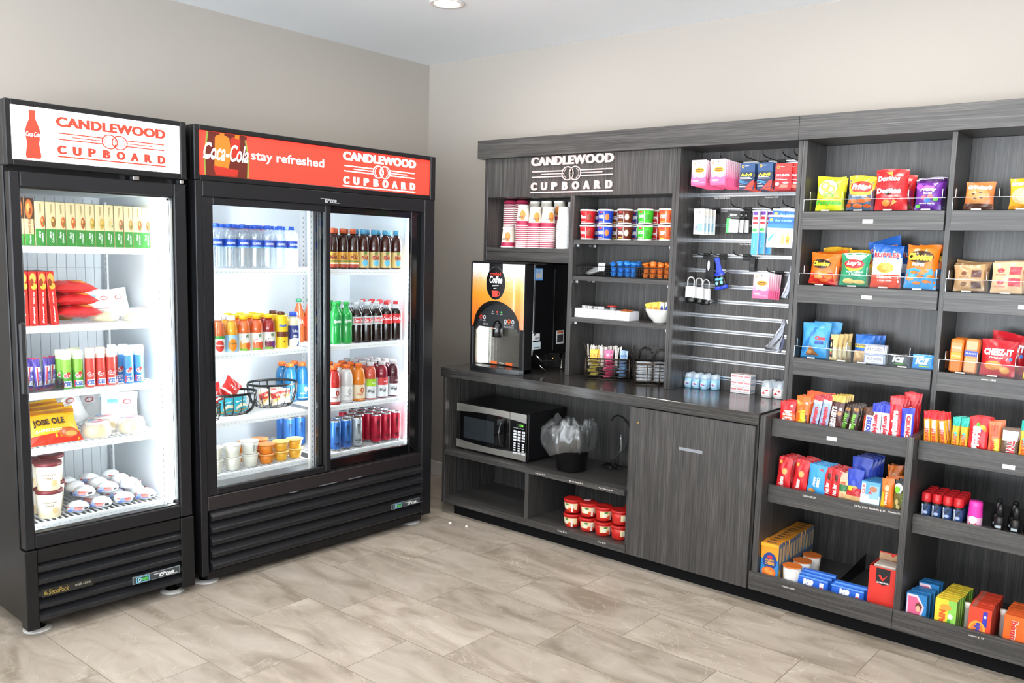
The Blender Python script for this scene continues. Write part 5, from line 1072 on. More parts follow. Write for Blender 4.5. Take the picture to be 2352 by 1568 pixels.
m = MB(); m.tube([(.395, .17, .10), (.41, .19, .075), (.40, .22, .062), (.375, .26, .055)], .006, c('c2c4c6', .2, metal=1.0), 8); m.tube([(.39, .19, .055), (.43, .20, .022), (.40, .25, .012), (.35, .30, .008)], .004, CHR, 8); child('drain_fitting', m, cm)
m = MB(); m.tube([(.40, .43, .13), (.41, .42, .075), (.39, .36, .055), (.30, .3, .05), (.18, .28, .04)], .0035, BLKW, 6); m.lathe([(.006, 0, c('c79a5a', .2, metal=1.0)), (.006, .02, c('c79a5a', .2, metal=1.0))], 10, .39, .33, .06); child('water_hose', m, cm)
# ------------------------------------------------------------------ microwave
mw = root('microwave', 'W', (.803, -.512, .3828), 'black and stainless countertop microwave inside the open base cabinet', 'microwave')
WMW, DMW, HM = .525, .345, .262
m = MB(); m.box(0, WMW, .018, DMW, .012, HM+.012, c('121214', .3), .004)
for z in (.205, .20, .195): m.box(WMW, WMW+.0008, .10, .27, z, z+.0015, '2e3034')
child('housing', m, mw)
for x in (.04, WMW-.04):
    for y in (.04, DMW-.04): m = MB(); m.lathe([(.012, 0, '9a9a98'), (.012, .013, '9a9a98')], 12, x, y); child('foot', m, mw)
m = MB(); m.box(0, .405, 0, .018, .014, HM+.010, c('0d0d0f', .06, coat=1.0), .003)
def strip(mb, x0, x1, top):
    N = 20
    for i in range(N):
        a, b = x0+(x1-x0)*i/N, x0+(x1-x0)*(i+1)/N
        g_ = lambda x: .048-.014*math.sin(PI*min(1, x/.52))
        if top: q = [(a, HM+.010-g_(a)), (b, HM+.010-g_(b)), (b, HM+.010), (a, HM+.010)]
        else: q = [(a, .014), (b, .014), (b, .014+g_(b)), (a, .014+g_(a))]
        mb.face([(x, -.0012, z) for x, z in q], c('d8d4cc', .3, metal=.85))
strip(m, .0, .404, True); strip(m, .0, .404, False)
m.face([(.055, -.0008, .075), (.29, -.0008, .075), (.29, -.0008, .20), (.055, -.0008, .20)], c('2a2f33', .05, coat=1.0))
d = child('door', m, mw)
m = MB(); m.tube([(.368, -.002, .072), (.355, -.022, .085), (.348, -.030, .14), (.355, -.022, .205), (.368, -.002, .218)], .011, c('3f4143', .12, metal=.9), 10, .008); child('handle', m, d)
m = MB(); m.box(.407, WMW, 0, .018, .014, HM+.010, c('0d0d0f', .2), .003); strip(m, .407, WMW, True); strip(m, .407, WMW, False)
cp_ = child('control_panel', m, mw); mp = flatmap(0, 1, 0, 1, -.0006)
m = MB(); m.face([mp(.455, .196), mp(.505, .196), mp(.505, .216), mp(.455, .216)], '15170f'); txt(m, mp, '1:33', .486, .206, .032, .012, pm('display_green', '6fd03a', .4, emis=.8), .0004); txt(m, mp, 'Hamilton Beach', .470, .190, .075, .005, 'c8cacc', .0004); child('display', m, cp_)
for r_ in range(4):
    for q in range(3): m = MB(); x, z = .434+.030*q, .170-.0155*r_; m.box(x, x+.022, -.0022, .0, z-.0055, z+.0055, 'e2e5ea', .001); txt(m, mp, str((r_*3+q+1) % 10), x+.011, z, .004, .006, '3a3a3c', .0018); child('button', m, cp_)
for r_ in range(4):
    for q in range(3):
        if r_ == 3 and 0: continue
        m = MB(); x, z = .436+.030*q, .104-.013*r_; m.box(x, x+.015, -.0022, .0, z-.004, z+.004, 'd3d6da', .001); child('button', m, cp_)
for i, x in enumerate((.434, .468, .492)): m = MB(); m.box(x, x+(.028, .016, .028)[i], -.0022, 0, .050-.005, .050+.005, 'd3d6da', .001); child('button', m, cp_)
# ------------------------------------------------------------------ bin with liner, cord, soups
bi = root('waste_bin', 'W', (1.570, -.418, .3822), 'small black round waste bin with clear liner, beside the microwave', 'waste bin')
m = MB(); m.lathe([(.078, 0, BLKG), (.080, .003, BLKG), (.098, .205, BLKG), (.101, .207, BLKG), (.101, .212, BLKG), (.096, .212, BLKG), (.076, .006, BLKG), (.001, .006, BLKG)], 36); child('bucket', m, bi)
m = MB(); rs = random.Random(2); ph = [rs.uniform(0, 6.3) for _ in range(6)]
prof = [(.118, .118, 0), (.122, .135, .2), (.124, .165, .3), (.120, .20, .3), (.114, .232, .5), (.108, .255, .7), (.098, .262, .8), (.090, .245, .7), (.086, .18, .6), (.070, .10, .5), (.04, .05, .4), (.002, .045, 0)]
NS = 72; V = []
for i, (r_, z, a) in enumerate(prof):
    for k in range(NS):
        t = 2*PI*k/NS
        wv = .012*math.sin(5*t+ph[0]+i*.5)+.009*math.sin(9*t+ph[1]-i*.7)+.006*math.sin(17*t+ph[2]+i)+.004*math.sin(29*t+ph[3])
        lift = (.018*math.sin(3*t+ph[4])+.014*math.sin(7*t+ph[5])+.01*math.sin(13*t))*a
        rr = r_+abs(wv)*(.25+a*1.25)+(.035*max(0, math.cos(t-3.7))**2 if 1 <= i <= 4 else 0)
        V.append((rr*math.cos(t), rr*math.sin(t), z+lift-(.05*max(0, math.cos(t-3.7))**2 if i == 0 else 0)))
m.mesh(V, [(i*NS+k, i*NS+(k+1) % NS, (i+1)*NS+(k+1) % NS, (i+1)*NS+k) for i in range(len(prof)-1) for k in range(NS)], BAGF, True); child('liner', m, bi)
m = MB(); pts = []
for k in range(60):
    t = k/59; a = t*4*PI*1.2; pts.append((1.715+.045*math.cos(a)+.01*math.sin(3*a), -.25+.040*math.sin(a), .392+.010*t+.004*math.sin(5*a)))
pts += [(1.70, -.20, .43), (1.745, -.17, .48), (1.765, -.16, .53), (1.765, -.155, .58), (1.745, -.155, .62), (1.71, -.15, .648), (1.67, -.150, .655), (1.645, -.148, .64), (1.635, -.146, .62)]
m.tube(pts, .0035, BLKW, 6); root('power_cord', 'W', (0, 0, 0), 'coiled black power cord behind the waste bin, rising along the back', 'cord', me=m)
m = MB()
for i in range(3): m.tube([(0, 0, 0), (.010, 0, .02), (.002, 0, .05), (-.012, 0, .08), (-.02, 0, .10)], .010-.002*i, BAGF, 7, .006)
root('plastic_wrap', 'W', (1.742, -.225, .47), 'twisted clear plastic wrap hanging on the cord behind the bin', 'wrap', me=m, rot=(0, .3, 0))
m = MB(); m.box(-.012, .012, -.008, .008, 0, .011, 'f2f3f4', .003); root('white_plug', 'W', (1.455, -.36, .3825), 'small white plug lying between the microwave and the bin', 'plug', rot=(0, 0, .3), me=m)
tub('soup', .038, .0455, .064, 'd22a24', 'c8241f', 'soup_bowl', [('r', 0, .30, 1, .82, 'f1dfb0'), ('e', .30, .55, .13, .22, 'e9ecd8'), ('e', .36, .72, .12, .08, '4f8a35'), ('e', .62, .32, .2, .16, 'e2542a'), ('r', .62, .1, .74, .8, 'ece8e2')], .014, None, 1.06)
for i, (x, y) in enumerate(((1.648, -.500), (1.748, -.498), (1.845, -.500), (1.942, -.494), (1.955, -.385))):
    for k in range(2):
        if i == 4 and k: pass
        put('soup', 'W', (x, y, .1052+.0785*k), 'red-lidded soup bowl, %s of %s' % (('lower', 'upper')[k], ('the leftmost front stack', 'the second front stack', 'the third front stack', 'the rightmost front stack', 'the stack behind at right')[i]), 'soup bowl', group='soup bowls', rot=(0, 0, .2+.5*i))
m = MB(); m.box(-.016, .016, -.01, .01, 0, .0012, 'f0b6c8'); root('pink_tag', 'W', (1.738, -.495, .2620), 'tiny pink paper tag lying on the second upper soup lid', 'tag', rot=(0, 0, .4), me=m)
for i, (x, y) in enumerate(((.935, -.690), (1.045, -.672))):
    m = MB(); m.lathe([(.007, 0, 'f4f4f2'), (.009, .004, 'f4f4f2'), (.006, .009, 'f4f4f2'), (.001, .010, 'f4f4f2')], 9, wob=lambda a, z: 1+.2*math.sin(3*a)); root('crumb', 'W', (x, y, .0004), 'white crumb on the floor in front of the base cabinet, %s' % ('left one', 'right one')[i], 'crumb', 'floor crumbs', me=m)
# ------------------------------------------------------------------ slatwall hangings
def hook(x, z, L, lab, plate=.022, y0=None):
    r = root('peg_hook', 'W', (x, YB-.002, z), lab, 'hook')
    m = MB(); m.box(-plate, plate, -.005, 0, -.018, .012, BLKW, .002); child('back_plate', m, r)
    m = MB(); m.tube([(0, -.004, 0), (0, -L*.5, .004), (0, -L*.88, .010), (0, -L*.97, .018), (0, -L, .032)], .0028, BLKW, 6); child('arm', m, r)
def card(kind, w, h, base, spec, blister=None, hole=True, th=.0012, name='hanging_card'):
    """origin at the hang hole; hangs down"""
    m = MB(); m.box(-w/2, w/2, -th, 0, -h+.012, .012, base, .0004)
    mp = lambda u, v, o=0: (-w/2+w*u, -th-o, -h+.012+h*v)
    decals(m, mp, spec, .0004)
    if hole: ellipse(m, mp, .5, 1-.012/h, .05, .018, '202022', .0012, 1, 10)
    parts = [('card', m)]
    if blister:
        b = MB(); x0, x1, z0, z1, d, q = blister; b.box(-w/2+w*x0, -w/2+w*x1, -th-d, -th, -h+.012+h*z0, -h+.012+h*z1, ACR if q is None else q, .003); parts.append(('blister', b))
    proto(kind, name, *parts)
def gradpink():
    m = pm('pink_card_print', 'f0629a', .3); n = m.node_tree.nodes; l = m.node_tree.links
    tc = n.new('ShaderNodeTexCoord'); sp = n.new('ShaderNodeSeparateXYZ'); l.new(tc.outputs['Object'], sp.inputs[0]); cr = n.new('ShaderNodeValToRGB')
    mr = n.new('ShaderNodeMapRange'); mr.inputs['From Min'].default_value = -.12; mr.inputs['From Max'].default_value = .01; l.new(sp.outputs[2], mr.inputs['Value']); l.new(mr.outputs[0], cr.inputs[0])
    e = cr.color_ramp.elements; e[0].color = lin('f24f7c'); e[1].color = lin('fbdce4'); x = e.new(.35); x.color = lin('f27cae'); x = e.new(.7); x.color = lin('f9c3d4'); l.new(cr.outputs[0], n['Principled BSDF'].inputs['Base Color']); return m
PK = gradpink()
card('pink', .080, .122, PK, [('o', .18, .86, .07, .055, 'f08a3a', .5), ('r', .18, .10, .90, .72, 'f9cfdc'), ('e', .55, .60, .32, .10, 'e8a020'), T('Pepto', .55, .63, .46, .07, '4a3a20', bold=.05, shear=.2), T('Bismol', .55, .57, .46, .055, '7a3a20', bold=.04, shear=.2), ('p', [(.0, .26), (.35, .34), (.7, .30), (1, .34), (1, .12), (0, .1)], 'f2699a'), ('r', .12, .16, .5, .18, 'fbe4ec'), ('r', .12, .20, .6, .22, 'fbe4ec')], None)
card('adv', .074, .122, '274a78', [('r', 0, 0, 1, .68, '1d2c4e'), ('o', .2, .88, .09, .065, 'f0a83a', .5), ('r', .33, .89, .6, .91, 'c9d6ea'), ('p', [(.38, .05), (.95, .1), (1, .35), (.75, .3)], 'cf3a2c'), ('p', [(.2, .0), (.9, .0), (.95, .08)], 'd8452c'), T('Advil', .46, .56, .78, .12, 'f2e22a', bold=.05), ('r', .05, .45, .75, .47, 'd0d8e6'), ('r', .05, .40, .85, .42, 'd0d8e6'), ('p', [(.0, .36), (.6, .28), (.6, .25), (0, .32)], '3f8ac8'), ('p', [(.0, .30), (.6, .22), (.6, .2), (0, .27)], '3f8ac8'), ('r', .05, .10, .45, .14, 'e8ecf2'), ('r', .05, .20, .3, .22, 'e8ecf2')])
card('tyl', .080, .122, 'c8232b', [('r', 0, .70, 1, .98, 'd8332f'), ('o', .17, .86, .09, .065, 'f0883a', .5), ('r', .3, .87, .55, .89, 'f0c8c8'), T('TYLENOL', .48, .56, .80, .09, 'f8f6f4', bold=.05, shear=.2), ('r', .05, .44, .5, .46, 'f0c8c8'), ('r', .05, .39, .75, .41, 'f0c8c8'), ('e', .17, .24, .12, .07, 'f3eeee'), ('e', .68, .28, .18, .035, 'f3eeee'), ('p', [(.28, .10), (.8, .10), (.85, .20), (.4, .22)], 'e87a6a'), ('r', 0, 0, 1, .05, '8a1418')], (.78, .98, .06, .6, .012, None))
card('pouch', .058, .125, 'e9e9e7', [('r', .05, .72, .95, .98, 'efe9df'), T('Q-tips', .45, .84, .5, .06, '3a3a3c', bold=.03), ('r', .06, .05, .94, .68, 'f2f5f6'), ('p', [(.35, .12), (.85, .12), (.85, .45), (.35, .40)], '9fd6e8'), ('e', .25, .25, .08, .1, 'a58ad0')], (.04, .96, .03, .70, .010, None))
card('floss', .066, .110, '1b1c1e', [T('REACH', .5, .82, .55, .08, 'f2f2f2', bold=.05), ('r', .05, .72, .95, .73, '9a9a9a'), ('r', .0, .03, .34, .66, '3fce5a'), ('r', .05, .05, .2, .62, '58dc70')], (.26, .98, .05, .62, .014, 'f0f2f2'))
card('brush', .030, .205, 'e9eef4', [('r', 0, 0, 1, .5, '4fa4e2'), ('r', 0, .62, 1, .78, 'f4f4f4'), ('r', .1, .80, .9, .86, 'd8323a'), ('r', .1, .70, .9, .74, 'd8323a'), ('r', .1, .90, .9, .98, '6a3a9a'), T('Fresh', .5, .28, .12, .5*.5, 'f2f8fd', rot=0), ('e', .5, .56, .4, .04, '54c464')], None, True, .014, 'toothbrush_box')
card('baby', .128, .150, '2f6fd6', [('r', 0, 0, 1, .60, 'f4f6f8'), ('r', 0, .60, 1, .72, '3f86e0'), ('r', 0, .94, 1, 1, 'eef2f8'), T('tiny traveler', .60, .83, .66, .09, '9fe0f4', bold=.03), ('e', .13, .84, .07, .05, 'f0d23a'), ('e', .13, .80, .05, .03, '4ab8d8'), ('p', [(.08, .16), (.28, .38), (.24, .44), (.05, .26)], '5fb4e4'), ('e', .33, .28, .04, .09, 'eab0d4'), ('e', .46, .28, .035, .08, 'bcdff0'), ('r', .56, .12, .68, .34, 'f3df7a'), ('e', .62, .38, .03, .06, 'f3df7a'), ('r', .76, .14, .88, .36, 'f3b93a'), ('e', .82, .40, .03, .06, 'f3c85a'), ('r', .78, .2, .86, .26, 'e87a3a')], None, True, .006, 'travel_kit_card')
YF = -.265
for s_, (x, lab) in enumerate(((2.182, 'left'), (2.285, 'right'))):
    hook(x-.012, 1.992, .205, 'black peg hook carrying the %s pink card set, top slatwall row' % lab)
    for i in range(11): put('pink', 'W', (x-.017+.0005*i, YF+.018*i-.001, 1.985-.0008*i), 'pink stomach medicine card, %s, %s pink set, top slatwall row' % ('frontmost' if i == 0 else ORD[i]+' back', lab), 'medicine card', group='pink cards %s set' % lab, rot=(random.Random(i).uniform(-.03, .03), 0, .0))
for s_, (x, n, lab) in enumerate(((2.405, 4, 'left'), (2.495, 4, 'right'))):
    hook(x, 1.992, .215, 'black peg hook carrying the %s blue painkiller set' % lab)
    for i in range(n): put('adv', 'W', (x, -.235+.030*i, 1.963-.001*i), 'dark blue painkiller card, %s of the %s blue set' % ('frontmost' if i == 0 else ORD[i]+' back', lab), 'medicine card', group='blue painkiller cards', rot=(.02*i, 0, .02))
for s_, (x, n, lab) in enumerate(((2.592, 3, 'left'), (2.645, 3, 'right'))):
    hook(x, 1.992, .215, 'black peg hook carrying the %s red painkiller set' % lab, .014)
    for i in range(n): put('tyl', 'W', (x-.005 if s_ == 0 else 2.627, (-.240 if s_ == 0 else -.222)+.032*i, 1.955), 'red painkiller blister card, %s of the %s red set' % (('frontmost', 'second back', 'rearmost')[i], lab), 'medicine card', group='red painkiller cards')
hook(2.165, 1.769, .185, 'black peg hook holding white cotton pouches')
for i in range(4): put('pouch', 'W', (2.157+.001*i, -.225+.036*i, 1.755), 'white travel pouch card, %s, second slatwall row' % ('frontmost', 'second back', 'third back', 'rearmost')[i], 'travel card', group='white pouches', rot=(.02, 0, .03))
hook(2.335, 1.769, .185, 'black peg hook holding black and green floss cards')
for i in range(3): put('floss', 'W', (2.332+.006*i, -.205+.040*i, 1.745), 'black and green floss card with white case, %s' % ('frontmost', 'middle', 'rearmost')[i], 'travel card', group='floss cards', rot=(0, -.03*i+.03, .05))
hook(2.480, 1.769, .205, 'black peg hook holding toothbrush boxes')
for i, (x, y, z, a) in enumerate(((2.462, -.225, 1.742, 0), (2.482, -.185, 1.745, .02), (2.498, -.145, 1.745, .02))): put('brush', 'W', (x, y, z), 'slim blue and white toothbrush box, %s, hanging on slatwall' % ('left front', 'middle', 'right rear')[i], 'toothbrush', group='toothbrush boxes', rot=(0, a, 0))
hook(2.60, 1.769, .20, 'black peg hook holding baby travel kits')
for i, (x, y, z, a) in enumerate(((2.582, -.215, 1.712, .03), (2.594, -.195, 1.740, .05), (2.594, -.170, 1.725, .07))): put('baby', 'W', (x, y, z+.01), 'blue and white baby travel kit, %s, beside toothbrush boxes' % ('frontmost', 'middle, highest', 'rearmost')[i], 'travel kit', group='baby travel kits', rot=(0, a, 0))
# third row
hook(2.125, 1.539, .16, 'black peg hook holding padlocks at slatwall left'); hook(2.215, 1.539, .14, 'black peg hook holding blue flashlights'); hook(2.345, 1.539, .15, 'empty black peg hook beside the black hanging strip')
for i, (x, y, z) in enumerate(((2.118, -.205, 1.43), (2.142, -.165, 1.425), (2.160, -.125, 1.418))):
    r = root('padlock', 'W', (x, y, z), 'white and black padlock on slatwall, %s' % ('front left', 'middle', 'rear right')[i], 'padlock', 'padlocks')
    m = MB(); m.box(-.026, .026, -.010, .010, -.105, -.045, c('f0f1f2', .3), .004); child('case', m, r)
    m = MB(); m.lathe([(.022, 0, BLKW), (.026, .006, BLKW), (.026, .026, BLKW), (.024, .028, BLKW)], 18, 0, 0, -.128, sy=.5); child('dial', m, r)
    m = MB(); m.tube([(-.018, 0, -.046)]+[(-.018*math.cos(PI*k/8), 0, -.018+.018*math.sin(PI*k/8)) for k in range(9)]+[(.018, 0, -.046)], .0035, c('e3e4e6', .2, metal=.5), 7); child('shackle', m, r)
m = MB(); m.box(-.024, .024, -.004, 0, -.115, .01, BLKW, .001); ellipse(m, lambda u, v, o=0: (u, -.004-o, v), -.008, -.035, .007, .026, 'e6e0f4', .0006, 1, 18); root('black_tag', 'W', (2.166, -.10, 1.525), 'black hanging tag with pale oval above the padlocks', 'tag', me=m)
for i, (x, y, a) in enumerate(((2.225, -.150, -.35), (2.212, -.115, -.1))):
    r = root('blue_travel_bottle', 'W', (x, y, 1.525), 'blue and black travel bottle with strap, %s on slatwall hook' % ('front', 'rear'), 'bottle', 'blue travel bottles', (0, a, 0)) if 0 else root('blue_travel_bottle', 'W', (x, y, 1.525), 'blue and black travel bottle with strap, %s one on slatwall hook' % ('front', 'rear')[i], 'bottle', 'blue travel bottles', (0, a, 0))
    m = MB(); m.box(-.012, .012, -.003, .003, -.075, .005, '2f48d0', .002); child('strap', m, r)
    m = MB(); m.lathe([(.020, -.155, '2f48d0'), (.020, -.140, BLKW), (.018, -.138, BLKW), (.018, -.095, BLKW), (.016, -.088, '2f48d0'), (.021, -.082, '2f48d0'), (.017, -.07, '2f48d0'), (.001, -.068, '2f48d0')], 16, sy=.7); decals(m, cylmap(.0185, -.138, -.095, rf=None), [], .001); f = cylmap(.0182, -.138, -.092); decals(m, f, [('r', .25, .62, .8, .85, '5fb8e8'), ('e', .5, .32, .2, .2, '7fd0f0')], .0012, .0005, True); child('bottle', m, r)
m = MB(); m.box(-.016, .016, -.020, 0, -.07, .004, BLKW, .002); m.box(-.010, .010, -.022, -.020, -.05, -.03, '3a3b3e', .001); root('black_strip_holder', 'W', (2.384, YB-.003, 1.536), 'short black plastic holder hanging beside the empty hook', 'holder', me=m)
hook(2.520, 1.463, .15, 'black peg hook carrying the lower pink card set')
for i in range(6): put('pink', 'W', (2.485+.004*i, -.185+.018*i, 1.452-.001*i), 'pink stomach medicine card, %s, lower pink set' % ('frontmost' if i == 0 else ORD[i]+' back'), 'medicine card', group='lower pink cards', rot=(0, .01*i, .03))
def foil(nm, lab, pts, r0, loc, rot):
    m = MB(); fm = c('74767c', .3, metal=.8)
    V = []; n = 14; L = len(pts)
    for i, (x, z, w) in enumerate(pts):
        for k in range(n): a = 2*PI*k/n; q = 1+.16*math.sin(3*a+i*1.7)+.1*math.sin(7*a+i*2.9); V.append((x+w*math.cos(a)*q, .35*w*math.sin(a)*q, z))
    m.mesh(V, [(i*n+k, i*n+(k+1) % n, (i+1)*n+(k+1) % n, (i+1)*n+k)[::-1] for i in range(L-1) for k in range(n)]+[tuple(range(n)), tuple((L-1)*n+k for k in range(n))[::-1]], fm, False)
    decals(m, lambda u, v, o=0: (u, -.018-o, v), [('r', .012, -.13, .022, -.075, '26305e')], .001)
    root('foil_pouch', 'W', loc, lab, 'pouch', None, rot, m)
foil('foil_pouch', 'large crumpled silver foil pouch hanging low beside the snack rack', [(0, .01, .006), (0, -.01, .012), (-.002, -.03, .011), (-.006, -.055, .019), (-.010, -.085, .024), (-.014, -.11, .030), (-.018, -.135, .036), (-.02, -.148, .034)], 0, (2.618, -.20, 1.243), (0, .16, .3))
foil('foil_pouch', 'narrow silver foil pouch half hidden at the slatwall right edge', [(0, .01, .005), (.001, -.03, .009), (0, -.07, .011), (-.003, -.11, .015), (-.008, -.14, .018)], 0, (2.642, -.215, 1.492), (0, .1, .3))
hook(2.636, 1.232, .14, 'short black peg hook holding the large foil pouch', .012); hook(2.650, 1.463, .14, 'short black peg hook holding the narrow foil pouch', .010)
# counter goods
m = MB(); cb = c('9fd2f2', .25); cc_ = clearmat('frosted_cap', 'dfeaf2', .10, .2, .25)
m.lathe([(.017, 0, cb), (.019, .003, cb), (.019, .046, cb), (.0175, .048, cb)], 18, sy=.62); decals(m, lambda u, v, o=0: ((u-.5)*.030, -.0118-o-.0004, .008+.034*v), [('r', .05, .15, .95, .8, 'd8e8f4'), ('e', .4, .45, .2, .2, 'c97a9a'), ('r', .5, .3, .85, .5, '4f7ac0')], .0002)
q = MB(); q.lathe([(.0185, .0482, cc_), (.0185, .060, cc_), (.014, .072, cc_), (.006, .077, cc_), (.001, .0775, cc_)], 18, sy=.62)
proto('deo', 'deodorant', ('container', m), ('cap', q))
for j in range(3):
    for i in range(4 if j else 3): put('deo', 'W', (2.094+.0455*i-.002*j, -.139+.028*j, ZW), 'clear-capped blue deodorant, %s row, %s from left, on worktop' % (('front', 'middle', 'rear')[j], ORD[i]), 'deodorant', group='blue deodorants')
bx('medbox', 'medicine_box', .0345, .075, .031, 'e9e6e8', [('r', .1, .55, .9, .8, 'd88a90'), ('r', .1, .2, .7, .3, 'c9c4cc')], [('r', .2, .1, .45, .9, 'd8888c')], [('r', .1, .3, .9, .7, 'a9b7cc')])
for k in range(3):
    for i in range(3): put('medbox', 'W', (2.340+.0355*i, -.080, ZW+.0318*k), 'small white medicine box, %s row, %s of the three columns' % (('bottom', 'middle', 'top')[k], ('left', 'middle', 'right')[i]), 'medicine box', group='white medicine boxes')
m = MB(); wq = c('ececed', .25)
m.lathe([(.024, 0, wq), (.026, .003, wq), (.026, .052, cc_), (.026, .066, cc_), (.020, .080, cc_), (.008, .086, cc_), (.001, .087, cc_)], 20, sy=.62)
decals(m, lambda u, v, o=0: ((u-.5)*.040, -.0163-o-.0004, .012+.032*v), [('r', 0, 0, 1, 1, 'f4f2f2'), ('p', [(0, .2), (.5, .9), (.9, .9), (.4, .2)], 'd8323a'), ('e', .5, .55, .18, .2, 'f4f2f2')], .0002)
proto('oldsp', 'deodorant', ('deodorant', m))
for i, (x, y) in enumerate(((2.522, -.130), (2.580, -.120), (2.535, -.092), (2.592, -.080))): put('oldsp', 'W', (x, y, ZW), 'white deodorant with red stripe, %s, beside snack rack' % ('front left', 'front right', 'rear left', 'rear right')[i], 'deodorant', group='red and white deodorants')
# ------------------------------------------------------------------ snack racks
ZR = [1.7462, 1.4212, 1.0927, .8032, .5292, .1092]
TR = ACR; EDGE = clearmat('acrylic_edge_glow', 'f2f6f8', .22, .2, .35)  # pale strip material paints the bright glow of light along the tray edges
def tray(x0, x1, z, divs, lab, h=.050, hd=.085, y0=None):
    y0 = YU-.010 if y0 is None else y0; y1 = y0+.19; yd = y0+.060
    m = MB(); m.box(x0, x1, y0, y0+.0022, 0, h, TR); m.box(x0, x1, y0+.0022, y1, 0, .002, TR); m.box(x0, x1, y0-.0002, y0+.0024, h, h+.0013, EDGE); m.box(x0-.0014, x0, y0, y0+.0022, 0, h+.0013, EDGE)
    r = root('acrylic_tray', 'W', (0, 0, z), lab, 'tray'); child('front_lip', m, r)
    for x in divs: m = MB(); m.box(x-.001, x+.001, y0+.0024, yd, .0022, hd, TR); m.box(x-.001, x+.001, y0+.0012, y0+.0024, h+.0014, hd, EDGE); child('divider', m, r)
    for x in divs[:-1]: m = MB(); x_ = x+.5*(divs[1]-divs[0]) if len(divs) > 1 else x; m.box(x_-.018, x_+.018, y0-.0006, y0-.0001, .001, .006, 'f6f3e8'); child('price_tag', m, r)
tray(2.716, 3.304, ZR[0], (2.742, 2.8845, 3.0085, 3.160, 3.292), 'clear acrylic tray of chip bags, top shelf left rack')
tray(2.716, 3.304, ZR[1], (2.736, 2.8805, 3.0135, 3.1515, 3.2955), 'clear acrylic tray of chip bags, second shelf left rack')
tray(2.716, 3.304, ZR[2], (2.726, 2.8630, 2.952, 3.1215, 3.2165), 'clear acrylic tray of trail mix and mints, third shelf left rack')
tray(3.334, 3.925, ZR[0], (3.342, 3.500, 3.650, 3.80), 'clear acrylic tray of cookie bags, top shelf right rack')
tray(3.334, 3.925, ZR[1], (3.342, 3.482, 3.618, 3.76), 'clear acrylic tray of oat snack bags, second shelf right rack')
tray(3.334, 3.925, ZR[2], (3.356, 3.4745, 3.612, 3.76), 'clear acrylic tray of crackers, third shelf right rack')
ZR = [z+.0024 for z in ZR[:3]]+ZR[3:]
Z = ZR
bag('funy', 'chip_bag', .128, .150, .05, 'e3e02a', [('e', .42, .66, .36, .25, 'f2efb0'), ('o', .42, .66, .37, .26, '3f8a2c', .95), ('o', .34, .72, .18, .13, 'efb04a', .6), ('o', .55, .62, .17, .12, 'efb04a', .6), ('o', .42, .50, .14, .09, 'eaa83e', .6), ('o', .52, .42, .16, .08, '5aa83a', .7), ('r', .06, .33, .94, .37, 'e8a22a'), T('Funyuns', .5, .22, .9, .17, '54b83a', bold=.07)], 21)
bag('frit', 'chip_bag', .117, .148, .05, '566a80', [('r', 0, .62, 1, 1, 'f2b832'), ('e', .5, .62, .48, .22, 'f0b63a'), ('e', .52, .66, .42, .18, 'd8352a'), T('Fritos', .52, .67, .74, .17, 'fafafa', bold=.07, shear=.25), ('e', .5, .47, .42, .05, 'f0a23a'), T('FLAVOR TWISTS', .5, .40, .6, .05, 'cfe0ee', bold=.04), ('e', .25, .24, .18, .06, 'd9662a'), ('e', .6, .26, .2, .05, 'd9662a'), ('e', .82, .3, .12, .06, 'dd7030'), ('e', .45, .12, .18, .06, 'd9662a'), ('e', .8, .12, .14, .05, 'cf5a24'), ('e', .12, .12, .1, .06, 'cf5a24')], 22, backcol='e8903a')
bag('dori', 'chip_bag', .135, .172, .055, 'd3252a', [('p', [(.3, .93), (.55, .80), (.5, .95)], 'e8a050'), ('p', [(.15, .30), (.5, .05), (.85, .30)], 'c01a20'), ('e', .38, .17, .13, .08, 'ea8a3a'), ('p', [(.5, .08), (.72, .2), (.6, .26)], 'ef9a44'), T('Doritos', .42, .76, .70, .13, 'f4f2f0', bold=.06, shear=.1), ('p', [(.08, .50), (.85, .50), (.42, .35)], '2a1414'), T('Doritos', .45, .46, .78, .13, 'fdfdfd', bold=.08), T('NACHO CHEESE', .62, .33, .3, .04, 'f0d0c0', bold=.03)], 23, trim=None)
bag('frut', 'fruit_snack_bag', .105, .128, .04, '6a2a92', [('r', 0, .88, 1, 1, '401a56'), ('r', 0, .955, 1, 1, 'e9e2f0'), ('e', .5, .72, .22, .06, 'e86ab0'), T('Fruity', .5, .64, .62, .13, 'dff2c8', bold=.07), T('SNACKS', .5, .53, .35, .06, 'f2e8f8', bold=.04), ('e', .35, .40, .10, .08, 'e83a5a'), ('e', .6, .42, .10, .08, 'e05a4a'), ('e', .5, .32, .12, .08, '3f78d8'), ('e', .82, .34, .10, .06, '6ac04a'), ('e', .15, .74, .14, .09, 'a04ae0'), T('Mixed Berry', .5, .20, .6, .06, 'f2e8f8', bold=.03), ('e', .15, .12, .1, .06, '6ac04a')], 24)
bag('chee', 'chip_bag', .132, .138, .05, 'ee6a1c', [('p', [(0, .0), (1, .0), (1, .42), (.5, .30), (0, .38)], 'd92a22'), ('e', .40, .64, .34, .15, '2a1a10'), T('Cheetos', .40, .645, .60, .16, 'f7c22a', bold=.08, shear=.2), ('e', .5, .34, .2, .07, 'f08a3a'), ('e', .35, .22, .16, .06, 'f09a4a'), ('e', .7, .24, .14, .08, 'f0803a'), ('e', .55, .12, .15, .05, 'e8682a')], 25)
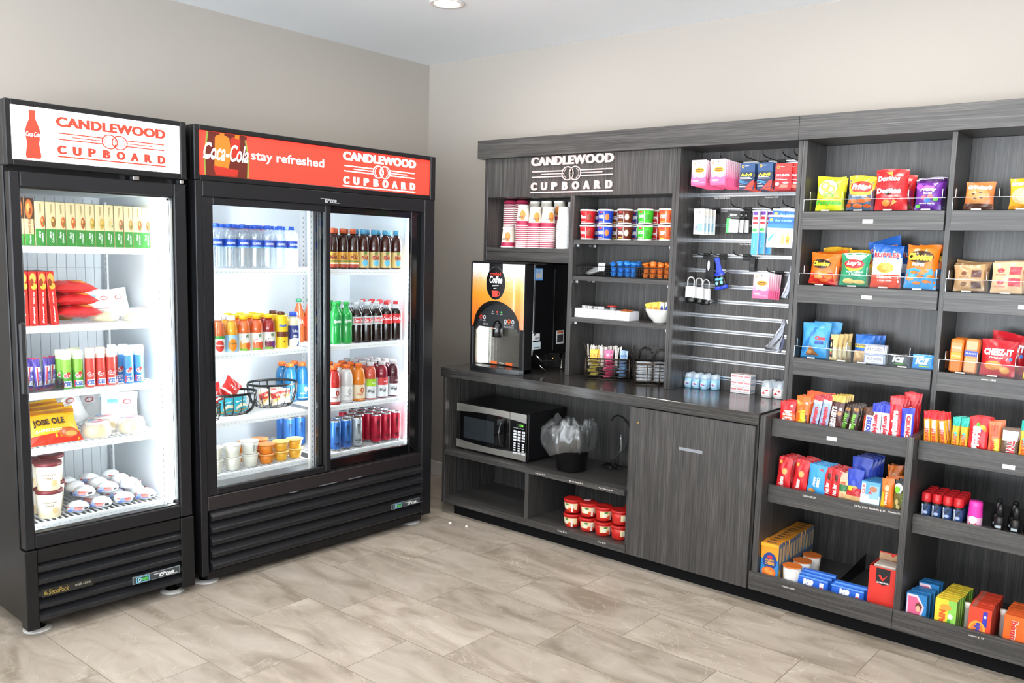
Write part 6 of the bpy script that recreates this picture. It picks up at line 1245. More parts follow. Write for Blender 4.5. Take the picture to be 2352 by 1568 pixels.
bag('lays', 'chip_bag', .126, .142, .05, '1f8f62', [('p', [(.05, 1), (.95, 1), (.75, .78), (.25, .8)], 'f2f2ee'), ('e', .5, .60, .32, .16, 'f4c22a'), ('e', .5, .66, .36, .14, 'd8282e'), T("Lay's", .5, .67, .52, .16, 'fdfdfd', bold=.07, shear=.2), T('SOUR CREAM', .55, .42, .6, .05, 'd6eede', bold=.03), T('& ONION', .58, .34, .46, .06, 'd6eede', bold=.03), ('e', .35, .13, .2, .08, 'e8c070'), ('e', .72, .12, .2, .07, 'ecc87c')], 26)
bag('lyel', 'chip_bag', .126, .142, .05, 'f2b81e', [('e', .5, .68, .36, .14, 'd8282e'), T("Lay's", .5, .69, .52, .16, 'fdfdfd', bold=.07, shear=.2)], 27)
bag('ruff', 'chip_bag', .128, .180, .05, 'e9e6e2', [('r', 0, .66, 1, 1, '2a62b8'), ('r', 0, 0, 1, .30, 'e0482a'), ('p', [(0, .66), (.2, .62), (.4, .66), (.6, .62), (.8, .66), (1, .62), (1, .70), (0, .70)], 'f2f0ee'), T('RUFFLES', .5, .76, .86, .12, 'fdfdfd', bold=.12), T('RUFFLES', .5, .76, .84, .11, 'c02a34', bold=.05), ('e', .5, .46, .3, .12, 'f0b048'), ('e', .42, .44, .2, .08, 'e89a38'), T('CHEDDAR', .5, .24, .5, .07, 'fbe9dc', bold=.06), T('& SOUR CREAM', .5, .16, .46, .04, 'fbe9dc', bold=.03)], 28)
bag('rufb', 'chip_bag', .128, .180, .05, '2a62b8', [T('RUFFLES', .5, .76, .84, .12, 'fdfdfd', bold=.12), T('RUFFLES', .5, .76, .82, .11, 'b02a3c', bold=.05), ('r', 0, .2, 1, .55, 'e9eef4')], 29)
bag('puff', 'chip_bag', .130, .182, .055, 'f0761c', [('r', 0, 0, 1, .42, '3f9ad8'), ('p', [(0, .42), (.3, .46), (.6, .40), (1, .47), (1, .38), (0, .38)], '3f9ad8'), ('e', .45, .72, .42, .14, '3a2410'), T('Cheetos', .45, .72, .78, .17, 'f9cf3a', bold=.08, shear=.2), T('PUFFS', .42, .54, .40, .08, 'a6e4ea', bold=.07)]+[('e', a, b, .12, .035, 'ee8030') for a, b in ((.3, .36), (.65, .40), (.85, .28), (.5, .26), (.2, .2), (.7, .16), (.42, .12), (.55, .34))], 30)
bag('cook', 'cookie_bag', .108, .108, .035, 'e2743c', [T("Grandma's", .5, .80, .84, .16, 'fdf6ee', bold=.07, shear=.2), ('e', .45, .48, .44, .28, 'cf8a4a'), ('e', .3, .55, .06, .03, '5a2f1a'), ('e', .55, .60, .06, .03, '5a2f1a'), ('e', .6, .42, .06, .03, '5a2f1a'), ('e', .38, .38, .06, .03, '5a2f1a'), ('r', 0, 0, 1, .2, '5a3424')], 34)
bag('cooky', 'cookie_bag', .118, .120, .035, 'f3a81e', [T("Grandma's", .45, .82, .80, .14, 'fdf6ee', bold=.07, shear=.2), ('e', .45, .42, .40, .26, 'eec08a'), ('r', 0, 0, 1, .12, 'e09018')], 35)
bag('quak', 'oat_snack_bag', .135, .122, .035, 'c09468', [('e', .35, .66, .10, .08, '7a5238'), T('QUAKER', .35, .52, .36, .06, '8a6248', bold=.03), ('r', .60, .50, .92, .78, '5a3a34'), ('e', .35, .26, .10, .08, '7a5238'), ('r', .60, .08, .92, .34, '5a3a34')], 36)
bag('quar', 'oat_snack_bag', .128, .135, .035, 'e2b78c', [('e', .3, .72, .12, .08, 'cf4a4e'), T('QUAKER', .3, .58, .36, .06, 'cf5a5a', bold=.03), ('r', .58, .60, .95, .86, 'd8404a'), ('e', .3, .34, .12, .08, 'cf4a4e'), T('QUAKER', .3, .20, .36, .06, 'cf5a5a', bold=.03), ('r', .58, .22, .95, .48, 'd8404a')], 37)
bag('chex', 'trail_mix_bag', .130, .158, .05, '4a9fdc', [('p', [(0, .2), (.5, .97), (.66, .97), (.14, .12)], '2f78bc'), T('TRADITIONAL', .27, .56, .16, .44, 'f2f8fd', rot=1) if 0 else ('r', 0, 0, .01, .01, '4a9fdc'), T('Chex', .72, .56, .38, .11, 'd8323a', bold=.07), T('mix', .70, .44, .34, .11, '28489a', bold=.07), ('p', [(.18, .05), (.36, .36), (.66, .05)], 'a8683a'), ('e', .36, .16, .1, .06, 'c98a52')], 38)
bag('nutb', 'nut_bag', .085, .115, .03, '2f6ec8', [('r', 0, .52, .8, .66, 'e8c83a'), T('PLANTERS', .40, .60, .66, .07, '2a4a8a', bold=.04), ('r', 0, 0, 1, .4, 'cf9f66'), ('e', .4, .25, .25, .12, 'e0b880')], 39)
bar('gbar', .036, .112, .022, 'd9b878', [('r', .05, .1, .5, .8, '3a3028'), ('r', .1, .2, .4, .32, 'e8703a'), ('r', .1, .32, .4, .42, '7ac04a'), ('r', .55, .1, .95, .5, 'e8d8b0'), ('e', .3, .6, .14, .1, 'e4d0a0')], 40, 'd9b878', 'snack_bar')
bx('mint', 'mint_tin', .088, .05, .040, 'e6e8ee', [('r', .03, .05, .97, .95, '4a62b0'), ('r', .06, .10, .94, .90, 'f2f3f7'), T('ALTOIDS', .5, .58, .72, .30, '3a3a5a', bold=.02), ('r', .3, .22, .7, .28, 'a8aabc')], topc='e3e5ea', bev=.004, rough=.25)
bag('iceK', 'gum_pack', .086, .052, .02, '26282b', [T('ICE', .48, .52, .62, .46, 'fafafa', bold=.08, shear=.3), T('Dentyne', .3, .84, .4, .14, 'e8eaec', bold=.02), ('r', .3, .12, .8, .22, '5a9a3a')], 41, wr=.4)
bag('iceU', 'gum_pack', .087, .058, .02, '2b8ee0', [T('ICE', .48, .5, .66, .46, 'fafafa', bold=.08, shear=.3), T('Dentyne', .32, .84, .45, .14, 'e8f2fa', bold=.02), ('r', .35, .10, .85, .19, 'a8d23a')], 42, wr=.4)
bx('crkO', 'cracker_sleeve', .048, .05, .135, 'ee7a24', [('r', .1, .62, .9, .88, 'f2935a'), ('r', .1, .40, .9, .60, 'ef9f2a'), T('CHEESE', .5, .74, .7, .06, 'fbe6c8'), T('Crackers', .5, .5, .7, .05, 'fbe6c8')], bev=.006)
bx('crkP', 'cracker_sleeve', .050, .05, .138, 'e8884a', [('r', 0, .50, 1, .66, '3f52b0'), ('r', .1, .70, .9, .94, 'f0a880'), T('PEANUT', .5, .58, .8, .05, 'c8d0f0'), ('r', .1, .06, .9, .44, 'ef9c60')], bev=.006)
bag('chzi', 'cracker_bag', .130, .142, .045, 'c8202c', [T('CHEEZ-IT', .5, .66, .84, .19, 'fdfdfd', bold=.07, shear=.0), T('Original', .45, .50, .42, .06, 'f8e0dc', bold=.04), ('e', .38, .28, .26, .13, 'e0913c'), ('e', .72, .16, .14, .10, 'e09a44'), ('e', .88, .48, .05, .05, '4a8ad0'), ('p', [(.75, .44), (.82, .56), (.78, .44)], 'fdfdfd')], 43)
bag('sunr', 'cracker_bag', .11, .13, .04, 'cf2a30', [('r', 0, 0, 1, .4, 'f0c03a'), T('SUN', .4, .6, .6, .16, 'fdfdfd', bold=.05), ('r', 0, .8, 1, .9, 'f2d23a')], 44)
# rows 1-3
def g(kind, x, y, z, lab, cat='chips', grp=None, rot=(-.06, 0, .04), sc=1): put(kind, 'W', (x, y, z), lab, cat, group=grp, rot=rot, sc=sc)
g('funy', 2.815, -.250, Z[0], 'yellow onion ring bag with green lettering, left end of top shelf'); g('funy', 2.800, -.176, Z[0], 'second yellow onion ring bag, behind the front one', rot=(-.05, 0, -.1))
g('frit', 2.9475, -.250, Z[0], 'blue and yellow corn chip bag in front, top shelf', rot=(-.08, .03, .05)); g('frit', 2.955, -.176, Z[0], 'corn chip bag behind the front blue and yellow one', rot=(-.05, .06, 0))
g('dori', 3.078, -.250, Z[0], 'red tortilla chip bag, tallest on the top shelf', rot=(-.07, -.02, .05)); g('dori', 3.088, -.172, Z[0], 'red tortilla chip bag behind the tallest front one', rot=(-.05, .04, 0), sc=.9)
g('frut', 3.227, -.250, Z[0], 'purple fruit snack bag in front, right end of top shelf', 'fruit snacks'); g('frut', 3.222, -.190, Z[0], 'purple fruit snack bag peeking over the front one', 'fruit snacks', sc=1.08)
g('cook', 3.420, -.260, Z[0], 'orange cookie bag with chocolate chip cookie, right rack top shelf', 'cookies', rot=(-.04, .03, .02)); g('cook', 3.412, -.205, Z[0], 'orange cookie bag behind the front one, right rack', 'cookies'); g('cooky', 3.588, -.258, Z[0], 'yellow cookie bag at right edge of top shelf', 'cookies', rot=(-.04, -.03, 0)); g('cooky', 3.580, -.205, Z[0], 'yellow cookie bag behind the front yellow one', 'cookies')
g('chee', 2.812, -.258, Z[1], 'orange and red cheese puff bag, left end of second shelf', rot=(-.1, .04, .06)); g('chee', 2.828, -.190, Z[1], 'orange cheese bag just behind the front left one, second shelf', rot=(-.08, -.08, 0), sc=1.06); g('frit', 2.822, -.122, Z[1], 'brown and yellow corn chip bag at rear left, second shelf', rot=(-.06, -.05, 0), sc=1.12)
g('lays', 2.946, -.255, Z[1], 'green potato chip bag in front, second shelf', rot=(-.08, .02, .04)); g('lyel', 2.945, -.185, Z[1], 'yellow potato chip bag behind the green one', rot=(-.06, .1, 0), sc=1.06)
g('ruff', 3.082, -.255, Z[1], 'blue, white and orange ridged chip bag in front, second shelf', rot=(-.07, 0, .04)); g('rufb', 3.078, -.185, Z[1], 'dark blue ridged chip bag behind, tilted up', rot=(-.06, -.2, 0), sc=1.1); g('rufb', 3.098, -.115, Z[1], 'blue ridged chip bag at the very back, second shelf', rot=(-.05, .06, 0))
g('puff', 3.222, -.255, Z[1], 'orange and blue puffed cheese bag in front, second shelf', rot=(-.08, .03, .04)); g('puff', 3.240, -.175, Z[1], 'orange puffed cheese bag behind, at the rack side', rot=(-.06, .05, 0))
for i, (y, a) in enumerate(((-.262, -.12), (-.212, -.1), (-.162, -.08))): g('quak', 3.412-.008*i, y, Z[1], 'brown oat snack bag, %s, right rack second shelf' % ('frontmost', 'middle', 'rearmost')[i], 'oat snacks', 'brown oat bags', rot=(a, .05*(i-1), .02*i), sc=.86+.06*i)
for i, y in enumerate((-.262, -.222)): g('quar', 3.548, y, Z[1], 'tan oat snack bag with red panels, %s' % ('front', 'rear')[i], 'oat snacks', 'tan oat bags', rot=(-.08, 0, 0), sc=.9+.04*i)
g('chex', 2.795, -.255, Z[2], 'light blue cereal mix bag in front, left end of third shelf', 'trail mix', rot=(-.08, 0, .03)); g('chex', 2.818, -.195, Z[2], 'light blue cereal mix bag behind the front one', 'trail mix', rot=(-.05, .04, 0))
for i in range(4): g('gbar', 2.886+.010*i, -.272+.030*i, Z[2], 'tan wrapped granola bar, %s of four on third shelf' % ('frontmost', 'second', 'third', 'rearmost')[i], 'snack bar', 'tan granola bars', rot=(-.05, 0, -.1+.1*i))
for i in range(3): g('nutb', 3.002+.012*i, -.222+.035*i, Z[2], 'blue peanut bag, %s, beside the white mint tins' % ('frontmost', 'middle', 'rearmost')[i], 'peanuts', 'blue peanut bags', rot=(-.06, 0, .03))
for k in range(2): g('mint', 3.064, -.272+.0, Z[2]+.0405*k, 'white and blue mint tin, %s of two' % ('lower', 'upper')[k], 'mints', 'mint tins', rot=(0, 0, .02), sc=1) if 0 else put('mint', 'W', (3.070, -.2655, Z[2]+.0405*k+.0), 'white and blue mint tin, %s of two' % ('lower', 'upper')[k], 'mints', group='mint tins')
g('iceK', 3.168, -.270, Z[2], 'black gum pack lettered ICE, third shelf', 'gum', rot=(-.12, 0, 0)); g('iceU', 3.2635, -.270, Z[2], 'blue gum pack lettered ICE, right end of third shelf', 'gum', rot=(-.12, 0, 0))
g('crkO', 3.392, -.262, Z[2], 'orange cracker sleeve, left end, right rack third shelf', 'crackers', rot=(0, .02, 0)); g('crkP', 3.446, -.258, Z[2], 'orange cracker sleeve with blue band, right rack third shelf', 'crackers', rot=(0, .03, 0)); g('crkO', 3.392, -.200, Z[2], 'orange cracker sleeve behind the leftmost one', 'crackers')
g('chzi', 3.543, -.258, Z[2], 'red square cracker bag in front, right rack third shelf', 'crackers', rot=(-.08, 0, .02)); g('chzi', 3.555, -.192, Z[2], 'red cracker bag behind the front red one, raised', 'crackers', rot=(-.06, .12, 0), sc=1.12); g('sunr', 3.690, -.258, Z[2], 'red and yellow snack bag at right edge, third shelf', 'crackers')
# row 4: candy
R1 = dict(rot=1, bold=.06)
bar('kk', .072, .112, .014, 'd8262c', [('e', .6, .40, .44, .26, 'e2602c'), T('Kit Kat', .52, .44, .60, .42, 'fdfdfd', rot=1, bold=.08), ('r', .7, .8, .85, .88, 'f0c8c0')], 50)
bar('ree', .062, .142, .018, 'ee6a1e', [T("Reese's", .48, .40, .55, .38, 'f7d42a', rot=1, bold=.08), ('r', .7, .14, .92, .45, '6a3418'), ('r', .7, .78, .88, .84, 'f6e4d4'), ('p', [(.0, .8), (.3, .72), (.6, .8), (0, .9)], 'f0a050')], 51)
bar('mus', .038, .150, .016, 'cfd6e4', [('r', .05, .08, .95, .80, '9ab0dc'), T('3Musketeers', .5, .40, .62, .60, 'c8303a', rot=1, bold=.06), ('r', 0, .88, 1, 1, 'c03238')], 52)
bar('her', .060, .160, .014, '4a1f1c', [('r', 0, .84, 1, 1, 'c9a84a'), ('r', .70, .62, .88, .70, 'e8e2da'), ('e', .75, .55, .16, .06, 'b07a4a'), T('HERSHEYS', .36, .38, .40, .68, 'e6e4e2', rot=1, bold=.06)], 53)
bar('mwy', .038, .130, .018, '3a2a22', [('e', .6, .84, .3, .06, 'a87a4a'), T('MilkyWay', .5, .42, .60, .60, '7fc04a', rot=1, bold=.06), ('r', .1, .08, .3, .4, 'd8d2c8')], 54)
bar('sni', .046, .128, .018, '5a3420', [('r', .22, .05, .92, .78, 'e9e4ea'), T('SNICKERS', .58, .40, .46, .66, '3f52b8', rot=1, bold=.07), ('r', .0, .05, .2, .75, 'b8442a')], 55)
bar('brt', .038, .152, .016, 'e4e0ea', [('r', 0, .78, 1, 1, '2f40c0'), T('BabyRuth', .5, .38, .60, .66, 'd0303c', rot=1, bold=.06)], 56)
bar('twz', .050, .180, .014, 'cf2230', [('r', .1, .84, .9, .97, 'e05a60'), T('Twizzlers', .5, .38, .52, .66, 'f6eef0', rot=1, bold=.08)], 57)
bar('cru', .050, .150, .014, '2a3cc8', [('r', .36, .06, .86, .84, 'f2f2f6'), T('CRUNCH', .61, .45, .36, .70, 'd83a3a', rot=3, bold=.08)], 58)
bar('reb', .085, .110, .02, 'e8561e', [('e', .5, .6, .2, .1, 'f6d8b8')], 59)
def series(kind, x, y, z, n, dy, lab, cat, grp, rot=(-.05, 0, .0), dx=.004, dz=0, sc=1):
    for i in range(n):
        w_ = ('frontmost' if i == 0 else ('rearmost' if i == n-1 else ORD[i]+' back')) if n > 1 else ''
        put(kind, 'W', (x+dx*i, y+dy*i, z+dz*i), (lab+', '+w_) if w_ else lab, cat, group=grp if n > 1 else None, rot=(rot[0], rot[1]+.015*math.sin(5*i+x*9), rot[2]+.02*math.sin(3*i)), sc=sc)
zc = Z[3]; fy = -.478
series('kk', 2.778, fy, zc, 4, .024, 'red wafer bar with white script, left end of candy row', 'candy bar', 'red wafer bars'); series('ree', 2.845, fy, zc, 4, .026, 'orange peanut butter candy', 'candy bar', 'orange candy')
series('reb', 2.868, -.36, zc+.0, 2, .03, 'large orange candy bag standing behind the orange candy', 'candy bar', 'large orange candy', sc=1.35)
series('mus', 2.893, fy, zc, 3, .028, 'silver and blue nougat bar, left of its pair', 'candy bar', 'silver nougat bars left', rot=(-.05, .12, 0)); series('mus', 2.936, fy, zc, 3, .028, 'silver and blue nougat bar, right of its pair', 'candy bar', 'silver nougat bars right', rot=(-.05, .1, 0), sc=1.05)
series('her', 2.986, fy, zc, 4, .024, 'dark brown chocolate bar with gold top', 'candy bar', 'brown chocolate bars', rot=(-.05, .05, 0), sc=1.02); series('mwy', 3.022, fy+.02, zc, 3, .026, 'dark bar with green script, left of its pair', 'candy bar', 'dark green-script bars left', rot=(-.05, .06, 0)); series('mwy', 3.064, fy, zc, 3, .026, 'dark bar with green script, right of its pair', 'candy bar', 'dark green-script bars right', rot=(-.05, .05, 0), sc=1.05)
series('sni', 3.124, fy, zc, 4, .026, 'brown bar with blue lettering on white', 'candy bar', 'blue-lettered bars', rot=(-.05, .05, 0)); series('brt', 3.158, fy, zc, 4, .024, 'white bar, blue ends, red script, left of its pair', 'candy bar', 'red-script bars left'); series('brt', 3.196, fy, zc, 4, .024, 'white bar, blue ends, red script, right of its pair', 'candy bar', 'red-script bars right')
series('twz', 3.232, fy, zc, 3, .024, 'tall red licorice pack with white lettering', 'candy', 'red licorice packs', sc=1.05); series('twz', 3.262, -.385, zc, 2, .03, 'red licorice pack in the second file behind', 'candy', 'rear red licorice packs', sc=1.1); series('cru', 3.318-.006, fy+.012, zc, 4, .022, 'deep blue crisp chocolate bar, right end of candy row', 'candy bar', 'blue crisp bars') if 0 else series('cru', 3.281, fy-.002, zc, 1, .02, 'deep blue crisp chocolate bar in front, right end of candy row', 'candy bar', None)
bar('stb', .026, .148, .016, 'f4a82a', [('r', 0, .80, 1, 1, 'd82a34'), ('r', .2, .45, .8, .78, 'f0d2cc'), T('STARBURST', .5, .32, .58, .50, 'd8402c', rot=1, bold=.05)], 60); bar('stt', .028, .140, .016, 'f3b52c', [('r', 0, .76, 1, 1, '2fb8a8'), ('e', .5, .5, .3, .1, '3fc0b0'), T('STARBURST', .5, .3, .56, .5, 'e0602c', rot=1, bold=.05)], 61); bar('skt', .070, .150, .018, 'cf2028', [('e', .7, .76, .16, .06, 'f0d23a'), ('e', .45, .82, .1, .05, '5ab83a'), ('e', .85, .7, .1, .05, 'e8762a'), ('e', .6, .68, .08, .04, '7a4ab8'), T('Skittles', .42, .42, .42, .72, 'fdfdfd', rot=3, bold=.08)], 62)
bar('pay', .042, .142, .018, 'e4784a', [('r', .5, .05, .95, .55, 'e8d04a'), ('r', .2, .62, .8, .9, 'd85a3a'), T('PAYDAY', .4, .3, .4, .42, 'd8302c', rot=1, bold=.05)], 63); bar('twx', .060, .125, .018, '6a5040', [('r', .05, .62, .95, .92, 'e8e0da'), T('TWIX', .60, .36, .50, .58, 'e8e2e0', rot=3, bold=.12), T('TWIX', .60, .36, .46, .56, 'cf2a30', rot=3, bold=.05)], 64)
for i, (x, a) in enumerate(((3.362, .06), (3.390, .08), (3.425, .14))): series('stb', x, fy-.004, zc, 3, .024, 'yellow and red fruit chew pack, file %s from rack side' % ('first', 'second', 'third')[i], 'candy', 'fruit chews file %s' % ORD[i], rot=(-.05, -a, 0))
series('stt', 3.462, fy-.004, zc, 3, .024, 'yellow fruit chew pack with teal top, left file', 'candy', 'teal-topped chews left'); series('stt', 3.492, fy-.004, zc, 3, .024, 'yellow fruit chew pack with teal top, right file', 'candy', 'teal-topped chews right')
series('skt', 3.542, fy-.006, zc, 3, .026, 'red fruit candy bag with white lettering', 'candy', 'red fruit candy bags'); series('pay', 3.600, fy-.006, zc, 3, .026, 'orange and yellow peanut bar', 'candy bar', 'peanut bars', rot=(-.05, -.04, 0)); series('twx', 3.650, fy-.006, zc, 2, .028, 'brown bar with red and white lettering', 'candy bar', 'brown twin bars'); series('stt', 3.698, fy-.006, zc, 2, .028, 'orange candy pack at right edge of candy row', 'candy', 'orange packs at right edge', sc=1.15)
# row 5: cookies and nuts
z5 = Z[4]
bar('fig', .075, .160, .022, 'd0242c', [('e', .55, .55, .2, .1, 'e8a45a'), ('r', .1, .78, .3, .88, 'e8a03a'), T('Newtons', .38, .22, .34, .30, 'f6eee8', rot=1, bold=.06, shear=.2)], 70, name='cookie_pack'); bar('chp', .090, .145, .024, '3fa0dc', [T('Chips', .62, .42, .24, .34, 'fdfdfd', rot=3, bold=.07), T('Ahoy!', .40, .42, .22, .34, 'e8f4fc', rot=3, bold=.07), ('e', .3, .10, .2, .07, 'c98a4a'), ('p', [(.6, .85), (.85, .8), (.75, .9)], 'd8303a')], 71, name='cookie_pack')
bar('nut', .045, .125, .020, 'cf2228', [('e', .55, .70, .16, .14, '5a2f1c'), T('Nut Bar', .45, .30, .40, .40, 'f8f0ec', rot=1, bold=.05)], 72, name='cookie_pack'); bar('rtz', .045, .118, .022, 'e3cf9a', [('r', 0, .72, 1, 1, 'd8b8a0'), ('r', 0, .32, 1, .56, '3a7a4a'), T('RITZ', .5, .62, .5, .09, 'd83a3a', bold=.06), ('e', .5, .16, .3, .09, 'e8b88a')], 73, name='cracker_pack')
bar('pln', .068, .140, .020, '2b46b8', [('r', 0, .18, 1, .44, 'c8323a'), ('e', .25, .42, .16, .08, 'f0d23a'), ('r', 0, 0, 1, .20, 'd8b07a'), T('PLANTERS', .45, .47, .6, .06, 'f0d23a', bold=.05)], 74, name='nut_bag'); bx('clf', 'energy_bar_box', .078, .016, .100, '5fa8dc', [('r', 0, 0, 1, .45, 'd9e6ee'), ('r', .45, .3, .95, .85, '8fbfe0'), ('e', .65, .7, .2, .12, 'b87a5a'), ('r', .05, .45, .25, .92, 'f2f4f6'), T('CLIF', .15, .68, .14, .40, 'cf2a34', rot=1), ('p', [(.4, .5), (.5, .62), (.6, .5)], 'd83a3a')], topc='4a98d4', bev=.002)
bar('rcs', .050, .125, .022, 'ee7a28', [('r', 0, 0, .3, .55, 'f2c02a'), ('e', .5, .7, .2, .1, 'f6c8a0'), T('Nature', .45, .35, .24, .42, 'fbf0d8', rot=1, bold=.04)], 75, name='granola_bar'); bar('pis', .050, .128, .026, '6f6a30', [('r', 0, .62, 1, 1, '16181a'), ('e', .38, .74, .34, .16, 'e9f0e4'), ('e', .3, .70, .24, .10, '8be03a'), T('PISTACHIOS', .82, .36, .16, .62, '8be03a', rot=1, bold=.05), ('e', .35, .3, .14, .1, 'c8b06a'), ('e', .45, .14, .14, .08, 'd8c48a')], 76, name='pistachio_bag')
f5 = -.478
series('fig', 2.778, f5, z5, 4, .030, 'tall red fig cookie pack, left file', 'cookies', 'red fig cookies left', rot=(-.04, .05, 0), sc=.85) ; series('fig', 2.852, f5, z5, 4, .030, 'tall red fig cookie pack, right file', 'cookies', 'red fig cookies right', rot=(-.04, .07, 0), sc=.85)
series('chp', 2.926, f5, z5, 4, .030, 'light blue cookie pack', 'cookies', 'light blue cookie packs', rot=(-.05, .03, 0), sc=.88); series('nut', 2.978, f5+.004, z5, 4, .030, 'red peanut cookie pack, left file', 'cookies', 'red peanut cookies left', rot=(-.04, .0, 0)); series('nut', 3.012, f5-.002, z5, 4, .030, 'red peanut cookie pack, right file', 'cookies', 'red peanut cookies right', rot=(-.04, 0, 0))
series('rtz', 3.046, f5-.002, z5, 3, .030, 'cream and green cracker pack', 'crackers', 'cream cracker packs'); series('pln', 3.092, f5-.006, z5, 1, .030, 'blue peanut bag in front with red band', 'peanuts', None); series('pln', 3.094, f5+.06, z5, 4, .035, 'blue peanut bag raised behind', 'peanuts', 'raised blue peanut bags', dx=.006, sc=1.28)
series('clf', 3.160, f5-.006, z5, 6, .0185, 'light blue energy bar box', 'energy bar', 'light blue energy bars', rot=(-.04, 0, 0), dx=.003); series('rcs', 3.227, f5-.006, z5, 4, .028, 'orange granola bar pack', 'granola bar', 'orange granola bars'); series('rcs', 3.205, f5+.145, z5, 2, .028, 'orange granola bar pack standing behind the blue boxes', 'granola bar', 'rear orange granola bars', sc=1.2); series('pis', 3.277, f5-.008, z5, 2, .034, 'black and green pistachio bag, cut off by the rack side', 'pistachios', 'pistachio bags')
m = MB(); hs_ = c('c8242a', .25)
m.lathe([(.0165, 0, BLKW), (.0180, .003, '2e4a7a'), (.0180, .052, '15171c'), (.0165, .060, '15171c'), (.0155, .062, '15171c')], 18); decals(m, cylmap(.0180, .004, .052, -2.4, -.9), [('r', 0, 0, .28, 1, 'e8ecf2'), T('EDGE', .14, .5, .18, .8, '26304a', rot=1), ('p', [(.35, .6), (.7, .95), (1, .9), (.6, .5)], '1a2238'), ('e', .65, .35, .3, .12, 'a8b4d4')], .0006, .0005, True)
q = MB(); q.lathe([(.0185, .062, hs_), (.0190, .066, hs_), (.0185, .092, hs_), (.015, .098, hs_), (.001, .0985, hs_)], 18)
proto('aero', 'shaving_foam', ('can', m), ('cap', q))
for j in range(4):
    for i in range(4): put('aero', 'W', (3.376+.0395*i-.001*j, -.474+.040*j, z5), 'red-capped navy shaving foam can, %s row, %s from left' % (('front', 'second', 'third', 'back')[j], ORD[i]), 'shaving foam', group='shaving foam cans')
m = MB(); pk_ = c('e83fae', .25)
m.lathe([(.026, 0, 'f2b8d8'), (.027, .003, 'f2b8d8'), (.0265, .036, pk_), (.027, .040, pk_), (.0255, .055, pk_), (.026, .058, pk_), (.0245, .072, pk_), (.025, .075, pk_), (.024, .090, pk_), (.021, .096, pk_), (.001, .0965, pk_)], 22); decals(m, cylmap(.0268, .003, .040, -2.5, -.8), [('e', .5, .6, .35, .4, 'fbe0ee'), ('e', .3, .2, .06, .1, 'e0404a'), ('e', .75, .25, .06, .1, 'e0404a')], .0008, .0005, True); proto('pinkb', 'pink_jar', ('pink_jar', m))
put('pinkb', 'W', (3.553, -.462, z5), 'bright pink ribbed bottle beside the red-capped cans', 'bottle')
m = MB(); m.lathe([(.017, 0, BLKW), (.019, .003, BLKW), (.019, .040, BLKW), (.0175, .048, BLKW), (.012, .056, BLKW)], 16); decals(m, cylmap(.019, .006, .040, -2.4, -.9), [('r', .1, .2, .9, .5, 'a8b4bc')], .0006, .0005, True)
q = MB(); q.lathe([(.0125, .056, c('1f2022', .2)), (.0115, .09, c('1f2022', .2)), (.007, .102, c('1f2022', .2)), (.001, .104, c('1f2022', .2))], 16); proto('blkb', 'black_bottle', ('bottle', m), ('cap', q))
for j in range(3):
    for i in range(3 if j else 2): put('blkb', 'W', (3.628+.055*i+(.0 if j else .012)-.004*j, -.470+.045*j, z5), 'black toiletry bottle, %s row, %s from left' % (('front', 'middle', 'back')[j], ORD[i]), 'bottle', group='black bottles')
m = MB(); m.lathe([(.018, 0, '2f6fd6'), (.019, .003, '2f6fd6'), (.019, .05, 'f0f0e8'), (.012, .055, 'f4f2e6'), (.012, .072, 'f4f2e6'), (.001, .073, 'f4f2e6')], 16); root('small_bottle', 'W', (3.765, -.478, z5), 'small blue bottle with cream cap at right edge, fifth shelf', 'bottle', me=m)
# bottom row
zb = Z[5]
bx('mac', 'macaroni_box', .082, .034, .178, '2f86cc', [('r', 0, .60, 1, 1, 'eea024'), ('e', .52, .56, .40, .215, '24428e'), ('e', .52, .66, .16, .04, 'd83040'), T('CHEESE', .52, .50, .52, .08, 'e8a83a', bold=.07), T('MACARONI', .52, .58, .46, .05, 'e8a83a', bold=.05), ('e', .5, .28, .40, .13, 'e8762a'), ('e', .40, .31, .14, .06, 'f29a44'), ('e', .62, .26, .14, .06, 'f29a44'), ('r', .62, .02, .97, .18, 'eef1f2'), T('ORIGINAL', .28, .05, .4, .05, 'e8eef8', bold=.03), ('r', 0, .92, 1, 1, 'f2b02c')], [('r', 0, 0, 1, 1, 'e8982a'), T('KRAFT', .5, .5, .5, .5, '3a3040', bold=.05)], [('r', .2, .05, .8, .35, 'd8a83a'), ('r', .2, .5, .8, .9, 'c8b48a')], topc='e8982a', sidec='6a7890')
series('mac', 2.768, -.530, zb, 11, .0365, 'blue and orange macaroni box, front-to-back file', 'macaroni', 'macaroni boxes', rot=(0, 0, 0), dx=0, dz=0)
tub('easy', .033, .039, .092, 'efece8', 'd9722c', 'microwave_cup', [('p', [(.0, 0), (1, 0), (1, .12), (.6, .25), (.4, .25), (0, .12)], 'e88a44'), ('r', .1, .3, .9, .9, 'f2efec')], .004, (0, .1, 'e07a34'), 1.06, 'foil_lid')
for i, (x, y) in enumerate(((2.860, -.515), (2.868, -.420), (2.872, -.320))): put('easy', 'W', (x, y, zb), 'white microwave cup with orange lid, %s of the three' % ('front', 'middle', 'rear')[i], 'microwave cup', group='microwave cups')
bx('pop', 'toaster_pastry_box', .146, .022, .066, '2a66d4', [T('POP', .42, .55, .30, .50, 'fafafa', bold=.14), T('TARTS', .42, .18, .3, .22, 'd8e8fa', bold=.06), ('r', .76, .3, .88, .75, 'eef2f6'), ('r', .77, .34, .87, .50, 'd8404a'), ('r', 0, .86, 1, .96, '5f9ae8'), ('r', 0, .04, 1, .10, '1f50b4')], topc='3f7ce0', bev=.004, rough=.25)
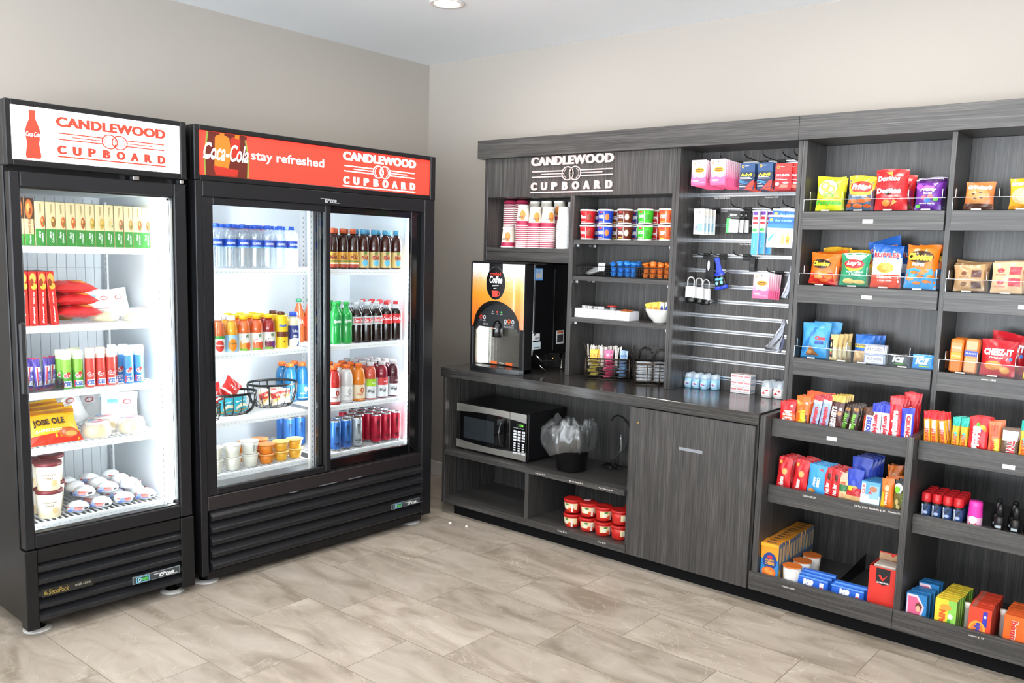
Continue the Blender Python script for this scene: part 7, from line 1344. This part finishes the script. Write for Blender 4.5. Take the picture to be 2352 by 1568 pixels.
for i in range(3): put('pop', 'W', (2.952+.006*i, -.520+.026*i, zb+.0), 'blue toaster pastry box, left group, %s' % ('frontmost', 'middle', 'rearmost')[i], 'toaster pastry', group='toaster pastries left', rot=(-.12, 0, -.02+.02*i), sc=(1, 1, 1+.08*i))
for i in range(2): put('pop', 'W', (3.108+.005*i, -.520+.026*i, zb), 'blue toaster pastry box, right group, %s' % ('front', 'rear')[i], 'toaster pastry', group='toaster pastries right', rot=(-.12, 0, .02*i), sc=(.94, 1, .95+.1*i))
r = root('jerky_box', 'W', (3.247, -.470, zb), 'tall open red display box with black shield label, bottom shelf', 'display box')
m = MB(); q = 'e0372c'
for a in ((-.054, .054, -.060, -.058, 0, .185), (-.054, -.052, -.058, .060, 0, .185), (.052, .054, -.058, .060, 0, .185), (-.052, .052, .058, .060, 0, .215), (-.052, .052, -.058, .058, 0, .002)): m.box(*a, q)
f = flatmap(-.054, .054, 0, .185, -.060)
decals(m, f, [('p', [(.26, .98), (.26, .66), (.52, .60), (.78, .66), (.78, .98)], '1a1b1d'), ('p', [(.34, .82), (.52, .70), (.70, .86), (.52, .76)], 'e0372c'), ('p', [(.34, .82), (.42, .84), (.52, .76), (.50, .70)], 'e0372c'), T('JACK LINKS', .52, .66, .44, .045, 'f0f0f0', bold=.06)]); child('carton', m, r)
m = MB(); rs = random.Random(5); pts = [(-.052+.104*i/12, .205+rs.uniform(-.008, .01)) for i in range(13)]
for yy in (.052,):
    for (a, z0), (b, z1) in zip(pts, pts[1:]): m.face([(a, yy, .184), (b, yy, .184), (b, yy+.004, z1-(.012 if yy < 0 else 0)), (a, yy+.004, z0-(.012 if yy < 0 else 0))], 'b8906a')
child('torn_edge', m, r)
m = MB(); m.box(-.045, .045, -.04, .04, .01, .188, 'c8beb4', .004); child('inner_pack', m, r)
for i, x in enumerate((2.925, 3.035, 3.180)):
    m = MB(); m.face([(0, -.12, 0), (0, .30, 0), (0, .30, .075), (0, -.02, .045)], BLKW); m.face([(.0015, -.12, 0), (.0015, .30, 0), (.0015, .30, .075), (.0015, -.02, .045)][::-1], BLKW); root('shelf_divider', 'W', (x, -.38 if i != 1 else -.38, zb+.0006), 'black plastic shelf divider on the bottom shelf, %s' % ('left one', 'middle one', 'beside the red box')[i], 'divider', me=m) if i != 0 else None
bx('dry', 'laundry_box', .078, .030, .118, '2a7ec0', [('p', [(.04, .03), (.04, .97), (.55, .97), (.88, .6), (.7, .1), (.5, .03)], 'f2d4dc'), ('p', [(.1, .15), (.1, .9), (.5, .9), (.8, .6), (.6, .15)], 'e0648c'), ('e', .60, .55, .13, .14, 'd8a88a'), ('e', .62, .60, .16, .12, '6a3428'), ('e', .60, .52, .11, .11, 'e0b494'), ('r', .3, .04, .8, .14, 'c8e8f4')], topc='2a74b4', sidec='1f5f9a')
bx('gai', 'laundry_box', .078, .021, .126, 'eed63a', [('r', .62, 0, 1, 1, '8fd05a'), ('e', .5, .76, .26, .10, 'f2a03a'), T('GAIN', .36, .36, .30, .62, 'e0622a', rot=1, bold=.08), ('e', .74, .5, .12, .08, 'f2f2e0'), ('e', .68, .34, .08, .05, '4aa03a')], topc='e8c83a', sidec='5f9a3a')
bx('tid', 'laundry_box', .080, .028, .126, 'e0482e', [('r', .62, .45, .82, .92, '3a3ab8'), ('e', .72, .76, .06, .05, 'c8d4f4'), ('o', .42, .34, .36, .26, 'f2a83a', .72), ('e', .42, .34, .26, .19, 'e87a3a'), T('Tide', .42, .34, .24, .42, '3440b0', rot=1, bold=.08)], [('r', .08, .05, .28, .95, 'b86a5a')], topc='d8442a', sidec='a8301f')
bx('bou', 'laundry_box', .084, .026, .128, 'ee6a22', [('o', .5, .14, .48, .13, 'f2c83a', .8), ('e', .5, .12, .34, .10, '4a9ac8'), T('bounce', .42, .45, .30, .84, 'fdf0e8', rot=3, bold=.14), T('bounce', .42, .45, .26, .82, 'd83a2c', rot=3, bold=.05), ('r', .82, .6, .96, .85, 'f2efe8')], topc='e0602a', sidec='b84a1c')
series('dry', 3.396-.006, -.534, zb, 1, .03, 'blue dryer sheet box showing a baby photo, front of bottom shelf', 'laundry', None, rot=(0, 0, 0)); series('dry', 3.392, -.494, zb, 2, .034, 'blue laundry box behind the baby-photo box', 'laundry', 'blue laundry boxes', rot=(0, .02, 0), dx=.006); series('dry', 3.404, -.418, zb, 2, .034, 'tall blue laundry box further back on the bottom shelf', 'laundry', 'rear blue laundry boxes', rot=(0, 0, 0), dx=.004, sc=(1, 1, 1.12))
series('gai', 3.497, -.537, zb, 9, .0235, 'yellow and green detergent box', 'laundry', 'yellow detergent boxes', rot=(0, 0, 0), dx=.0015)
series('tid', 3.618, -.534, zb, 7, .0295, 'orange-red detergent box with round logo', 'laundry', 'orange-red detergent boxes', rot=(0, 0, 0), dx=0)
series('bou', 3.742, -.534, zb, 6, .0275, 'orange dryer sheet box at bottom right corner', 'laundry', 'orange dryer sheet boxes', rot=(0, 0, 0), dx=0)
for i, x in enumerate((3.558, 3.680)): m = MB(); m.lathe([(.010, 0, 'ece8de'), (.012, .003, 'ece8de'), (.012, .085, 'ece8de'), (.013, .086, 'f4f2ea'), (.013, .105, 'f4f2ea'), (.001, .107, 'f4f2ea')], 14); root('lip_balm_tube', 'W', (x, -.46+.02*i, zb), 'white slender tube standing %s the orange-red boxes' % ('left of', 'right of')[i], 'tube', me=m)
